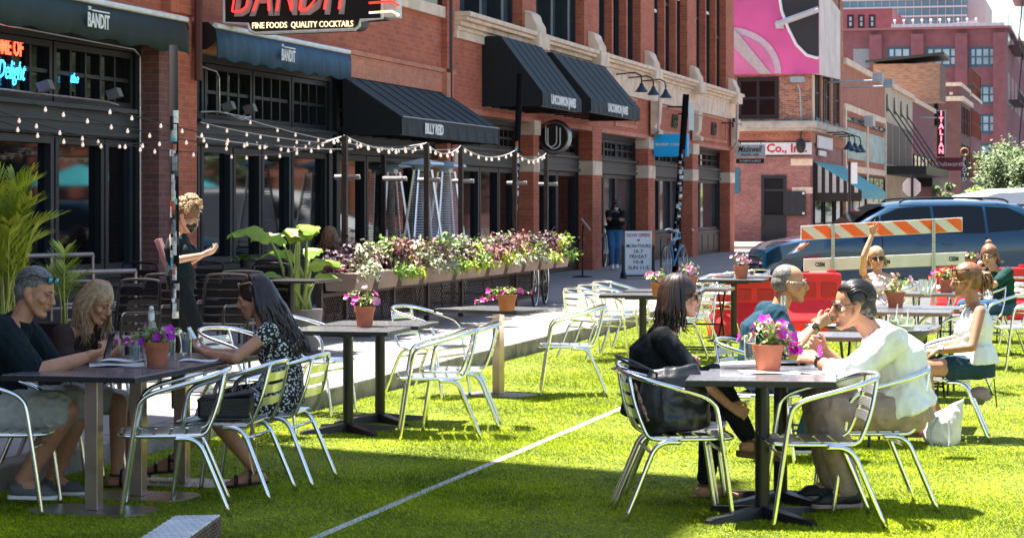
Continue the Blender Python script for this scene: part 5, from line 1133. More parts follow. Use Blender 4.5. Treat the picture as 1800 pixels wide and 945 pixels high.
# ---- man in the white shirt
Yw = 12.3; b = pt(1585, 880, Yw)
J = dict(pelvis=pt(1588, 714, Yw), neck=pt(1543, 592, Yw), head=pt(1499, 535, Yw), f=(-1, -.03, -.12), u=(-.16, 0, 1), lat=(0, -1, 0), k=1.06, hunch=.075, belly=.02, build=1.0,
    wrL=pt(1438, 634, 12.36), elL=pt(1490, 690, 12.0), wrR=pt(1452, 618, 12.55), elR=pt(1500, 700, 12.6), hdL=(-.75, .5, .25), pnL=(.1, .8, -.5), hdR=(-.8, -.2, .5), pnR=(0, -1, .1), cuL=.75, cuR=.7, thL=-1, thR=1,
    anL=pt(1492, 862, 12.12), knL=pt(1400, 690, 12.1), anR=pt(1462, 848, 12.5), knR=pt(1420, 690, 12.5), toL=(-1, -.05, -.02), toR=(-1, 0, -.02))
look = dict(skin='tan', top=dict(m=M_WSH, sl=1.42, g=.017, name='white_shirt', folds=.03, fs=10, hem=.04, collar=True), bottom=dict(m=M_KHAKI, len=1.93, g=.016, g2=.024, folds=.016, fs=10), shoe=dict(kind='shoe', m=mat('navy_shoe', (.012, .015, .022), .5), sole=mat('pinkish_sole', (.4, .28, .28), .7)), noeyes=True, nose=1.2, full=1.08, chin=1.2, brow=mat('brow_black', (.01, .008, .008), .8))
root, P, S, h, rs = person('man with slicked back black hair, sunglasses and white shirt, bent over the front right table', (b.x, b.y, 0), J, look, 12, vox=.0055)
hr = scalp(P, h, root, root.location, HBK, s=1.0, drop=.004, extra=lambda m: m.ell(P(0, -.075, -.045), h[0] * .066, h[1] * .045, h[2] * .06))
mb = MB(); swept(mb, P, 130, rs, .0065, .55, 3.75)
mb.build('hair_locks', HBK, hr, off=root.location, smooth=True)
glasses(P, root, root.location, M_BLACK, M_LENS, 1.05)
MB().ell(P(0, .1, -.05), h[0] * .024, h[1] * .007, h[2] * .006, 10, 6).ell(P(0, .088, -.1), h[0] * .02, h[1] * .015, h[2] * .018, 10, 6).build('goatee', mat('grey_beard', (.3, .27, .25), .8, var=.4, vs=90), root, off=root.location)
def watch(el, wr, r, root, m1, m2, t=.9):
    c = el.lerp(wr, t); d = (wr - el).normalized(); u = d.orthogonal().normalized(); w = d.cross(u); m = MB(); m.rings([[c + d * q + (u * math.cos(a) + w * math.sin(a)) * r for a in np.linspace(0, 2 * math.pi, 16, endpoint=False)] for q in (-.012, .012)], cap=False)
    o = m.build('watch_strap', m1, root, off=root.location, smooth=True); f_ = V3((0, -.8, .6)); f_ = (f_ - d * f_.dot(d)).normalized(); MB().obox(c + f_ * (r + .003), d * .02, d.cross(f_) * .017, f_ * .005).build('watch_case', m2, o, off=root.location, bevel=.003)
watch(S['L'][1], S['L'][2], .037, root, M_BLACK, M_BLACK)

# ---- man in the blue T-shirt
Yw = 14.8; b = pt(1340, 800, Yw)
J = dict(pelvis=pt(1337, 655, Yw), neck=pt(1366, 550, Yw), head=pt(1389, 497, Yw), f=(1, -.12, -.05), u=(.08, 0, 1), lat=(0, 1, 0), k=1.02, hunch=.07, belly=.03, build=1.05,
    wrR=pt(1436, 572, 14.55), elR=pt(1400, 640, 14.4), wrL=pt(1446, 565, 15.0), elL=pt(1420, 640, 15.1), hdR=(.8, .3, .45), pnR=(-.2, .9, 0), hdL=(.8, -.5, .4), pnL=(-.2, -1, 0), cuR=1.0, cuL=1.0, thR=1, thL=-1,
    anR=pt(1412, 772, 14.6), knR=pt(1480, 600, 14.6), anL=pt(1438, 765, 15.0), knL=pt(1500, 600, 15.0), toR=(1, 0, 0), toL=(1, 0, 0))
look = dict(skin='tan', top=dict(m=M_NAVY, sl=.75, g=.02, name='t_shirt', folds=.012), bottom=dict(m=M_JEAN, len=1.9, name='jeans'), shoe=dict(kind='shoe', m=M_BLACK), noeyes=False, nose=1.1, brow=mat('brow_grey', (.15, .13, .12), .8))
root, P, S, h, rs = person('bald man in a blue T-shirt and rimless glasses eating at the table behind the petunias', (b.x, b.y, 0), J, look, 13, vox=.0065)
mb = MB(); mb.ell(P(0, -.04, -.002), h[0] * .0800, h[1] * .085, h[2] * .074, 18, 10).ell(P(0, -.03, .04), h[0] * .0775, h[1] * .088, h[2] * .0785, 18, 12); put(remesh(mb, .006, 1), 'hair', HGR, root, root.location, folds=.003, fs=60)
glasses(P, root, root.location, M_SILVER, mat('clear_lens', (.3, .32, .33), .05, var=0, alpha=.35), .85)
watch(S['R'][1], S['R'][2], .033, root, M_BLACK, M_BLACK)

# ---- woman in the white tank top
Yw = 15.9; b = pt(1710, 770, Yw)
J = dict(pelvis=pt(1716, 636, Yw), neck=pt(1713, 541, Yw), head=pt(1697, 492, Yw), f=(-1, -.1, -.12), u=(-.1, 0, 1), lat=(0, -1, 0), k=.94, hunch=.01,
    wrL=pt(1650, 616, 15.75), elL=pt(1703, 680, 15.5), wrR=pt(1652, 612, 16.1), elR=pt(1700, 680, 16.3), hdL=(-1, .25, -.05), pnL=(0, .3, -1), hdR=(-1, -.3, -.05), pnR=(0, 0, -1), thL=1, thR=-1, cuL=.5,
    anL=pt(1640, 745, 15.7), knL=pt(1600, 560, 15.75), anR=pt(1655, 740, 16.1), knR=pt(1600, 560, 16.1), toL=(-1, 0, 0), toR=(-1, 0, 0))
look = dict(fem=True, skin='olive', top=dict(m=M_TANK, sl=0, name='tank_top', folds=.01, hem=.01), bottom=dict(m=M_DSH, len=.5, g=.008, name='denim_shorts'), shoe=dict(kind='sandal', m=M_SHOEB), noeyes=True)
root, P, S, h, rs = person('tanned woman in a white tank top and denim shorts with a streaked ponytail', (b.x, b.y, 0), J, look, 14, vox=.006)
hr = scalp(P, h, root, root.location, HLB, s=1.03); mb = MB()
swept(mb, P, 120, rs, .006, .5, 3.3)
for k in range(55):
    d = V3((rs.gauss(0, 1), rs.gauss(0, 1), rs.gauss(0, 1))).normalized(); c = P(0, -.15, .01); s0 = P(0, -.12, .03); L_ = rs.uniform(.04, .12)
    mb.tube(smooth_path([s0, c + d * .035, c + d * .05 + V3((.01, 0, -L_ * .4)), c + d * .04 + V3((.02 * rs.random(), 0, -L_))], 3), [(.008, .005)] * 7 + [(.005, .003)] * 3, 5)
mb.build('hair_locks', HLB, hr, off=root.location, smooth=True)
glasses(P, root, root.location, M_BLACK, M_LENS, 1.0, up=.075, fwd=-.02, name='sunglasses_on_head')
m = MB(); m.tube(smooth_path([P(-.084, -.01, .01), P(-.07, .05, -.005), P(-.045, .09, -.0), P(-.01, .1, .004)], 3), .003, 5).build('glasses_cord', mat('gold_frame', (.6, .4, .2), .3, .8), root, off=root.location)
watch(S['L'][1], S['L'][2], .028, root, M_SILVER, M_SILVER)
m = MB()
for q in (-1, 1):
    n0 = V3(J['neck']); m.tube(smooth_path([n0 + V3((-.08, .06 * q, -.1)), n0 + V3((-.03, .075 * q, .0)), n0 + V3((.055, .07 * q, -.04)), n0 + V3((.075, .05 * q, -.14))], 4), .009, 6)
m.build('bikini_strap', mat('turquoise_strap', (.03, .2, .28), .6), root, off=root.location)

# ---- woman in the dark green top
Yw = 24.9; b = pt(1762, 620, Yw)
J = dict(pelvis=pt(1764, 534, Yw), neck=pt(1750, 477, Yw), head=pt(1739, 450, Yw), f=(-.5, -1, -.02), u=(-.08, 0, 1), lat=(.15, -1, 0), lat2=(.5, -1, 0), k=.98, hunch=.05,
    wrL=pt(1722, 476, 24.5), elL=pt(1716, 520, 24.4), wrR=pt(1716, 498, 25.1), elR=pt(1720, 520, 25.3), hdL=(-.1, -.2, 1), pnL=(.8, .3, 0), cuL=1.2, anL=pt(1712, 605, 24.8), knL=pt(1690, 500, 24.7), anR=pt(1712, 600, 25.1), knR=pt(1690, 500, 25.2), toL=(-1, 0, 0), toR=(-1, 0, 0))
look = dict(fem=True, skin='red', top=dict(m=M_GRN, sl=.7, g=.02, name='green_top'), bottom=dict(m=M_JEAN, len=1.9, name='jeans'), shoe=dict(kind='shoe', m=M_BLACK))
root, P, S, h, rs = person('woman in a dark green top and black glasses turned to the viewer', (b.x, b.y, 0), J, look, 15, vox=.008)
hr = scalp(P, h, root, root.location, HLB, s=1.07, drop=-.006, extra=lambda m: m.ell(P(.01, -.05, .15), h[0] * .04, h[1] * .04, h[2] * .035)); mb = MB(); strands(mb, P, 50, rs, .03, r0=.009, front=.62, wave=.01); mb.build('hair_locks', HLB, hr, off=root.location, smooth=True)
glasses(P, root, root.location, M_BLACK, mat('clear_lens', (.3, .32, .33), .05), 1.05, name='glasses')

# ---- woman raising her arm in a V sign
Yw = 25.0; b = pt(1552, 620, Yw)
J = dict(pelvis=pt(1556, 534, Yw), neck=pt(1542, 484, Yw), head=pt(1541, 454, Yw), f=(.02, -1, -.02), u=(-.06, 0, 1), lat=(1, .1, 0), k=.98, hunch=.0, shR=(.0, 0, .05),
    wrR=pt(1533, 413, 24.8), elR=pt(1508, 450, 24.5), wrL=pt(1578, 532, 24.7), elL=pt(1595, 520, 25.2), hdR=(.05, 0, 1), pnR=(0, -1, 0), cusR=[.02, .02, 1.5, 1.5], spR=1.0, thR=1, anL=pt(1560, 606, 24.6), knL=pt(1560, 500, 24), anR=pt(1540, 606, 24.6), knR=pt(1540, 500, 24), toL=(0, -1, 0), toR=(0, -1, 0))
look = dict(fem=True, skin='red', top=dict(m=M_PINK, sl=0, name='pink_top'), bottom=dict(m=M_SHORT, len=.8, name='shorts'), shoe=dict(kind='sandal', m=M_SHOEB), noeyes=True)
root, P, S, h, rs = person('woman in pale pink and sunglasses raising one arm in a V sign before the barricade', (b.x, b.y, 0), J, look, 16, vox=.0065)
hr = scalp(P, h, root, root.location, HBL, s=1.05, drop=-.008); mb = MB(); strands(mb, P, 60, rs, .06, r0=.008, front=.55, wave=.008); mb.build('hair_locks', HBL, hr, off=root.location, smooth=True)
glasses(P, root, root.location, M_BLACK, M_LENS, 1.15)

# ---- man in the dark polo shirt
Yw = 12.6; b = pt(15, 885, Yw)
J = dict(pelvis=pt(-14, 712, Yw), neck=pt(30, 573, Yw), head=pt(64, 512, Yw), f=(.93, -.3, -.3), u=(.22, 0, 1), lat=(0, 1, 0), k=1.1, hunch=.07, belly=.06, build=1.06, hk=.98,
    wrR=pt(146, 629, 12.4), elR=pt(40, 690, 12.2), wrL=pt(164, 624, 12.75), elL=pt(80, 690, 12.95), hdR=(.85, .35, .25), pnR=(.1, .5, .8), hdL=(.8, -.45, .3), pnL=(0, -.6, .7), cuR=.8, cuL=.85, thR=-1, thL=1,
    anR=pt(38, 848, 12.4), knR=pt(180, 700, 12.35), anL=pt(92, 842, 12.85), knL=pt(220, 690, 12.85), toR=(1, -.1, 0), toL=(1, 0, 0))
look = dict(skin='tan', top=dict(m=M_POLO, sl=.85, g=.026, name='polo_shirt', folds=.014, collar=True), bottom=dict(m=M_SHORT, len=.88, g=.022, g2=.034, name='shorts', folds=.014), shoe=dict(kind='shoe', m=mat('grey_trainer', (.12, .12, .13), .7)), lids=True, nose=1.15, chin=1.15, full=1.05)
root, P, S, h, rs = person('grey haired man in a dark polo shirt looking at his phone at the left table', (b.x, b.y, 0), J, look, 17, vox=.0055)
hr = scalp(P, h, root, root.location, HGR, s=1.03, drop=-.006); mb = MB(); swept(mb, P, 150, rs, .005, .5, 3.5)
mb.build('hair_locks', HGR, hr, off=root.location, smooth=True)
glasses(P, root, root.location, M_BLACK, mat('turquoise_mirror_lens', (.1, .4, .5), .08, .3), 1.05, up=.08, fwd=-.015, name='sunglasses_on_head')
c = pt(192, 606, 12.55); ax = V3((.25, -.1, .9)).normalized(); ay = V3((.2, .9, .1)); ay = (ay - ax * ay.dot(ax)).normalized(); az = ax.cross(ay)
ph = thing('smartphone', c, 'black smartphone held by the man in the polo shirt', 'phone'); MB().obox((0, 0, 0), ax * .074, ay * .036, az * .0045).build('phone_body', M_BLACK, ph, bevel=.003); MB().obox(az * -.0052, ax * .068, ay * .032, az * .0006).build('screen', M_LENS, ph)

# ---- blonde woman
Yw = 13.45; b = pt(112, 848, Yw)
J = dict(pelvis=pt(108, 684, Yw), neck=pt(146, 585, Yw), head=pt(172, 531, Yw), f=(.8, -.5, -.42), u=(.3, -.05, .95), lat=(.15, 1, 0), lat2=(.4, 1, 0), k=.97, hunch=.06,
    wrR=pt(188, 630, 13.2), elR=pt(120, 700, 13.0), wrL=pt(205, 626, 13.5), elL=pt(160, 700, 13.8), hdR=(.6, .3, .5), hdL=(.3, -.5, .5), pnR=(0, .5, .8), pnL=(0, -.5, .8), cuR=.8, cuL=.8, thR=-1, thL=1,
    anR=pt(205, 832, 13.2), knR=pt(270, 660, 13.2), anL=pt(232, 828, 13.7), knL=pt(300, 650, 13.7), toR=(1, 0, 0), toL=(1, 0, 0))
look = dict(fem=True, skin='tan', top=dict(m=M_BROWNT, sl=1.3, g=.018, name='knit_top', folds=.01), bottom=dict(m=M_SHORT, len=.8, name='shorts'), shoe=dict(kind='sandal', m=M_BLACK), lids=True)
root, P, S, h, rs = person('blonde woman in a dark knit top bent over her phone beside the polo man', (b.x, b.y, 0), J, look, 18, vox=.006)
hr = scalp(P, h, root, root.location, HBL, s=1.04, extra=lambda m: m.ell(P(0, -.06, -.09), h[0] * .072, h[1] * .045, h[2] * .1)); mb = MB(); strands(mb, P, 190, rs, .2, r0=.006, front=.68, wave=.014, out=.15); mb.build('hair_locks', HBL, hr, off=root.location, smooth=True)

# ---- woman in the dotted dress
M_DOT = bpy.data.materials.new('dotted_dress'); M_DOT.use_nodes = True; nt_ = M_DOT.node_tree; tc = nt_.nodes.new('ShaderNodeTexCoord'); vo = nt_.nodes.new('ShaderNodeTexVoronoi'); vo.inputs['Scale'].default_value = 62; nt_.links.new(tc.outputs['Object'], vo.inputs['Vector'])
rp = nt_.nodes.new('ShaderNodeValToRGB'); rp.color_ramp.interpolation = 'CONSTANT'; rp.color_ramp.elements[0].color = (.7, .7, .68, 1); rp.color_ramp.elements[1].position = .42; rp.color_ramp.elements[1].color = (.012, .014, .018, 1)
nt_.links.new(vo.outputs['Distance'], rp.inputs[0]); nt_.links.new(rp.outputs[0], nt_.nodes['Principled BSDF'].inputs['Base Color']); nt_.nodes['Principled BSDF'].inputs['Roughness'].default_value = .8
Yw = 13.35; b = pt(490, 850, Yw)
J = dict(pelvis=pt(494, 688, Yw), neck=pt(466, 578, Yw), head=pt(447, 521, Yw), f=(-1, -.0, -.3), u=(-.3, 0, 1), lat=(0, -1, 0), k=.96, hunch=.07,
    wrL=pt(364, 622, 13.2), elL=pt(392, 660, 12.9), wrR=pt(372, 618, 13.6), elR=pt(400, 660, 13.8), hdL=(-.8, .35, .35), hdR=(-.7, -.35, .4), pnL=(0, .5, .8), pnR=(0, -.6, .7), cuL=.7, cuR=.8, thL=1, thR=-1,
    anL=pt(450, 826, 13.15), knL=pt(340, 640, 13.1), anR=pt(308, 806, 13.5), knR=pt(350, 640, 13.5), toL=(-1, 0, -.12), toR=(-1, 0, -.05))
look = dict(fem=True, skin='tan', top=dict(m=M_DOT, sl=.2, g=.012, name='dotted_dress', folds=.01), dress=True, shoe=dict(kind='sandal', m=M_BLACK, th=.015), lids=True)
root, P, S, h, rs = person('woman with long dark hair in a black dress with white dots, holding a phone', (b.x, b.y, 0), J, look, 19, vox=.0055)
M_LHB = mat('long_dark_hair', (.022, .010, .008), .4, var=.4, vs=25, spec=.6)
hr = scalp(P, h, root, root.location, M_LHB, s=1.04, extra=lambda m: (m.ell(P(0, -.08, -.08), h[0] * .08, h[1] * .06, h[2] * .12), m.cap(P(0, -.1, -.12), P(0, -.15, -.3), .075, .055)))
mb = MB(); strands(mb, P, 210, rs, .33, r0=.010, front=.52, wave=.028, out=.25, fall=V3((.42, .02, -.9)).normalized()); mb.build('hair_locks', M_LHB, hr, off=root.location, smooth=True)
glasses(P, root, root.location, mat('gold_frame', (.6, .4, .2), .3, .8), M_LENS, .9, up=.085, fwd=-.025, name='sunglasses_on_head')
c = pt(342, 594, 13.3); ax = V3((-.45, 0, .8)).normalized(); ay = V3((.1, 1, 0)); ay = (ay - ax * ay.dot(ax)).normalized(); az = ax.cross(ay)
ph = thing('smartphone', c, 'white smartphone held by the woman in the dotted dress', 'phone'); MB().obox((0, 0, 0), ax * .072, ay * .035, az * .005).build('phone_body', mat('phone_white', (.75, .75, .77), .3), ph, bevel=.003); MB().obox(az * .0056, ax * .064, ay * .031, az * .0006).build('screen', mat('phone_screen', (.15, .3, .4), .1), ph)

# ---- waitress with curly hair standing by the pole
Yw = 18.0; b = pt(320, 691, Yw)
J = dict(pelvis=pt(318, 486, Yw), neck=pt(315, 412, Yw), head=pt(330, 380, Yw), f=(.85, -.3, -.45), u=(.35, 0, .95), lat=(.1, 1, 0), k=.97, build=.86, hunch=.02,
    wrR=pt(356, 448, 17.8), elR=pt(336, 480, 17.6), wrL=pt(362, 444, 18.15), elL=pt(330, 480, 18.4), hdR=(.8, .25, .3), hdL=(.8, -.4, .2), pnR=(0, .5, .8), pnL=(0, -.5, .8), cuR=.7, cuL=.6, thR=-1, thL=1,
    anR=pt(334, 668, 17.9), knR=pt(372, 570, 17.8), anL=pt(312, 668, 18.15), knL=pt(330, 560, 18.2), toR=(1, -.2, 0), toL=(1, 0, 0))
look = dict(fem=True, skin='fair', top=dict(m=cloth('dark_green_camisole', (.008, .02, .024)), sl=0, name='sleeveless_top', g=.01), bottom=dict(m=M_BLK, len=1.85, g=.008, g2=.008, name='leggings', folds=.004), shoe=dict(kind='shoe', m=M_WHITE), lids=True)
root, P, S, h, rs = person('standing waitress with curly blonde hair, black mask and leggings, reading her phone', (b.x, b.y, .15), J, look, 20, vox=.006)
hr = scalp(P, h, root, root.location, HLB, s=1.04); mb = MB()
for k in range(420):
    top = k % 3 == 0; c = P(0, -.03, .11) if top else P(0, -.01, .055); d = V3((rs.gauss(0, 1), rs.gauss(0, 1), rs.gauss(0, 1))).normalized()
    if not top and (d.dot(h[1]) > .35 and d.dot(h[2]) < .55): d = -d
    if not top and d.dot(h[2]) < -.2: d = d - h[2] * d.dot(h[2]) * 1.2
    r_ = .045 if top else .092; p = c + d * r_ * rs.uniform(.8, 1.15); ax = d.orthogonal().normalized(); ay = d.cross(ax); q = [p + ax * (.012 * math.cos(t)) + ay * (.012 * math.sin(t)) + d * (.004 * t) for t in np.linspace(0, 7, 8)]
    mb.tube(q, .0042, 4)
mb.build('curls', HCU, hr, off=root.location, smooth=True)
def mask(P, h, root, col, nm='black_mask'):
    m = MB(); rs_ = []
    for z, w_, y in ((-.02, .042, .1), (-.04, .055, .104), (-.07, .052, .1), (-.105, .03, .085)): rs_.append([P(w_ * math.sin(a), y - .055 * (1 - math.cos(a)) * 1.2 + (.012 if abs(a) < .3 else 0), z) for a in np.linspace(-1.45, 1.45, 11)] + [P(w_ * .95 * math.sin(a), y - .004 - .055 * (1 - math.cos(a)) * 1.2, z) for a in np.linspace(1.45, -1.45, 11)])
    m.rings(rs_).tube([P(-.05, .06, -.035), P(-.075, .01, -.01)], .002, 4).tube([P(.05, .06, -.035), P(.075, .01, -.01)], .002, 4).build('face_mask', col, root, off=root.location, smooth=True)
mask(P, h, root, M_BLACK)
c = pt(366, 437, 17.95); ax = V3((.85, -.1, .45)).normalized(); ay = V3((0, 1, .1)).normalized(); ph = thing('smartphone', c, 'thin smartphone in the hands of the curly haired waitress', 'phone'); MB().obox((0, 0, 0), ax * .07, ay * .035, ax.cross(ay) * .004).build('phone_body', mat('phone_grey', (.3, .32, .35), .3), ph); MB().obox(ax.cross(ay) * .0046, ax * .064, ay * .031, ax.cross(ay) * .0005).build('screen', M_LENS, ph)
c = pt(289, 446, 18.3); mn = thing('menu_folder', c, 'pink menu folder tucked behind the waitress by the pole', 'menu'); a_ = V3((.35, 0, -.93)); MB().obox((0, 0, 0), a_ * .13, V3((0, 1, 0)) * .1, V3((.93, 0, .35)) * .012).obox(V3((.93, 0, .35)) * -.02, a_ * .125, V3((0, 1, 0)) * .098, V3((.93, 0, .35)) * .006).build('cover', mat('dusty_pink_cover', (.5, .22, .22), .6), mn, bevel=.003)

# ---- woman with a face mask outside the shop
Yw = 52.0; b = pt(1081, 473, Yw)
J = dict(pelvis=pt(1080, 403, Yw), neck=pt(1082, 373.5, Yw), head=pt(1083, 362, Yw), f=(-.15, -1, -.1), u=(0, 0, 1), lat=(1, -.1, 0), k=1.0, hunch=0, wrL=pt(1077, 385, 51.7), elL=pt(1096, 392, 51.8), wrR=pt(1087, 387, 51.65), elR=pt(1068, 394, 51.8), hdL=(-1, 0, .1), hdR=(1, 0, .1), pnL=(0, 1, 0), pnR=(0, 1, 0), anL=pt(1084, 464, 52), knL=pt(1086, 430, 51), anR=pt(1076, 465, 51.8), knR=pt(1076, 430, 51), toL=(0, -1, 0), toR=(.0, -1, 0))
look = dict(fem=True, skin='olive', top=dict(m=M_BLK, sl=1.9, g=.03, name='dark_jacket', hem=.01), bottom=dict(m=cloth('mid_blue_jeans', (.05, .16, .3)), len=1.9, name='jeans'), shoe=dict(kind='shoe', m=M_WHITE))
root, P, S, h, rs = person('woman in a black jacket, jeans and pale mask standing outside the shop, arms crossed', (b.x, b.y, .15), J, look, 21, vox=.012)
hr = scalp(P, h, root, root.location, HBK, s=1.08, vox=.01); mb = MB(); strands(mb, P, 40, rs, .14, r0=.014, front=.6); mb.build('hair_locks', HBK, hr, off=root.location, smooth=True); mask(P, h, root, mat('pale_blue_mask', (.4, .6, .66), .7)); glasses(P, root, root.location, M_BLACK, M_LENS, 1.1)
# ---- kitchen worker framed by the half door
Yw = 91.4; b = pt(1362, 424, Yw)
J = dict(pelvis=pt(1364, 391, Yw), neck=pt(1365, 368, Yw), head=pt(1365, 360, Yw), f=(-.2, -1, -.2), u=(0, 0, 1), lat=(1, 0, 0), k=1.0, wrL=pt(1358, 378, 91.1), elL=pt(1372, 382, 91), wrR=pt(1352, 379, 91.1), elR=pt(1356, 385, 91), anL=pt(1366, 421, Yw), knL=pt(1366, 405, 91), anR=pt(1360, 421, Yw), knR=pt(1360, 405, 91), toL=(0, -1, 0), toR=(0, -1, 0))
root, P, S, h, rs = person('kitchen worker in dark clothes, cap and white mask behind the half door', (b.x, b.y, .15), J, dict(skin='tan', top=dict(m=M_BLK, sl=.6, g=.02, name='dark_t_shirt'), bottom=dict(m=M_BLK, len=1.9)), 22, vox=.016)
MB().ell(P(0, -.01, .06), h[0] * .1, h[1] * .12, h[2] * .075, 12, 8).build('cap', M_BLACK, root, off=root.location); mask(P, h, root, M_WHITE)
# ---- diner behind the planters and a man at the left edge
Yw = 29.5; b = pt(584, 565, Yw)
J = dict(pelvis=pt(584, 500, Yw), neck=pt(583, 434, Yw), head=pt(580, 416, Yw), f=(.2, 1, 0), u=(0, 0, 1), lat=(-1, .2, 0), k=1.0, wrL=pt(570, 470, 29.8), elL=pt(560, 480, 29.5), wrR=pt(600, 470, 29.8), elR=pt(606, 480, 29.5), anL=pt(578, 550, 30), knL=pt(578, 480, 30.4), anR=pt(590, 550, 30), knR=pt(590, 480, 30.4), toL=(0, 1, 0), toR=(0, 1, 0))
root, P, S, h, rs = person('diner with brown hair seated behind the flower planters', (b.x, b.y, .15), J, dict(fem=True, skin='fair', top=dict(m=M_BROWNT, sl=.6, name='top'), bottom=dict(m=M_BLK, len=1.9)), 23, vox=.011)
hr = scalp(P, h, root, root.location, HLB, s=1.08, vox=.01); mb = MB(); strands(mb, P, 60, rs, .1, r0=.012, front=.7); mb.build('hair_locks', HLB, hr, off=root.location, smooth=True)
Yw = 22.0; b = pt(-6, 631, Yw)
J = dict(pelvis=pt(-12, 462, Yw), neck=pt(-8, 385, Yw), head=pt(-3, 358, Yw), f=(1, -.3, -.1), u=(0, 0, 1), lat=(.2, 1, 0), k=1.03, wrL=pt(30, 440, 22), elL=pt(-5, 450, 22.2), wrR=pt(28, 445, 21.8), elR=pt(-10, 450, 21.6), anL=pt(-5, 612, 22.2), knL=pt(20, 540, 22), anR=pt(-20, 612, 21.9), knR=pt(0, 540, 21.7), toL=(1, 0, 0), toR=(1, 0, 0))
root, P, S, h, rs = person('waiter in a dark cap and blue shirt cut by the left edge behind the palm', (b.x, b.y, .15), J, dict(skin='red', top=dict(m=cloth('navy_work_shirt', (.01, .04, .1)), sl=.8, g=.02, name='work_shirt'), bottom=dict(m=M_BLK, len=1.9), shoe=dict(kind='shoe', m=M_BLACK)), 24, vox=.009)
MB().ell(P(0, -.01, .055), h[0] * .088, h[1] * .108, h[2] * .082, 16, 10).ell(P(0, .1, .06), h[0] * .06, h[1] * .05, h[2] * .008, 12, 6).build('cap', M_DKFR, root, off=root.location)
# ================================================================ plants
M_MAG = mat('magenta_petal', (.72, .03, .5), .5, var=.2, sss=0); M_PUR = mat('purple_petal', (.38, .03, .5), .5, var=.3); M_PK = mat('pink_petal', (.75, .3, .5), .5, var=.3); M_PET = [M_MAG, M_PUR, M_PK]
def flower(mb, c, nrm, r, rs):
    n = V3(nrm).normalized(); u = n.orthogonal().normalized(); v = n.cross(u); P = [c - n * r * .5]; N = 15
    for i in range(N):
        a = 2 * math.pi * i / N; q = r * (1 + .14 * math.cos(5 * a)); P.append(c + (u * math.cos(a) + v * math.sin(a)) * q + n * (.12 * r * math.cos(5 * a)))
    mb.add(P, [(0, 1 + i, 1 + (i + 1) % N) for i in range(N)])
def leaf(mb, p, d, nrm, L_, w, bend=.3, seg=3):
    d = V3(d).normalized(); s = d.cross(V3(nrm)); s = s.normalized() if s.length > 1e-4 else d.orthogonal().normalized(); n = s.cross(d); v = []; f = []
    for i in range(seg + 1):
        t = i / seg; c = p + d * (L_ * t) - V3((0, 0, 1)) * (bend * L_ * t * t); ww = w * math.sin(math.pi * min(max(t, .08), .97)) ** .8
        v += [c - s * ww + n * ww * .25, c, c + s * ww + n * ww * .25]
    for i in range(seg): a = 3 * i; f += [(a, a + 1, a + 4, a + 3), (a + 1, a + 2, a + 5, a + 4)]
    mb.add(v, f)
def flowerpot(c, label, pet, seed, R_=.07, H=.135, nf=14, spread=.12, hgt=.14, nl=170, trail=None, group='terracotta pots of petunias', lm=None):
    rs = random.Random(seed); r = thing('flower_pot', c, label, 'flower pot', group); k = R_ / .07
    MB().lathe([(0, 0), (.05 * k, 0), (.062 * k, H * .72), (.067 * k, H * .72), (.0715 * k, H), (.063 * k, H), (.06 * k, H * .9), (0, H * .9)], n=28).build('pot', M_TERRA, r, auto=30)
    MB().lathe([(0, H * .88), (.061 * k, H * .9), (0, H * .93)], n=14).build('soil', M_SOIL, r)
    m = MB(); st = MB(); top = V3((0, 0, H)); pts = []
    for i in range(26):
        a = rs.random() * 6.28; q = rs.random() ** .6; e = V3((math.cos(a) * spread * q * 1.1, math.sin(a) * spread * q * 1.1, hgt * rs.uniform(.25, 1) * (1.15 - q * .5)))
        if trail and i < 8: e = V3(trail) * rs.uniform(.4, 1) + V3((rs.gauss(0, .02), rs.gauss(0, .02), 0))
        pa = smooth_path([top + V3((e.x * .1, e.y * .1, -.01)), top + e * .5 + V3((0, 0, .03)), top + e], 4); st.tube(pa, .0022, 4); pts.append((pa[-1], e))
        for j in range(int(nl / 26)):
            b = pa[rs.randrange(1, len(pa))]; d = V3((rs.gauss(0, 1), rs.gauss(0, 1), rs.gauss(.25, .7))); leaf(m, b, d, V3((rs.gauss(0, .4), rs.gauss(0, .4), 1)), rs.uniform(.022, .042), rs.uniform(.008, .013), .2, 2)
    st.build('stem', M_LEAF, r); m.build('foliage', lm or mat('petunia_leaf', (.34, .42, .12), .5, var=.45, vs=30), r)
    F = [MB() for _ in pet]
    for i in range(nf):
        e, d = pts[i % len(pts)]; d = V3((d.x + rs.gauss(0, .05), d.y - .05 + rs.gauss(0, .05), abs(d.z) * .6 + .02)); flower(F[i % len(pet)], e + d.normalized() * .014, d, rs.uniform(.021, .03) * (1.35 if R_ > .086 and H < .15 else 1), rs)
    for q, pm in zip(F, pet):
        if q.v: q.build('blossom', pm, r)
    return r
def ontop(px, py, z=.75): return G(px, py, z)
flowerpot(ontop(1350, 652), 'terracotta pot of bright magenta petunias on the front right table', [M_MAG, mat('violet_petal', (.6, .03, .6), .5, var=.2)], 1, R_=.087, H=.145, nf=19, spread=.15, hgt=.14, nl=330, trail=(.26, -.02, -.04), lm=mat('pale_petunia_leaf', (.5, .55, .22), .5, var=.45, vs=30))
flowerpot(ontop(276, 641), 'terracotta pot of small purple petunias on the shaded left table', [M_PUR, mat('violet_petal', (.4, .03, .45), .5)], 2, R_=.075, H=.13, nf=16, spread=.12, hgt=.1, nl=230, trail=(-.2, .02, .0))
flowerpot(ontop(641, 574), 'terracotta pot of pale pink petunias on the middle double table', [M_PK, mat('hot_pink_petal', (.7, .05, .4), .5, var=.2)], 3, nf=15, R_=.078, H=.15, spread=.14, hgt=.14)
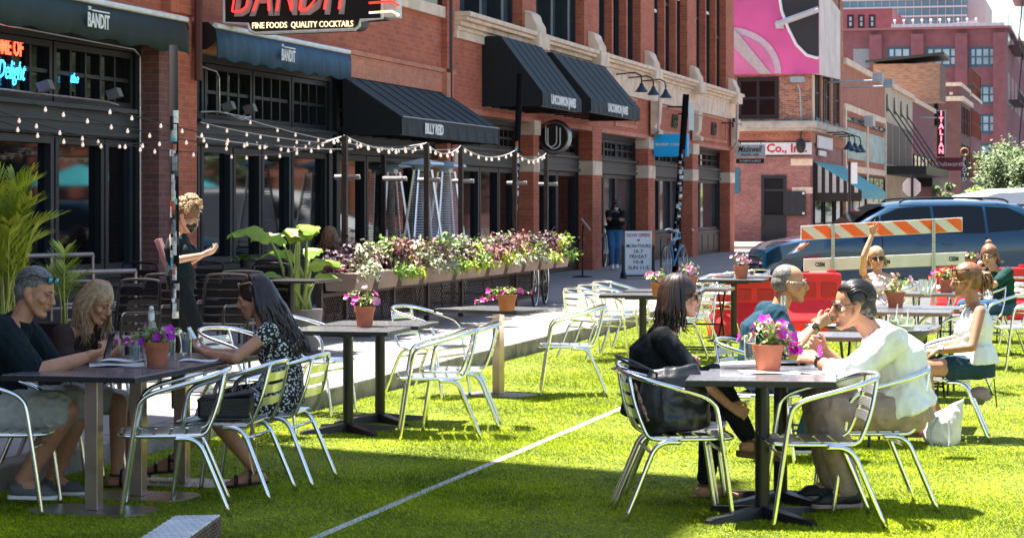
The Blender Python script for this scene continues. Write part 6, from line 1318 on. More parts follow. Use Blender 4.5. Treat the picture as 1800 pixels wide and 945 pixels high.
flowerpot(ontop(891, 546), 'terracotta pot of magenta petunias on the lone table by the kerb', [mat('hot_pink_petal', (.7, .05, .4), .5, var=.2)], 4, R_=.085, nf=18, spread=.2, hgt=.06, trail=(-.25, 0, -.06))
flowerpot(ontop(1158, 521), 'terracotta pot just left of the wavy hair of the woman in black', [M_PK], 5, nf=8, R_=.08)
flowerpot(ontop(1214, 507), 'terracotta pot of pink flowers just above the head of the woman in black', [M_PK], 6, nf=12, R_=.08)
flowerpot(ontop(1303, 490), 'terracotta pot of pink flowers on the table at the red barrier', [M_PK], 7, nf=14, R_=.095, H=.16)
flowerpot(ontop(1574, 540), 'terracotta pot of pink and white petunias behind the white shirt', [M_PK, mat('white_pink_petal', (.75, .6, .68), .5)], 8, nf=20, R_=.085, spread=.17, hgt=.17, trail=(-.2, 0, -.05))
flowerpot(ontop(1664, 514), 'small pot of red, orange and purple flowers near the drinking glasses', [mat('red_petal', (.7, .05, .03), .5), M_PUR, mat('orange_petal', (.8, .2, .03), .5)], 9, nf=16, R_=.08, spread=.16)
flowerpot(ontop(1706, 472), 'pot of pink flowers beside the woman in the dark green top', [M_PK], 10, nf=10, R_=.08, hgt=.1)
# ---- banana plant in a pot
c = G(530, 615, .15); r = thing('banana_plant', c, 'tall banana plant with broad yellow green leaves in a grey planter behind the dotted dress', 'potted plant'); rs = random.Random(4)
MB().lathe([(0, 0), (.17, 0), (.22, .42), (.2, .42), (.19, .36), (0, .36)], n=24).build('planter', mat('grey_planter', (.2, .18, .17), .8), r, auto=30)
for i, (ax, h_, L_, w, lean) in enumerate(((-2.7, 1.3, .55, .11, .5), (-1.35, 1.3, .5, .17, .12), (1.0, 1.4, .42, .11, .05), (2.8, 1.25, .42, .1, .35), (-.6, .8, .42, .11, .25), (-.3, .6, .3, .08, .25), (-1.4, 1.35, .45, .12, .2), (1.4, 1.0, .4, .1, .2), (-2.9, .6, .4, .07, .5), (3.0, .95, .45, .08, .3))):
    d = V3((math.cos(ax), math.sin(ax) * .6, 0)); p0 = V3((.02 * i - .08, 0, .36)); h_ *= .68; p1 = p0 + d * lean * .25 + V3((0, 0, h_ * .55)); p2 = p0 + d * lean * .5 + V3((0, 0, h_ * .85))
    MB().tube(smooth_path([p0, p1, p2], 4), [.024] * 4 + [.018] * 3 + [.011] * 2, 7).build('stalk', mat('stalk_green', (.24, .3, .07), .5), r, smooth=True)
    m = MB(); S_ = 16; v = []; f = []; up0 = (p2 - p1).normalized(); s = up0.cross(V3((0, -1, 0)) if i % 2 else V3((.4, -1, 0))).normalized()
    for k in range(S_ + 1):
        t = k / S_; dr = (up0 * (1 - t * .9) + d * (.4 + .7 * t) - V3((0, 0, 1)) * (t * t * .9)); c_ = p2 + (up0 * (t - t * t * .45) + d * (t * .65) - V3((0, 0, 1)) * (t * t * .45)) * L_
        ww = w * math.sin(math.pi * min(.06 + t * .92, .99)) ** .6 * (1 + .12 * math.sin(k * 2.3 + i)); ss = (s + V3((0, 0, .25 * math.sin(k + i)))).normalized()
        v += [c_ - ss * ww - V3((0, 0, ww * .25)), c_, c_ + ss * ww - V3((0, 0, ww * .25))]
    for k in range(S_): a = 3 * k; f += [(a, a + 1, a + 4, a + 3), (a + 1, a + 2, a + 5, a + 4)]
    m.add(v, f).build('leaf', M_LEAF2 if i in (0, 1, 2, 8) else mat('banana_leaf', (.2, .32, .035), .4, var=.3, vs=6), r, smooth=True)
# ---- palm at the left edge
def palm(c, label, seed, n, H, L0):
    rs = random.Random(seed); r = thing('potted_palm', c, label, 'potted plant', 'areca palms at the left edge')
    MB().lathe([(0, 0), (.2, 0), (.25, .45), (.22, .45), (0, .4)], n=20).build('planter', M_BLACK, r, auto=30); m = MB(); st = MB()
    for i in range(n):
        a = rs.random() * 6.28; ln = rs.uniform(.05, .45); d = V3((math.cos(a), math.sin(a), 0)); h_ = H * rs.uniform(.55, 1); L_ = L0 * rs.uniform(.7, 1)
        pa = smooth_path([V3((rs.gauss(0, .05), rs.gauss(0, .05), .4)), V3((0, 0, .4 + h_ * .45)) + d * ln * .2, V3((0, 0, .4 + h_ * .85)) + d * ln * .55, V3((0, 0, .4 + h_ * .95)) + d * (ln * .95)], 7)
        st.tube(pa, [.009 * (1 - .8 * k / len(pa)) for k in range(len(pa))], 5); K = len(pa)
        for k in range(int(K * .35), K):
            t = (k - K * .35) / (K * .65); dr = (pa[min(k + 1, K - 1)] - pa[k - 1]).normalized(); s = dr.cross(V3((0, 0, 1))); s = s.normalized() if s.length > .01 else V3((1, 0, 0))
            for q in (-1, 1):
                for e in (0, .5): leaf(m, pa[k] + dr * (.02 * e), (dr * (.75 + .3 * t) + s * q * (.8 - .3 * t) + V3((0, 0, .25))), V3((0, 0, 1)), .28 * (1 - .45 * t) * rs.uniform(.7, 1.15), .0075, .12, 3)
    st.build('stem', mat('palm_stem', (.3, .32, .06), .5), r, smooth=True); m.build('frond', mat('palm_frond', (.34, .42, .035), .5, var=.4, vs=3), r)
palm(G(15, 668, .15), 'large areca palm with spiky yellow green fronds at the left edge', 5, 34, 1.45, .7)
palm(G(112, 655, .15), 'smaller areca palm tuft behind the head of the grey haired man', 8, 4, .78, .13)

# ================================================================ planter fence
FLx = 8.3; fpx = [562, 606, 690, 750, 810, 905, 960]
fs_ = [sx(p, FLx) for p in fpx]
M_FR = mat('rusty_brown_steel', (.045, .03, .027), .55, .3, var=.3); M_PB = mat('taupe_planter', (.23, .16, .13), .7, var=.2, vs=3)
fr_ = sroot('planter_fence', fs_[0], FLx, 'brown steel terrace fence with mesh panels and tall string light posts', 'fence', z=.15)
for i, s in enumerate(fs_): SB().box(s - .03, s + .03, FLx - .03, FLx + .03, .15, (2.42 if i in (1, 3, 4, 5, 6) else .95)).bs('post', M_FR, fr_)
for i in range(len(fs_) - 1):
    a, b = fs_[i] + .035, fs_[i + 1] - .035; m = SB(); m.box(a, b, FLx - .02, FLx + .02, .24, .28).box(a, b, FLx - .02, FLx + .02, .62, .66)
    m.bs('rail', M_FR, fr_); m = SB(); st_ = .075; n = int((b - a + .34) / st_)
    for k in range(n):
        for sg in (1, -1):
            x0 = a + k * st_ - (.34 if sg > 0 else 0); x1 = x0 + .34 * sg if sg > 0 else x0 - .34; p, q = (x0, .28), (x1, .62)
            lo, hi = sorted((p, q)); c0, c1 = max(lo[0], a), min(hi[0], b)
            if c1 - c0 < .03: continue
            zz = lambda x: p[1] + (q[1] - p[1]) * (x - p[0]) / (q[0] - p[0]); m.tube([(c0, FLx, zz(c0)), (c1, FLx, zz(c1))], .006, 4)
    m.bs('mesh_panel', M_FR, fr_)
m = SB(); m.box(fs_[-1], fs_[-1] + .05, FLx + .036, FLx + 2.6, .24, .28).box(fs_[-1], fs_[-1] + .05, FLx + .036, FLx + 2.6, .62, .66); m.bs('rail', M_FR, fr_); SB().box(fs_[-1], fs_[-1] + .06, FLx + 2.6, FLx + 2.67, .15, 2.42).bs('post', M_FR, fr_)
for i, s in enumerate(fs_): 
    if i: SB().tube([(s, FLx - .18, 1.95), (s, FLx + .12, 1.95)], .028, 8).bs('lamp_arm', M_STEEL, fr_)
# planter boxes with mixed foliage
fol = [(mat('coleus_pink', (.3, .12, .12), .55, var=.5, vs=25), .30), (mat('coleus_dark', (.05, .018, .03), .5, var=.4, vs=25), .24), (mat('vine_green', (.16, .3, .04), .5, var=.4, vs=25), .2), (mat('pale_foliage', (.36, .37, .24), .6, var=.4, vs=25), .22), (mat('lime_leaf', (.4, .5, .03), .5, var=.3, vs=25), .08)]
PL_LAB = ['taupe planter of coleus and vines, %s' % x for x in ['touching the banana plant', 'second from the banana plant', 'third from the banana plant', 'fourth from the banana plant', 'fifth from the banana plant', 'sixth from the banana plant', 'seventh from the banana plant', 'eighth from the banana plant', 'ninth from the banana plant', 'tenth from the banana plant', 'eleventh from the banana plant', 'twelfth from the banana plant', 'thirteenth from the banana plant', 'fourteenth from the banana plant', 'fifteenth from the banana plant', 'sixteenth']]
for i in range(len(fs_) - 1):
    a, b = fs_[i], fs_[i + 1]; nb = max(1, round((b - a) / 1.15))
    for j in range(nb):
        x0 = a + (b - a) * j / nb + .1; x1 = a + (b - a) * (j + 1) / nb - .1; L_ = x1 - x0
        r = sroot('planter_box', (x0 + x1) / 2, FLx - .2, PL_LAB.pop(0), 'planter', z=.66, group='planter boxes on the fence')
        m = SB(); f0 = FLx - .36; m.prism([(x0, f0, .69), (x0, FLx - .04, .69), (x0, FLx - .0, .885), (x0, f0 - .05, .885)], (L_, 0, 0)).bs('box', M_PB, r, bevel=.004)
        rs = random.Random(40 + i * 3 + j); n = int(L_ * 1500)
        ms = [SB() for _ in fol]; K = int(L_ * 12)
        cl = [(rs.uniform(x0, x1), rs.uniform(f0 - .02, FLx + .02), rs.uniform(.93, 1.17), rs.choices(range(5), [w for _, w in fol])[0]) for _ in range(K)] + [(rs.uniform(x0, x1), f0 - .1, rs.uniform(.8, .95), rs.choice((2, 3, 0, 4))) for _ in range(int(L_ * 2.6))]
        for q in range(n):
            cx_, cy_, cz_, t = cl[q % len(cl)]; p = V3((cx_ + rs.gauss(0, .09), cy_ + rs.gauss(0, .07), max(cz_ + rs.gauss(0, .05), .8 + .1 * rs.random()))); d = V3((rs.gauss(0, 1), rs.gauss(-.5, .8), rs.gauss(.1, .7)))
            leaf(ms[t], p, d, V3((rs.gauss(0, .5), rs.gauss(-.4, .5), 1)), rs.uniform(.04, .08), rs.uniform(.012, .023), .3, 2)
        for (mm, _), q in zip(fol, ms):
            if q.v: q.bs('foliage', mm, r)
# ================================================================ string lights
M_BULB = mat('string_bulb', (.85, .75, .7), .25, var=0, emit=(1, .75, .6), es=.15); M_CORD = mat('white_cord', (.55, .5, .5), .6); M_CORDB = mat('dark_cord', (.02, .02, .02), .6)
def string(A, B, sag, n, label, cord, sk=0):
    A, B = V3(A), V3(B); r = thing('string_lights', A, label, 'string lights', 'bulb strings over the terrace')
    q = lambda t: A.lerp(B, t) - V3((0, 0, sag * 4 * t * (1 - t))); MB().tube([q(i / 20) for i in range(21)], .007, 5).build('cord', cord, r, off=A); mb_ = []
    for i in range(n):
        p = q((i + .5 + .12 * math.sin(i * 2.1 + sk)) / n); m = MB(); m.tube([p, p - V3((0, 0, .035))], .011, 5).build('socket', M_BLACK, r, off=A) if n < 0 else None
        MB().lathe([(.0, .0), (.008, -.002), (.009, -.014), (.015, -.026), (.0175, -.038), (.013, -.05), (.0, -.055)], p, 9).build('bulb', M_BULB, r, off=A, smooth=True)
post = lambda i, z=2.42: Wp(fs_[i], FLx, z)
for i, (a, b) in enumerate(((1, 3), (3, 4), (4, 5), (5, 6))): string(post(a), post(b), .12, (9, 6, 8, 6)[i], 'bulb string sagging along the fence posts, span %s' % ['before the left heaters', 'before the right heater', 'right of the heaters', 'at the far end by the brick pier'][i], M_CORD, i)
pole1_top = G(308, 717, .15); W = lambda px, py, l: Wp(sx(px, l), l, zy(px, py, l))
ls = LF - .1
for i, (p0, p1, sg, n, l1, lab) in enumerate((((-30, 185), (352, 268), .1, 11, LF - .3, 'upper bulb string crossing the left shopfront'), ((-30, 200), (300, 245), .15, 9, LF - .6, 'lower bulb string crossing the left shopfront'), ((55, 180), (410, 258), .05, 10, LF - .9, 'bulb string running from the left lamp to the second shopfront'), ((170, 185), (520, 262), .05, 9, LF - 1.2, 'bulb string passing in front of the brick pier'), ((352, 215), (560, 250), .03, 7, LF - .5, 'bulb string under the second row of transoms'), ((345, 240), (620, 262), .04, 9, LF - 1.4, 'low bulb string before the second shopfront'), ((420, 205), (800, 262), .15, 11, LF - .6, 'long bulb string passing under the black awning'))):
    string(W(*p0, l1), W(p1[0], p1[1], l1 - .6), sg, n, lab, M_CORDB if i < 4 else M_CORD, i)
for i, (k, p1) in enumerate(((1, (395, 270)), (1, (440, 245)), (3, (600, 240)), (6, (945, 262)))):
    string(post(k), W(p1[0], p1[1], LF - .2), .1, 7 if k != 6 else 4, 'bulb string from a fence post to the wall %s' % ['left of the banana plant', 'near the blue awning', 'near the black awning', 'at the round sign'][i], M_CORD, i + 9)
# ================================================================ patio heaters
def heater(px, Y, label):
    c = pt(px, 0, Y); c.z = .15; r = thing('patio_heater', c, label, 'patio heater', 'pyramid patio heaters', .4)
    MB().box(-.26, .26, -.26, .26, 0, .75).build('cabinet', M_STEEL, r, bevel=.01)
    for sx_ in (-1, 1):
        for sy in (-1, 1): MB().tube([(.25 * sx_, .25 * sy, .75), (.105 * sx_, .105 * sy, 2.02)], .022, 6).build('corner_rail', M_ALU2, r)
    m = MB()
    for k in range(30):
        t = k / 29; h = .8 + 1.15 * t; q = .24 - .14 * t
        m.tube([(q, q, h), (-q, q, h), (-q, -q, h), (q, -q, h)], .0055, 4, closed=True)
    m.build('wire_guard', M_ALU2, r); MB().tube([(0, 0, .75), (0, 0, 1.98)], .055, 12).build('glass_tube', mat('amber_glass', (.4, .32, .24), .1, var=.2, alpha=.75), r, smooth=True)
    MB().lathe([(.12, 2.0), (.12, 2.06), (.3, 2.1), (.36, 2.1), (.34, 2.135), (.0, 2.2)], n=4).build('hood', mat('heater_hood', (.6, .68, .74), .35, .3), r)
heater(688, 37.5, 'left one of three pyramid patio heaters behind the planters'); heater(743, 35.0, 'middle and nearest pyramid patio heater behind the planters'); heater(784, 37.0, 'right one of three pyramid patio heaters behind the planters')
# ================================================================ dark patio furniture
M_PAT = mat('dark_patio_metal', (.022, .02, .022), .42, .4, var=.2)
def patio_chair():
    r = thing('patio_chair', (0, 0, .15), 'x', 'chair', 'dark slatted chairs on the terrace')
    for sg in (1, -1):
        MB().tube(smooth_path([(-.29, .22 * sg, 0), (-.24, .22 * sg, .43), (-.27, .215 * sg, .7), (-.29, .2 * sg, .86)], 4), .013, 7).build('rear_leg', M_PAT, r)
        MB().tube([(.22, .22 * sg, 0), (.21, .22 * sg, .43)], .013, 7).build('front_leg', M_PAT, r)
        MB().tube(smooth_path([(-.255, .225 * sg, .63), (.1, .23 * sg, .64), (.2, .225 * sg, .62), (.215, .22 * sg, .44)], 4), .011, 6).build('armrest', M_PAT, r)
    MB().tube(smooth_path([(-.27, .21, .7), (-.29, .2, .84), (-.3, .15, .885), (-.3, -.15, .885), (-.29, -.2, .84), (-.27, -.21, .7)], 4), .013, 7).build('back_frame', M_PAT, r)
    m = MB()
    for k in range(5): z = .5 + k * .072; m.obox((-.25 - .012 * k, 0, z), (.004, 0, .002), (0, .205, 0), (-.004, 0, .028))
    m.build('back_slats', M_PAT, r); m = MB()
    for k in range(6): m.box(-.22 + .073 * k, -.157 + .073 * k, -.215, .215, .43, .442)
    m.build('seat_slats', M_PAT, r); return r
pc = patio_chair(); _pu = False
def pchair(px, py, ang, lab):
    global _pu
    c = G(px, py, .15)
    if not _pu: _pu = True; pc.location = c; pc.rotation_euler = (0, 0, R(ang)); pc['label'] = lab; return pc
    return dup(pc, c, R(ang), lab)
pt_tab = None
for px, py, ang, lab in ((372, 668, 250, 'dark slatted chair nearest the striped pole, right of the waitress'), (405, 655, 255, 'dark slatted chair behind the head of the dotted dress woman'), (262, 668, 250, 'dark slatted chair behind the steel rail, left of the pole'), (205, 690, 240, 'dark slatted chair behind the blonde woman'), (455, 618, 250, 'dark slatted chair between the waitress and the banana plant'), (375, 605, 80, 'dark slatted chair facing the wall behind the waitress'), (270, 610, 70, 'dark slatted chair against the left shopfront'), (500, 600, 70, 'dark slatted chair behind the banana plant'), (610, 575, 200, 'dark slatted chair seen through the first mesh panels'), (690, 552, 200, 'dark slatted chair seen through the middle mesh panels'), (760, 540, 20, 'dark slatted chair seen through mesh below the heaters'), (830, 525, 200, 'dark slatted chair seen through mesh near the far end')):
    pchair(px, py, ang, lab)
for i, (px, py, lab) in enumerate(((225, 640, 'dark terrace table left of the pole, against the shopfront'), (435, 618, 'dark terrace table with a small plant behind the waitress'), (512, 622, 'dark terrace table beside the banana plant'), (655, 560, 'dark terrace table behind the first planters'), (795, 532, 'dark terrace table behind the heaters'))):
    c = G(px, py, .15); r = thing('terrace_table', c, lab, 'table', 'dark tables on the terrace', SROT); MB().box(-.38, .38, -.38, .38, .72, .745).build('tabletop', M_PAT, r, bevel=.003); MB().tube([(0, 0, .02), (0, 0, .72)], .03, 10).build('pedestal', M_BLACK, r); MB().box(-.25, .25, -.25, .25, 0, .02).build('base_plate', M_BLACK, r)
c = G(430, 470, .9); rs = random.Random(3); r = thing('table_plant', c, 'low leafy plant on the dark terrace table behind the waitress', 'potted plant'); MB().lathe([(0, 0), (.05, 0), (.07, .1), (0, .1)], n=14).build('pot', M_BLACK, r); m = MB()
for k in range(60): leaf(m, V3((rs.gauss(0, .05), rs.gauss(0, .05), .1)), V3((rs.gauss(0, 1), rs.gauss(0, 1), .6)), V3((0, 0, 1)), .12, .03, .4)
m.build('foliage', M_LEAF, r)
# steel hand rails by the left shopfront
M_RAIL = mat('rail_steel', (.34, .27, .25), .4, .8, var=.15)
for i, (x0, x1, yt, Y, dz, lab) in enumerate(((112, 238, 476, 22.6, (.52, .78), 'steel hand rail on the terrace edge behind the blonde woman'), (40, 163, 447, 23.6, (.4, .8), 'steel hand rail behind the palm, farther back'))):
    A, B = pt(x0, yt + 3, Y - .3), pt(x1, yt, Y + .4); r = thing('hand_rail', (B.x, B.y, .15), lab, 'railing'); m = MB(); m.tube([A, B], .024, 8).build('top_rail', M_RAIL, r, off=r.location); zt = B.z
    for d in dz: MB().tube([A - V3((0, 0, zt * d * .62)), B - V3((0, 0, zt * d * .62))], .016, 8).build('lower_rail', M_RAIL, r, off=r.location)
    for q in (B, A.lerp(B, .4)): MB().tube([q, (q.x, q.y, .15)], .02, 8).build('post', M_RAIL, r, off=r.location)
# ================================================================ things on the tables and chairs
def glass(c, label, H=.12, R_=.034, fill=None, straw=False, group='drinking glasses'):
    r = thing('drinking_glass', c, label, 'glass', group); MB().lathe([(0, 0), (R_ * .82, 0), (R_, H), (R_ * .93, H), (R_ * .76, .012), (0, .012)], n=18).build('tumbler', mat('clear_glass', (.85, .9, .9), .03, var=0, trans=.92, spec=.6), r, auto=40)
    if fill: MB().lathe([(0, .014), (R_ * .74, .014), (R_ * .84, H * .7), (0, H * .7)], n=16).build('drink', fill, r)
    if straw: MB().tube([(0, 0, .02), (.02, 0, H + .07)], .004, 6).build('straw', M_WHITE, r)
M_LEM = mat('lemonade', (.6, .66, .4), .2, var=.1); M_ICE = mat('iced_water', (.4, .45, .47), .15, var=.3, vs=60)
glass(ontop(1318, 632), 'tall tumbler of iced water left of the magenta petunias', .14, .036, M_ICE); glass(ontop(1388, 622), 'tumbler behind the pot near the hands of the white shirt', .09, .036, M_ICE)
glass(ontop(237, 634), 'tumbler behind the purple flowers on the left table', .115, .034, M_ICE); glass(ontop(328, 622), 'frosted tumbler beside the white phone', .13, .034, M_ICE); glass(ontop(300, 623), 'tumbler between the clay pot and the striped pole', .1, .03, M_ICE)
glass(ontop(1573, 588), 'lemonade with a white straw by the grey bowl', .14, .055, M_LEM, True); glass(ontop(1592, 600), 'larger glass of pale lemonade behind the white shirt collar', .15, .06, M_LEM, True)
for i, (x, y) in enumerate(((1622, 517), (1631, 519), (1640, 515))): glass(ontop(x, y), ('left', 'middle', 'right')[i] + ' glass of the three empty ones on the far right table', .15, .042, None)
c = ontop(266, 634); r = thing('water_bottle', c, 'clear swing top water bottle with a label behind the purple flowers', 'bottle'); MB().lathe([(0, 0), (.042, 0), (.044, .13), (.036, .18), (.017, .23), (.0155, .29), (.012, .295), (0, .295)], n=20).build('bottle_glass', mat('bottle_glass', (.7, .8, .8), .04, var=0, trans=.75, spec=.7), r, auto=40); MB().lathe([(.0185, .235), (.0185, .275)], n=16).build('neck_label', M_WHITE, r); MB().lathe([(.0452, .04), (.0452, .11)], n=18).build('label', mat('bottle_label', (.45, .55, .55), .5, var=.5, vs=40), r); MB().ell((0, 0, .303), (.014, 0, 0), (0, .014, 0), (0, 0, .012)).build('stopper', M_WHITE, r)
c = ontop(1378, 590); r = thing('water_bottle', ontop(1377, 605), 'clear bottle neck rising behind the magenta petunias', 'bottle'); MB().lathe([(0, 0), (.042, 0), (.044, .15), (.02, .24), (.016, .31), (0, .31)], n=20).build('bottle_glass', mat('bottle_glass', (.7, .8, .8), .04, var=0, trans=.75), r, auto=40)
M_PAPER = mat('white_paper', (.72, .72, .72), .7, var=.06, vs=30)
def paper(c, rz, w, d, label, name='paper_menu', m=M_PAPER, lines=False, th=.0015, cat='menu'):
    r = thing(name, c, label, cat, None, rz); mm = MB(); N = 6; rs = [[(-w / 2 + w * i / N, y, z + .006 * math.sin(i * 1.2 + y * 9)) for i in range(N + 1) for z in (0.001,)] for y in (-d / 2, d / 2)]
    v = [(-w / 2 + w * i / N, y, .004 + .004 * math.sin(i * 1.1 + y * 9) + zz) for zz in (0, th) for y in (-d / 2, d / 2) for i in range(N + 1)]; f = []; K = N + 1
    for b_ in (0, 2 * K): f += [(b_ + i, b_ + i + 1, b_ + K + i + 1, b_ + K + i) if b_ else (b_ + K + i, b_ + K + i + 1, b_ + i + 1, b_ + i) for i in range(N)]
    for q in (0, K): f += [(q + i, q + i + 1, q + 2 * K + i + 1, q + 2 * K + i) for i in range(N)]
    mm.add(v, f).build('sheet', m, r); return r
paper(ontop(1352, 655), .1, .3, .2, 'white paper sheet under the big clay pot on the right table'); paper(ontop(1412, 655), -.15, .22, .14, 'white paper with cutlery beside the clay pot')
paper(ontop(205, 642), .2, .3, .2, 'pale menu sheet on the left table before the blonde woman'); paper(ontop(215, 634), -.2, .24, .18, 'second pale sheet lying beyond the first menu'); paper(ontop(350, 634), -.1, .22, .16, 'pale sheet under the hands of the dotted dress woman')
# rolled napkin with cutlery
r = thing('rolled_napkin', ontop(1305, 648), 'rolled white napkin with cutlery left of the clay pot', 'napkin', None, .12); MB().ell((0, 0, .022), (.125, 0, 0), (0, .03, 0), (0, 0, .02)).tube([(-.12, 0, .02), (.1, .01, .026)], [.018, .022], 10).build('napkin', M_PAPER, r, smooth=True); MB().box(.06, .17, -.005, .005, .008, .012).box(.05, .16, .012, .02, .008, .012).build('cutlery', M_ALU, r)
r = thing('knife', ontop(1420, 656) + V3((0, 0, .008)), 'table knife lying on the paper beside the clay pot', 'cutlery', None, .15); MB().box(-.11, -.01, -.007, .007, 0, .003).build('handle', M_SILVER, r); MB().prism([(-.01, -.006, 0), (.11, -.004, 0), (.12, .004, 0), (-.01, .008, 0)], (0, 0, .002)).build('blade', M_ALU, r)
r = thing('dinner_plate', ontop(1390, 640), 'dark plate behind the clay pot', 'plate'); MB().lathe([(0, 0), (.07, 0), (.12, .014), (.118, .018), (.07, .006), (0, .006)], n=28).build('plate', M_BLACK, r, smooth=True)
r = thing('food_tray', ontop(1465, 574), 'dark tray with a paper and food before the man in the blue T-shirt', 'tray'); MB().box(-.2, .2, -.14, .14, 0, .012).build('tray', M_BLACK, r, bevel=.004); MB().box(-.17, .12, -.12, .12, .0125, .016).build('liner', M_PAPER, r); MB().ell((-.08, 0, .04), (.085, 0, 0), (0, .05, 0), (0, 0, .032)).build('sandwich', mat('toasted_bread', (.45, .2, .08), .8, var=.35, vs=30, bump=.4), r, smooth=True); 
r = thing('serving_bowl', ontop(1606, 600), 'round grey bowl with a fork on the table behind the white shirt', 'bowl'); MB().lathe([(0, 0), (.06, 0), (.115, .075), (.11, .078), (.055, .01), (0, .01)], n=26).build('bowl', mat('grey_stoneware', (.09, .09, .1), .4), r, smooth=True); MB().tube([(-.02, 0, .05), (.16, 0, .11)], .005, 5).build('fork', M_ALU, r)
# small fallen blossom on the napkin
# black bag on the seat of the nearest left chair
def bagmesh(prims, vox, name, m, r, folds=.006, fs=12): return put(remesh(prims, vox, 3), name, m, r, r.location, folds=folds, fs=fs)
c = c_C3.location + V3((.0, 0, .445)); r = thing('box_handbag', c, 'black leather box handbag resting on the seat of an aluminium chair', 'handbag'); MB().obox(c + V3((-.02, -.02, .065)), (.15, 0, 0), (0, .1, 0), (0, 0, .06)).build('bag_body', mat('black_leather', (.012, .012, .013), .35, bump=.25, bs=90), r, off=c, bevel=.018); MB().obox(c + V3((-.02, -.02, .128)), (.152, 0, .02), (0, .104, 0), (0, 0, .008)).build('flap', mat('black_leather', (.012, .012, .013), .35), r, off=c, bevel=.006); MB().tube(smooth_path([c + V3((.1, -.1, .1)), c + V3((.16, -.14, -.1)), c + V3((.15, -.15, -.3)), c + V3((.1, -.13, -.05))], 5), .004, 5).build('chain_strap', mat('gold_frame', (.6, .4, .2), .3, .8), r, off=c)
# shoulder bag hanging in the chair of the woman in black
c = c_F1.location + V3((0, 0, .445)); r = thing('shoulder_bag', c, 'large soft black leather shoulder bag standing in the front left armchair', 'handbag'); M_LTH = mat('soft_black_leather', (.012, .013, .015), .32, var=.2, bump=.15, bs=60, coat=.2)
mb = MB(); rs_ = []
for z, a, b_, ox in ((.0, .16, .1, 0), (.06, .19, .12, -.01), (.18, .18, .1, -.03), (.28, .15, .07, -.03), (.33, .12, .03, -.02)): rs_.append([c + V3((ox + a * math.cos(t), b_ * math.sin(t) - .02, z + .01 + .02 * math.cos(t))) for t in np.linspace(0, 2 * math.pi, 20, endpoint=False)])
mb.rings(rs_); bagmesh(mb, .008, 'bag_body', M_LTH, r, .02, 7)
MB().tube(smooth_path([c + V3((-.1, -.05, .3)), c + V3((-.2, -.12, .36)), c + V3((-.30, -.09, .40)), c + V3((-.33, .0, .40)), c + V3((-.24, .04, .35)), c + V3((-.08, .02, .31))], 5), [(.008, .005)] * 26, 6).build('strap', M_LTH, r, off=c)
m = MB(); 
m.tube([c + V3((-.24 + .008 * k, -.175, .27 - .022 * k)) for k in range(10)], [.007 + .004 * math.sin(k * 2.2) for k in range(10)], 6)
m.build('printed_scarf', mat('printed_scarf', (.3, .15, .12), .7, var=.9, vs=60), r, off=c)
# white tote bag on the turf
c = G(1655, 782); r = thing('tote_bag', c, 'white canvas tote bag with grey handles lying on the grass behind the white shirt', 'tote bag'); mb = MB(); rs_ = []
for z, a, b_, ox in ((0, .1, .07, .0), (.04, .125, .08, 0), (.14, .13, .06, .01), (.22, .12, .03, .03), (.27, .1, .012, .06)): rs_.append([c + V3((ox + a * math.cos(t), b_ * math.sin(t), z + .05 * math.cos(t) * (z > .1))) for t in np.linspace(0, 2 * math.pi, 18, endpoint=False)])
mb.rings(rs_); bagmesh(mb, .007, 'bag_body', mat('tote_canvas', (.7, .66, .64), .8, var=.12), r, .014, 9); MB().tube(smooth_path([c + V3((-.04, -.09, .2)), c + V3((-.1, -.13, .1)), c + V3((-.08, -.15, .0)), c + V3((.02, -.14, .02)), c + V3((.03, -.1, .18))], 5), [(.012, .005)] * 21, 6).build('handle', mat('grey_strap', (.25, .27, .28), .6), r, off=c)
c = G(1728, 690) + V3((0, 0, .42)); r = thing('small_pouch', pt(1722, 690, 15.9), 'mauve grey pouch hanging from the armchair of the tank top woman', 'pouch'); bagmesh(MB().ell(r.location, (.07, 0, 0), (0, .04, 0), (0, 0, .045)).ell(r.location + V3((.04, 0, -.03)), (.05, 0, 0), (0, .03, 0), (0, 0, .03)), .01, 'bag_body', mat('mauve_cloth', (.3, .22, .25), .8), r, .01, 12); MB().tube([r.location + V3((.05, 0, 0)), r.location + V3((.1, 0, .1)), r.location + V3((.12, 0, -.1))], .005, 5).build('strap', M_BLACK, r, off=r.location)
# woven cube stool, bottom left
P0 = G(322, 960, .36); r = thing('woven_stool', (G(322, 960, .36).x, 8.95, 0), 'woven silver and brown wicker cube at the bottom edge', 'stool'); Mw = bpy.data.materials.new('woven_wicker'); Mw.use_nodes = True; nt_ = Mw.node_tree; ck = nt_.nodes.new('ShaderNodeTexBrick'); tc = nt_.nodes.new('ShaderNodeTexCoord'); nt_.links.new(tc.outputs['Object'], ck.inputs['Vector']); ck.inputs['Scale'].default_value = 1
Yq = FPX * (EYE - .40) / (905 - HYP)          # top far edge
c0, c1, c2 = G(307, 907, .40), G(388, 905, .40), G(250, 944, .40); tr = (c1 - c0); dn_ = (c2 - c0); topc = c0; A_ = tr.normalized() * .27; B_ = (dn_ - tr * 0).normalized() * .27
m = MB(); quad = [c0, c0 + (c1 - c0) * 1.0, c0 + (c1 - c0) + dn_ * 1.2, c0 + dn_ * 1.2]; base_c = (quad[0] + quad[2]) / 2; r.location = (base_c.x, base_c.y, 0)
m = MB(); NN = 16
def weave(mb, o, a, b, nrm, n1, n2):
    for i in range(n1):
        for j in range(n2):
            c = o + a * ((i + .5) / n1) + b * ((j + .5) / n2); e = .46
            if (i + j) % 2: mb.obox(c + nrm * .002, a * (.44 / n1 * 1.0), b * (.27 / n2), nrm * .003)
            else: mb.obox(c + nrm * .0005, a * (.27 / n1), b * (.44 / n2), nrm * .003)
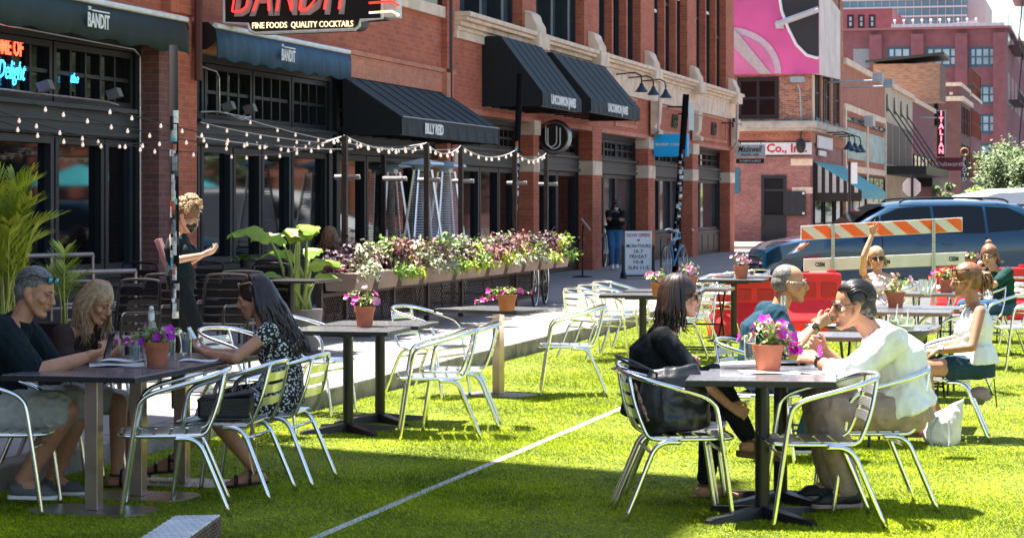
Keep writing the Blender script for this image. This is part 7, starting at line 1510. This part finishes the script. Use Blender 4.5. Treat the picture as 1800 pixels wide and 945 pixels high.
a_, b_ = quad[1] - quad[0], quad[3] - quad[0]; up_ = V3((0, 0, 1)); weave(m, quad[0], a_, b_, up_, 13, 17); 
o = m.build('seat_weave', mat('silver_wicker', (.75, .77, .78), .5, var=.2), r, off=r.location); m = MB(); nr = a_.cross(up_).normalized(); nr = nr if nr.y < 0 else -nr; n2 = b_.cross(up_).normalized(); n2 = n2 if n2.x > 0 else -n2
weave(m, quad[3] - up_ * .4, a_, up_ * .4, nr, 20, 26); weave(m, quad[1] - up_ * .4, b_, up_ * .4, n2, 26, 26); weave(m, quad[0] - up_ * .4, b_, up_ * .4, -n2, 26, 26); m.build('side_weave', mat('brown_wicker', (.16, .1, .075), .6, var=.3), r, off=r.location)
MB().prism([q - up_ * .003 for q in quad], (0, 0, -.39)).build('core', mat('wicker_core', (.008, .008, .01), .8), r, off=r.location)
# ================================================================ poles with stickers
def pole(bpx, bpy_, tpx, tpy, r_, label, nst, y0, y1, seed, zb=.15):
    rs = random.Random(seed); A = G(bpx, bpy_, zb); B = pt(tpx, tpy, A.y); r = thing('sign_pole', A, label, 'pole'); MB().tube([A, B], r_, 14).build('post', mat('matt_black_post', (.006, .006, .007), .8, var=.2, spec=.1), r, off=A, smooth=True); d = (B - A); cols = ((.75, .75, .75), (.02, .02, .02), (.6, .6, .62), (.75, .7, .6), (.15, .45, .55), (.55, .1, .04), (.7, .7, .7), (.02, .02, .02), (.3, .3, .32), (.03, .03, .04))
    t0 = (A.z and ((HYP - y0) / FPX * A.y + EYE - A.z) / d.z); t1 = ((HYP - y1) / FPX * A.y + EYE - A.z) / d.z
    for k in range(nst):
        t = t0 + (t1 - t0) * (k + rs.random() * .8) / nst; c = A + d * t; h = rs.uniform(.02, .055); a0 = rs.uniform(-2.6, -1.4); a1 = a0 + rs.uniform(.6, 1.6); q = [c + V3((math.cos(a) * (r_ + .0015), math.sin(a) * (r_ + .0015), z)) for z in (-h, h) for a in np.linspace(a0, a1, 6)]
        mm = MB().add(q, [(i, i + 1, 7 + i, 6 + i) for i in range(5)]); mm.build('sticker', mat('sticker_%d' % (k % 10), cols[k % 10], .5, var=.35, vs=50), r, off=A)
    return r, A, B
r, A, B = pole(309, 717, 305, 80, .033, 'black pole plastered with stickers in front of the waitress', 34, 200, 560, 5)
m = MB(); z = EYE + (HYP - 586) / FPX * A.y; c = V3((A.x, A.y, z)); rg = thing('rope_tie', c, 'white rope knotted round the stickered pole above the left table', 'rope')
for k in range(3): m.tube([c + V3((.042 * math.cos(t), .042 * math.sin(t), .012 * k + .01 * math.cos(t + k))) for t in np.linspace(0, 6.28, 16, endpoint=False)], .006, 6, closed=True)
m.tube(smooth_path([c + V3((.03, -.04, 0)), c + V3((.05, -.05, -.1)), c + V3((.02, -.05, -.2))], 4), .005, 5); m.build('rope', M_WHITE, rg, off=c)
pole(900, 505, 914, 130, .055, 'leaning black pole with stickers rising behind the planters', 26, 400, 250, 6); m = MB()
r, A, B = pole(1184, 478, 1206, 166, .07, 'leaning black pole with stickers and a parked blue bicycle', 30, 440, 265, 7)
MB().obox(A.lerp(B, .9) + V3((.14, 0, -.1)), (.06, 0, 0), (0, .01, 0), (0, 0, .3)).build('traffic_sign_edge', M_WHITE, r, off=A); MB().tube([A.lerp(B, .93) + V3((-.4, 0, 0)), A.lerp(B, .93)], .02, 5).build('bracket', M_BLACK, r, off=A)
# ================================================================ A-frame, menu stand, bicycles
c = G(1122, 489, .15); k_ = c.y / FPX; r = thing('hours_sign', c, 'white letter board with opening hours in a black frame on the pavement', 'sign', None, .12); px = lambda v: v * k_
MB().box(-px(24), px(24), -.02, .02, px(6), px(83)).build('board', mat('letter_board', (.85, .87, .88), .5, var=.04), r, bevel=.01)
for q in (-1, 1):
    MB().prism([(q * px(25), -.28, 0), (q * px(25), -.2, 0), (q * px(25), -.05, px(20)), (q * px(25), -.04, px(58)), (q * px(25), .04, px(58)), (q * px(25), .05, px(20)), (q * px(25), .2, 0), (q * px(25), .28, 0), (q * px(25), .26, .07), (q * px(25), .1, px(12)), (q * px(25), -.1, px(12)), (q * px(25), -.26, .07)], (q * px(3.5), 0, 0)).build('side_frame', M_BLACK, r)
MB().box(-px(25), px(25), -.05, .05, .04, px(6)).build('bottom_bar', M_BLACK, r)
TX = lambda z, x=0: Matrix.Translation((x, -.023, z)) @ Matrix(((1, 0, 0, 0), (0, 0, -1, 0), (0, 1, 0, 0), (0, 0, 0, 1)))
MB().fit('NOW OPEN!', TX(px(76)), px(41), px(6.5), .003, bold=.012).build('red_heading', mat('heading_red', (.5, .01, .04), .5), r)
m = MB()
for t, z, w in (('MON\u2022THURS', 57, 43), ('10-7', 47.5, 16), ('FRI\u2022SAT', 38.5, 31), ('10-8', 29, 17), ('SUN 11-5', 19, 36)): m.fit(t, TX(px(z)), px(w), px(6.3), .003, bold=.012)
m.lathe([(0, 0), (px(1.3), 0), (0, .002)], (0, 0, 0), 8) if False else None; m.build('black_lettering', M_BLACK, r)
m = MB(); hp_ = [(.0, -2.6), (2.4, 0), (2.2, 1.6), (1.1, 2.0), (0, 1.0), (-1.1, 2.0), (-2.2, 1.6), (-2.4, 0)]; m.prism([(px(x), -.023, px(67 + y)) for x, y in hp_], (0, -.003, 0)); m.build('heart', mat('heading_red', (.5, .01, .04), .5), r)
c = G(1024, 487, .15); k_ = c.y / FPX; r = thing('menu_stand', c, 'thin black menu stand with a tilted panel outside the loft building', 'menu stand'); MB().tube([(0, 0, 0), (px(1), 0, px(92))], .018, 8).build('pole', M_BLACK, r); MB().lathe([(0, 0), (.2, 0), (.2, .02), (.02, .04), (0, .04)], n=20).build('base', M_BLACK, r); MB().obox((px(6), 0, px(93)), (px(8), .0, -px(10)), (0, .16, 0), V3((.01, 0, .008))).build('panel', mat('menu_panel', (.45, .47, .5), .4), r)
def bicycle(c, rz, label, mfr, R_=.34, z=0):
    r = thing('bicycle', c, label, 'bicycle', None, rz); 
    for x in (-.52, .52):
        m = MB(); m.tube([(x + R_ * math.cos(a), 0, R_ + R_ * math.sin(a)) for a in np.linspace(0, 6.283, 28, endpoint=False)], .018, 6, closed=True); w = m.build('wheel', M_BLACK, r, smooth=True); m = MB()
        for k in range(14): a = k * 6.283 / 14; m.tube([(x, .02 * (-1) ** k, R_), (x + (R_ - .01) * math.cos(a), 0, R_ + (R_ - .01) * math.sin(a))], .002, 3)
        m.tube([(x + (R_ - .025) * math.cos(a), 0, R_ + (R_ - .025) * math.sin(a)) for a in np.linspace(0, 6.283, 28, endpoint=False)], .009, 5, closed=True).build('rim', M_ALU2, w)
    m = MB(); B_, S_, H_, H2 = (-.06, 0, .28), (-.2, 0, .78), (.36, 0, .82), (.39, 0, .7); m.tube([B_, S_], .016).tube([S_, H_], .015).tube([B_, H2], .018).tube([(-.52, 0, R_), B_], .01).tube([(-.52, 0, R_), S_], .009).build('frame', mfr, r); MB().tube([H_, (.35, 0, .9)], .014).tube([H2, (.52, 0, R_)], .012).build('fork', mfr, r)
    MB().tube(smooth_path([(.28, .29, .98), (.33, .2, 1.0), (.36, .05, .93), (.36, -.05, .93), (.33, -.2, 1.0), (.28, -.29, .98)], 4), .012, 6).build('handlebar', M_ALU, r); MB().tube([S_, (-.23, 0, .92)], .012).build('seat_post', M_ALU, r); MB().ell((-.24, 0, .95), (.13, 0, 0), (0, .07, 0), (0, 0, .035)).build('saddle', M_BLACK, r, smooth=True); MB().lathe([(0, 0), (.09, 0), (.09, .008), (0, .008)], (-.06, -.03, .28), 16).build('crank', M_BLACK, r); return r
r = bicycle(G(1186, 492, .15), R(68), 'blue city bicycle with white bars locked to the leaning pole', mat('bike_blue', (.02, .22, .4), .3, coat=.3)); MB().ell((-.3, 0, .8), (.02, 0, 0), (0, .03, 0), (0, 0, .03)).build('rear_reflector', mat('reflector_red', (.6, .02, .02), .3), r)
r = bicycle(pt(950, 0, 33.6) * 1.0, R(81), 'dark bicycle behind the end of the planter fence, one wheel on show', M_BLACK); r.location.z = .15
r = bicycle(G(1068, 468, .15), R(80), 'pale frame bicycle leaning at the shop pier beside the masked woman', mat('bike_pale', (.5, .55, .58), .4))
SB().box(0, 0, 0, 0, 0, 0)
# ================================================================ red barriers and barricade
M_REDP = mat('red_plastic', (.8, .012, .015), .42, var=.12, vs=2, bump=.12, bs=10)
def barrier(pa, pb, ytop, ybot, label, w=.5, tilt=0):
    A, B = G(pa, ybot), G(pb, ybot - tilt); h = EYE - (ytop - HYP) / FPX * A.y; L_ = (B - A).length; a = math.atan2(B.y - A.y, B.x - A.x); r = thing('water_barrier', (A + B) / 2, label, 'traffic barrier', 'red plastic barriers round the seating', a)
    m = MB(); P_ = [(-w / 2, 0), (w / 2, 0), (w / 2, .16), (w * .3, .3), (w * .17, .42), (w * .15, h), (-w * .15, h), (-w * .17, .42), (-w * .3, .3), (-w / 2, .16)]; n = 9; rs_ = []
    for k in range(n): x = -L_ / 2 + L_ * k / (n - 1); e = .97 if k in (0, n - 1) else 1; rs_.append([(x, y * e, z * (1 if z < h else (.985 if k in (0, n - 1) else 1))) for y, z in P_])
    m.rings(rs_).build('shell', M_REDP, r, bevel=.02)
    for x in (-L_ * .3, -.02, L_ * .3): MB().box(x - .1, x + .1, -w * .15 - .016, -w * .15 - .001, .45, h - .12).build('moulded_panel', mat('dark_red_plastic', (.5, .01, .014), .5), r, bevel=.01)
    for x in (-L_ * .36, L_ * .36): MB().lathe([(0, 0), (.05, 0), (.045, .04), (0, .04)], (x, 0, h), 12).build('filler_cap', M_REDP, r)
barrier(1248, 1368, 490, 590, 'left red water filled barrier behind the far pedestal tables'); barrier(1366, 1478, 479, 584, 'red water filled barrier behind the bald man'); barrier(1700, 1812, 470, 560, 'red water filled barrier at the right edge'); barrier(1640, 1702, 476, 552, 'short stretch of red barrier seen past the ponytail')
Yb = 30.6; r0_ = pt(1552, 0, Yb); r = thing('road_barricade', (r0_.x, Yb, 0), 'striped orange and white road barricade with a plain lower board', 'barricade'); off = r.location
M_BW = mat('barricade_white', (.68, .66, .64), .55, var=.1, vs=4); M_BO = mat('barricade_orange', (.85, .13, .015), .5, var=.06)
def board(x0, y0, x1, y1, hpx, nm, Yq=Yb): 
    A, B = pt(x0, y0, Yq), pt(x1, y1, Yq); d = V3((0, 0, -hpx / FPX * Yq)); MB().prism([A, B, B + d, A + d], (0, .03, 0)).build(nm, M_BW, r, off=off, bevel=.004); return A, B, d
A, B, d = board(1408, 397, 1692, 382, 25, 'upper_board'); n = 7; m = MB()
for k in range(-1, 7):
    u0, u1 = k / 6.1 + .07, k / 6.1 + .155; sh = .095; q = [A.lerp(B, u0), A.lerp(B, u1), A.lerp(B, u1 + sh) + d, A.lerp(B, u0 + sh) + d]
    # clip to the board
    def cl(t0, t1, z0, z1): pass
    poly = []
    for (ta, za), (tb, zb_) in (((u0, 0), (u1, 0)), ((u1, 0), (u1 + sh, 1)), ((u1 + sh, 1), (u0 + sh, 1)), ((u0 + sh, 1), (u0, 0))):
        for lim, sgn in ((0, 1), (1, -1)): pass
        poly.append((ta, za))
    def clip(poly, lim, keep):
        out = []
        for i in range(len(poly)):
            p, q_ = poly[i], poly[(i + 1) % len(poly)]; ip, iq = keep(p[0]), keep(q_[0])
            if ip: out.append(p)
            if ip != iq: t = (lim - p[0]) / (q_[0] - p[0]); out.append((lim, p[1] + (q_[1] - p[1]) * t))
        return out
    poly = clip(clip(poly, .004, lambda x: x >= .004), .996, lambda x: x <= .996)
    if len(poly) > 2: m.prism([A.lerp(B, t) + d * (.03 + .94 * z) + V3((0, -.004, 0)) for t, z in poly], (0, .003, 0))
m.build('orange_stripes', M_BO, r, off=off)
A2, B2, d2 = board(1413, 455, 1696, 443, 22, 'lower_board'); m = MB()
for t in (.1, .505, .93): c_ = A2.lerp(B2, t) + d2 * .5; m.fit('CSEM', Matrix.Translation(c_ + V3((0, -.004, 0))) @ Matrix(((1, 0, 0, 0), (0, 0, -1, 0), (0, 1, 0, 0), (0, 0, 0, 1))), .13, .06, .003, bold=.03)
m.build('stencil_lettering', M_BLACK, r, off=off)
for x, y0 in ((1464, 394), (1641, 385)):
    T = pt(x, y0, Yb - .03); m = MB().box(T.x - .022, T.x + .022, T.y - .02, T.y + .02, 0, T.z); m.build('post', M_STEEL, r, off=off); m = MB()
    for k in range(34): z = T.z - .02 - k * .038; m.lathe([(0, 0), (.007, 0), (0, .001)], (0, 0, 0), 6) if False else m.box(T.x - .006, T.x + .006, T.y - .0225, T.y - .0205, z - .006, z + .006)
    m.build('post_holes', M_BLACK, r, off=off); MB().box(T.x - .03, T.x + .03, T.y - .5, T.y + .5, 0, .05).build('foot', M_STEEL, r, off=off)
# ================================================================ vehicles
def vehicle(name, loc, rz, label, st, paint, W_=.98, glassy=True, L_=5.1, belt=1.0, wheels=((.95), (4.0)), cat='minivan', rack=True, kind='mini'):
    """local x runs from the nose (0) to the tail, y across; built from sections"""
    r = thing(name, loc, label, cat, None, rz)
    # st: list of (x, hood/belt z, roof z, half width at belt, half width at roof)
    def sec(x, zb, zr, wb, wr, z0=.28): 
        P_ = [(-wb * .93, z0), (-wb, z0 + .18), (-wb * 1.0, zb - .22), (-wb * .975, zb)]
        if zr > zb + .04: P_ += [(-(wb * .35 + wr * .65) * .985, zb + (zr - zb) * .6), (-wr, zr - .07), (-wr * .86, zr - .01), (-wr * .4, zr + .022)]
        else: P_ += [(-wb * .93, zb + .015), (-wb * .8, zb + .03), (-wb * .6, zb + .042), (-wb * .3, zb + .05)]
        P_ = P_ + [(-y, z) for y, z in reversed(P_)]; return [(x, y, z) for y, z in P_]
    MB().rings([sec(*s) for s in st]).build('body', paint, r, auto=35)
    return r, sec
MP = mat('deep_blue_car_paint', (.004, .04, .085), .16, .3, var=.05, coat=1.0); MG = mat('car_glass', (.004, .005, .006), .04, var=0, spec=.45); M_TYRE = mat('tyre_rubber', (.02, .02, .02), .8)
nose = pt(1326, 513, 41.2); nose.z = 0; hd_ = R(5)
st = [(.0, .62, .62, .62, .5), (.06, .78, .78, .80, .5), (.25, .90, .9, .93, .6), (.6, .97, .97, .97, .6), (1.05, 1.04, 1.04, .98, .6), (1.35, 1.08, 1.12, .98, .8), (1.9, 1.06, 1.46, .985, .72), (2.3, 1.05, 1.63, .99, .72), (2.8, 1.05, 1.69, .99, .74), (3.6, 1.06, 1.70, .99, .75), (4.3, 1.08, 1.68, .98, .74), (4.7, 1.10, 1.64, .965, .72), (4.92, 1.10, 1.5, .93, .72), (5.08, 1.02, 1.12, .86, .7)]
r, sec = vehicle('parked_minivan', nose, hd_, 'dark blue minivan facing left behind the striped barricade', st, MP)
def sidepanel(r, pts, nm, m, th=.012, both=True, W0=.99, W1=.74, zb=1.05, zr=1.70, parent=None, push=.012):
    """a panel following the side: pts in (x, z); the inset of the side is worked out from the height"""
    def yy(z): 
        if z <= zb: return W0 * (.975 + .025 * min(1, (zb - z) / .22))
        t = (z - zb) / (zr - zb); return W0 * .975 + ((W0 * .35 + W1 * .65) * .985 - W0 * .975) * (t / .6) if t < .6 else (W0 * .35 + W1 * .65) * .985 + (W1 - (W0 * .35 + W1 * .65) * .985) * min((t - .6) / .3, 1)
    for s_ in ((-1, 1) if both else (-1,)):
        m_ = MB(); a = [(x, s_ * (yy(z) + push), z) for x, z in pts]; b = [(x, s_ * (yy(z) - .02), z) for x, z in pts]; n = len(a); m_.add(a + b, [tuple(range(n)) if s_ < 0 else tuple(range(n - 1, -1, -1))] + [(i, (i + 1) % n, n + (i + 1) % n, n + i) for i in range(n)]); o = m_.build(nm, m, parent or r)
    return o
def dens(P_, k=6):
    out = []
    for i in range(len(P_)): a, b = P_[i], P_[(i + 1) % len(P_)]; out += [(a[0] + (b[0] - a[0]) * j / k, a[1] + (b[1] - a[1]) * j / k) for j in range(k)]
    return out
sidepanel(r, [(1.62, 1.09), (1.98, 1.40), (2.08, 1.44), (2.1, 1.10)], 'quarter_window', MG); sidepanel(r, [(2.14, 1.11), (2.12, 1.44), (2.45, 1.57), (3.02, 1.605), (3.04, 1.12)], 'side_window', MG); sidepanel(r, [(3.1, 1.12), (3.08, 1.605), (3.7, 1.615), (3.98, 1.605), (4.0, 1.13)], 'side_window', MG); sidepanel(r, [(4.06, 1.14), (4.04, 1.6), (4.45, 1.58), (4.72, 1.46), (4.82, 1.3), (4.7, 1.2)], 'rear_side_window', MG)
# windscreen follows the slope
m = MB(); m.add([(1.40, -.80, 1.125), (1.40, .80, 1.125), (1.93, .68, 1.50), (2.27, .62, 1.63), (2.27, -.62, 1.63), (1.93, -.68, 1.50)], [(0, 1, 2, 5), (5, 2, 3, 4)]); ws = m.build('windscreen', MG, r); ws.location.z = .018; ws.location.x = -.02
for s_ in (-1, 1):
    MB().prism([(.10, s_ * .60, .70), (.06, s_ * .50, .74), (.26, s_ * .78, .86), (.75, s_ * .955, .955), (.62, s_ * .97, .80), (.3, s_ * .88, .70)], (-.02, s_ * .03, .012)).build('headlight', mat('headlight_lens', (.5, .52, .54), .08, .3, spec=.9), r); MB().prism([(.55, s_ * .975, .86), (.78, s_ * .985, .955), (.66, s_ * .985, .84)], (0, s_ * .04, 0)).build('indicator', mat('indicator_orange', (.8, .2, .03), .3), r)
    MB().prism([(4.75, s_ * .955, 1.03), (5.05, s_ * .86, 1.02), (5.08, s_ * .84, .93), (4.85, s_ * .95, .95)], (.0, s_ * .03, 0)).build('tail_light', mat('tail_red', (.6, .01, .01), .2, emit=(1, .02, .02), es=.15), r)
    MB().ell((1.88, s_ * 1.1, 1.1), (.09, 0, 0), (0, .11, 0), (0, 0, .085)).box(1.84, 1.94, s_ * .95, s_ * 1.05, 1.05, 1.09).build('wing_mirror', MP, r, smooth=True)
    MB().tube(smooth_path([(2.5, s_ * .66, 1.66), (2.65, s_ * .67, 1.73), (3.4, s_ * .68, 1.76), (4.3, s_ * .67, 1.74), (4.5, s_ * .66, 1.67)], 4), .018, 6).build('roof_rail', M_BLACK, r)
    for x in (2.75, 3.2): MB().box(x, x + .2, s_ * .985, s_ * 1.015, .93, .955).build('door_handle', MP, r)
    for x in (.95, 4.0):
        w = MB().tube([(x, s_ * .78, .33), (x, s_ * 1.0, .33)], .33, 26).build('wheel', M_TYRE, r, auto=30); MB().tube([(x, s_ * .9, .33), (x, s_ * 1.008, .33)], .2, 20).build('rim', M_ALU2, w, auto=30)
    for x in (2.12, 3.07, 4.02): MB().box(x - .004, x + .004, s_ * .96, s_ * .997, .42, 1.05).build('door_seam', M_BLACK, r)
m = MB(); 
for k in range(5): m.box(-.02 + .0 * k, .08, -.55, .55, .50 + .05 * k, .52 + .05 * k)
m.build('grille', M_BLACK, r); MB().box(-.03, .05, -.62, .62, .58, .61).build('chrome_strip', M_ALU, r)
MB().box(4.7, 5.02, -.6, .6, 1.6, 1.645).build('roof_spoiler', MP, r)
# white van behind
nose2 = pt(1545, 490, 54); nose2.z = 0; MWV = mat('white_van_paint', (.72, .72, .73), .3, coat=.6, var=.04)
st2 = [(.0, .7, .7, .7, .5), (.1, .95, .95, .92, .6), (.5, 1.05, 1.05, .98, .6), (1.0, 1.15, 1.3, 1.0, .8), (1.9, 1.2, 1.83, 1.0, .85), (2.7, 1.2, 1.98, 1.0, .88), (4.2, 1.2, 2.02, 1.0, .88), (5.6, 1.2, 2.0, 1.0, .88), (5.75, 1.2, 1.8, .98, .86)]
r, sec = vehicle('white_van', nose2, R(3), 'white van standing behind the blue minivan, mostly its roof on show', st2, MWV, cat='van')
sidepanel(r, [(1.3, 1.25), (1.75, 1.68), (2.4, 1.72), (2.4, 1.27)], 'side_window', MG, zb=1.2, zr=1.98, W0=1.0, W1=.88)
for s_ in (-1, 1):
    for x in (1.1, 4.6): w = MB().tube([(x, s_ * .78, .34), (x, s_ * 1.01, .34)], .34, 24).build('wheel', M_TYRE, r, auto=30)
MB().add([(.98, -.75, 1.26), (.98, .75, 1.26), (1.68, .72, 1.76), (1.68, -.72, 1.76)], [(0, 1, 2, 3)]).build('windscreen', MG, r).location = (-.02, 0, .02)
# ---- tidy helper properties
for o in bpy.data.objects:
    for k in ('_s', '_l'):
        if k in o: del o[k]
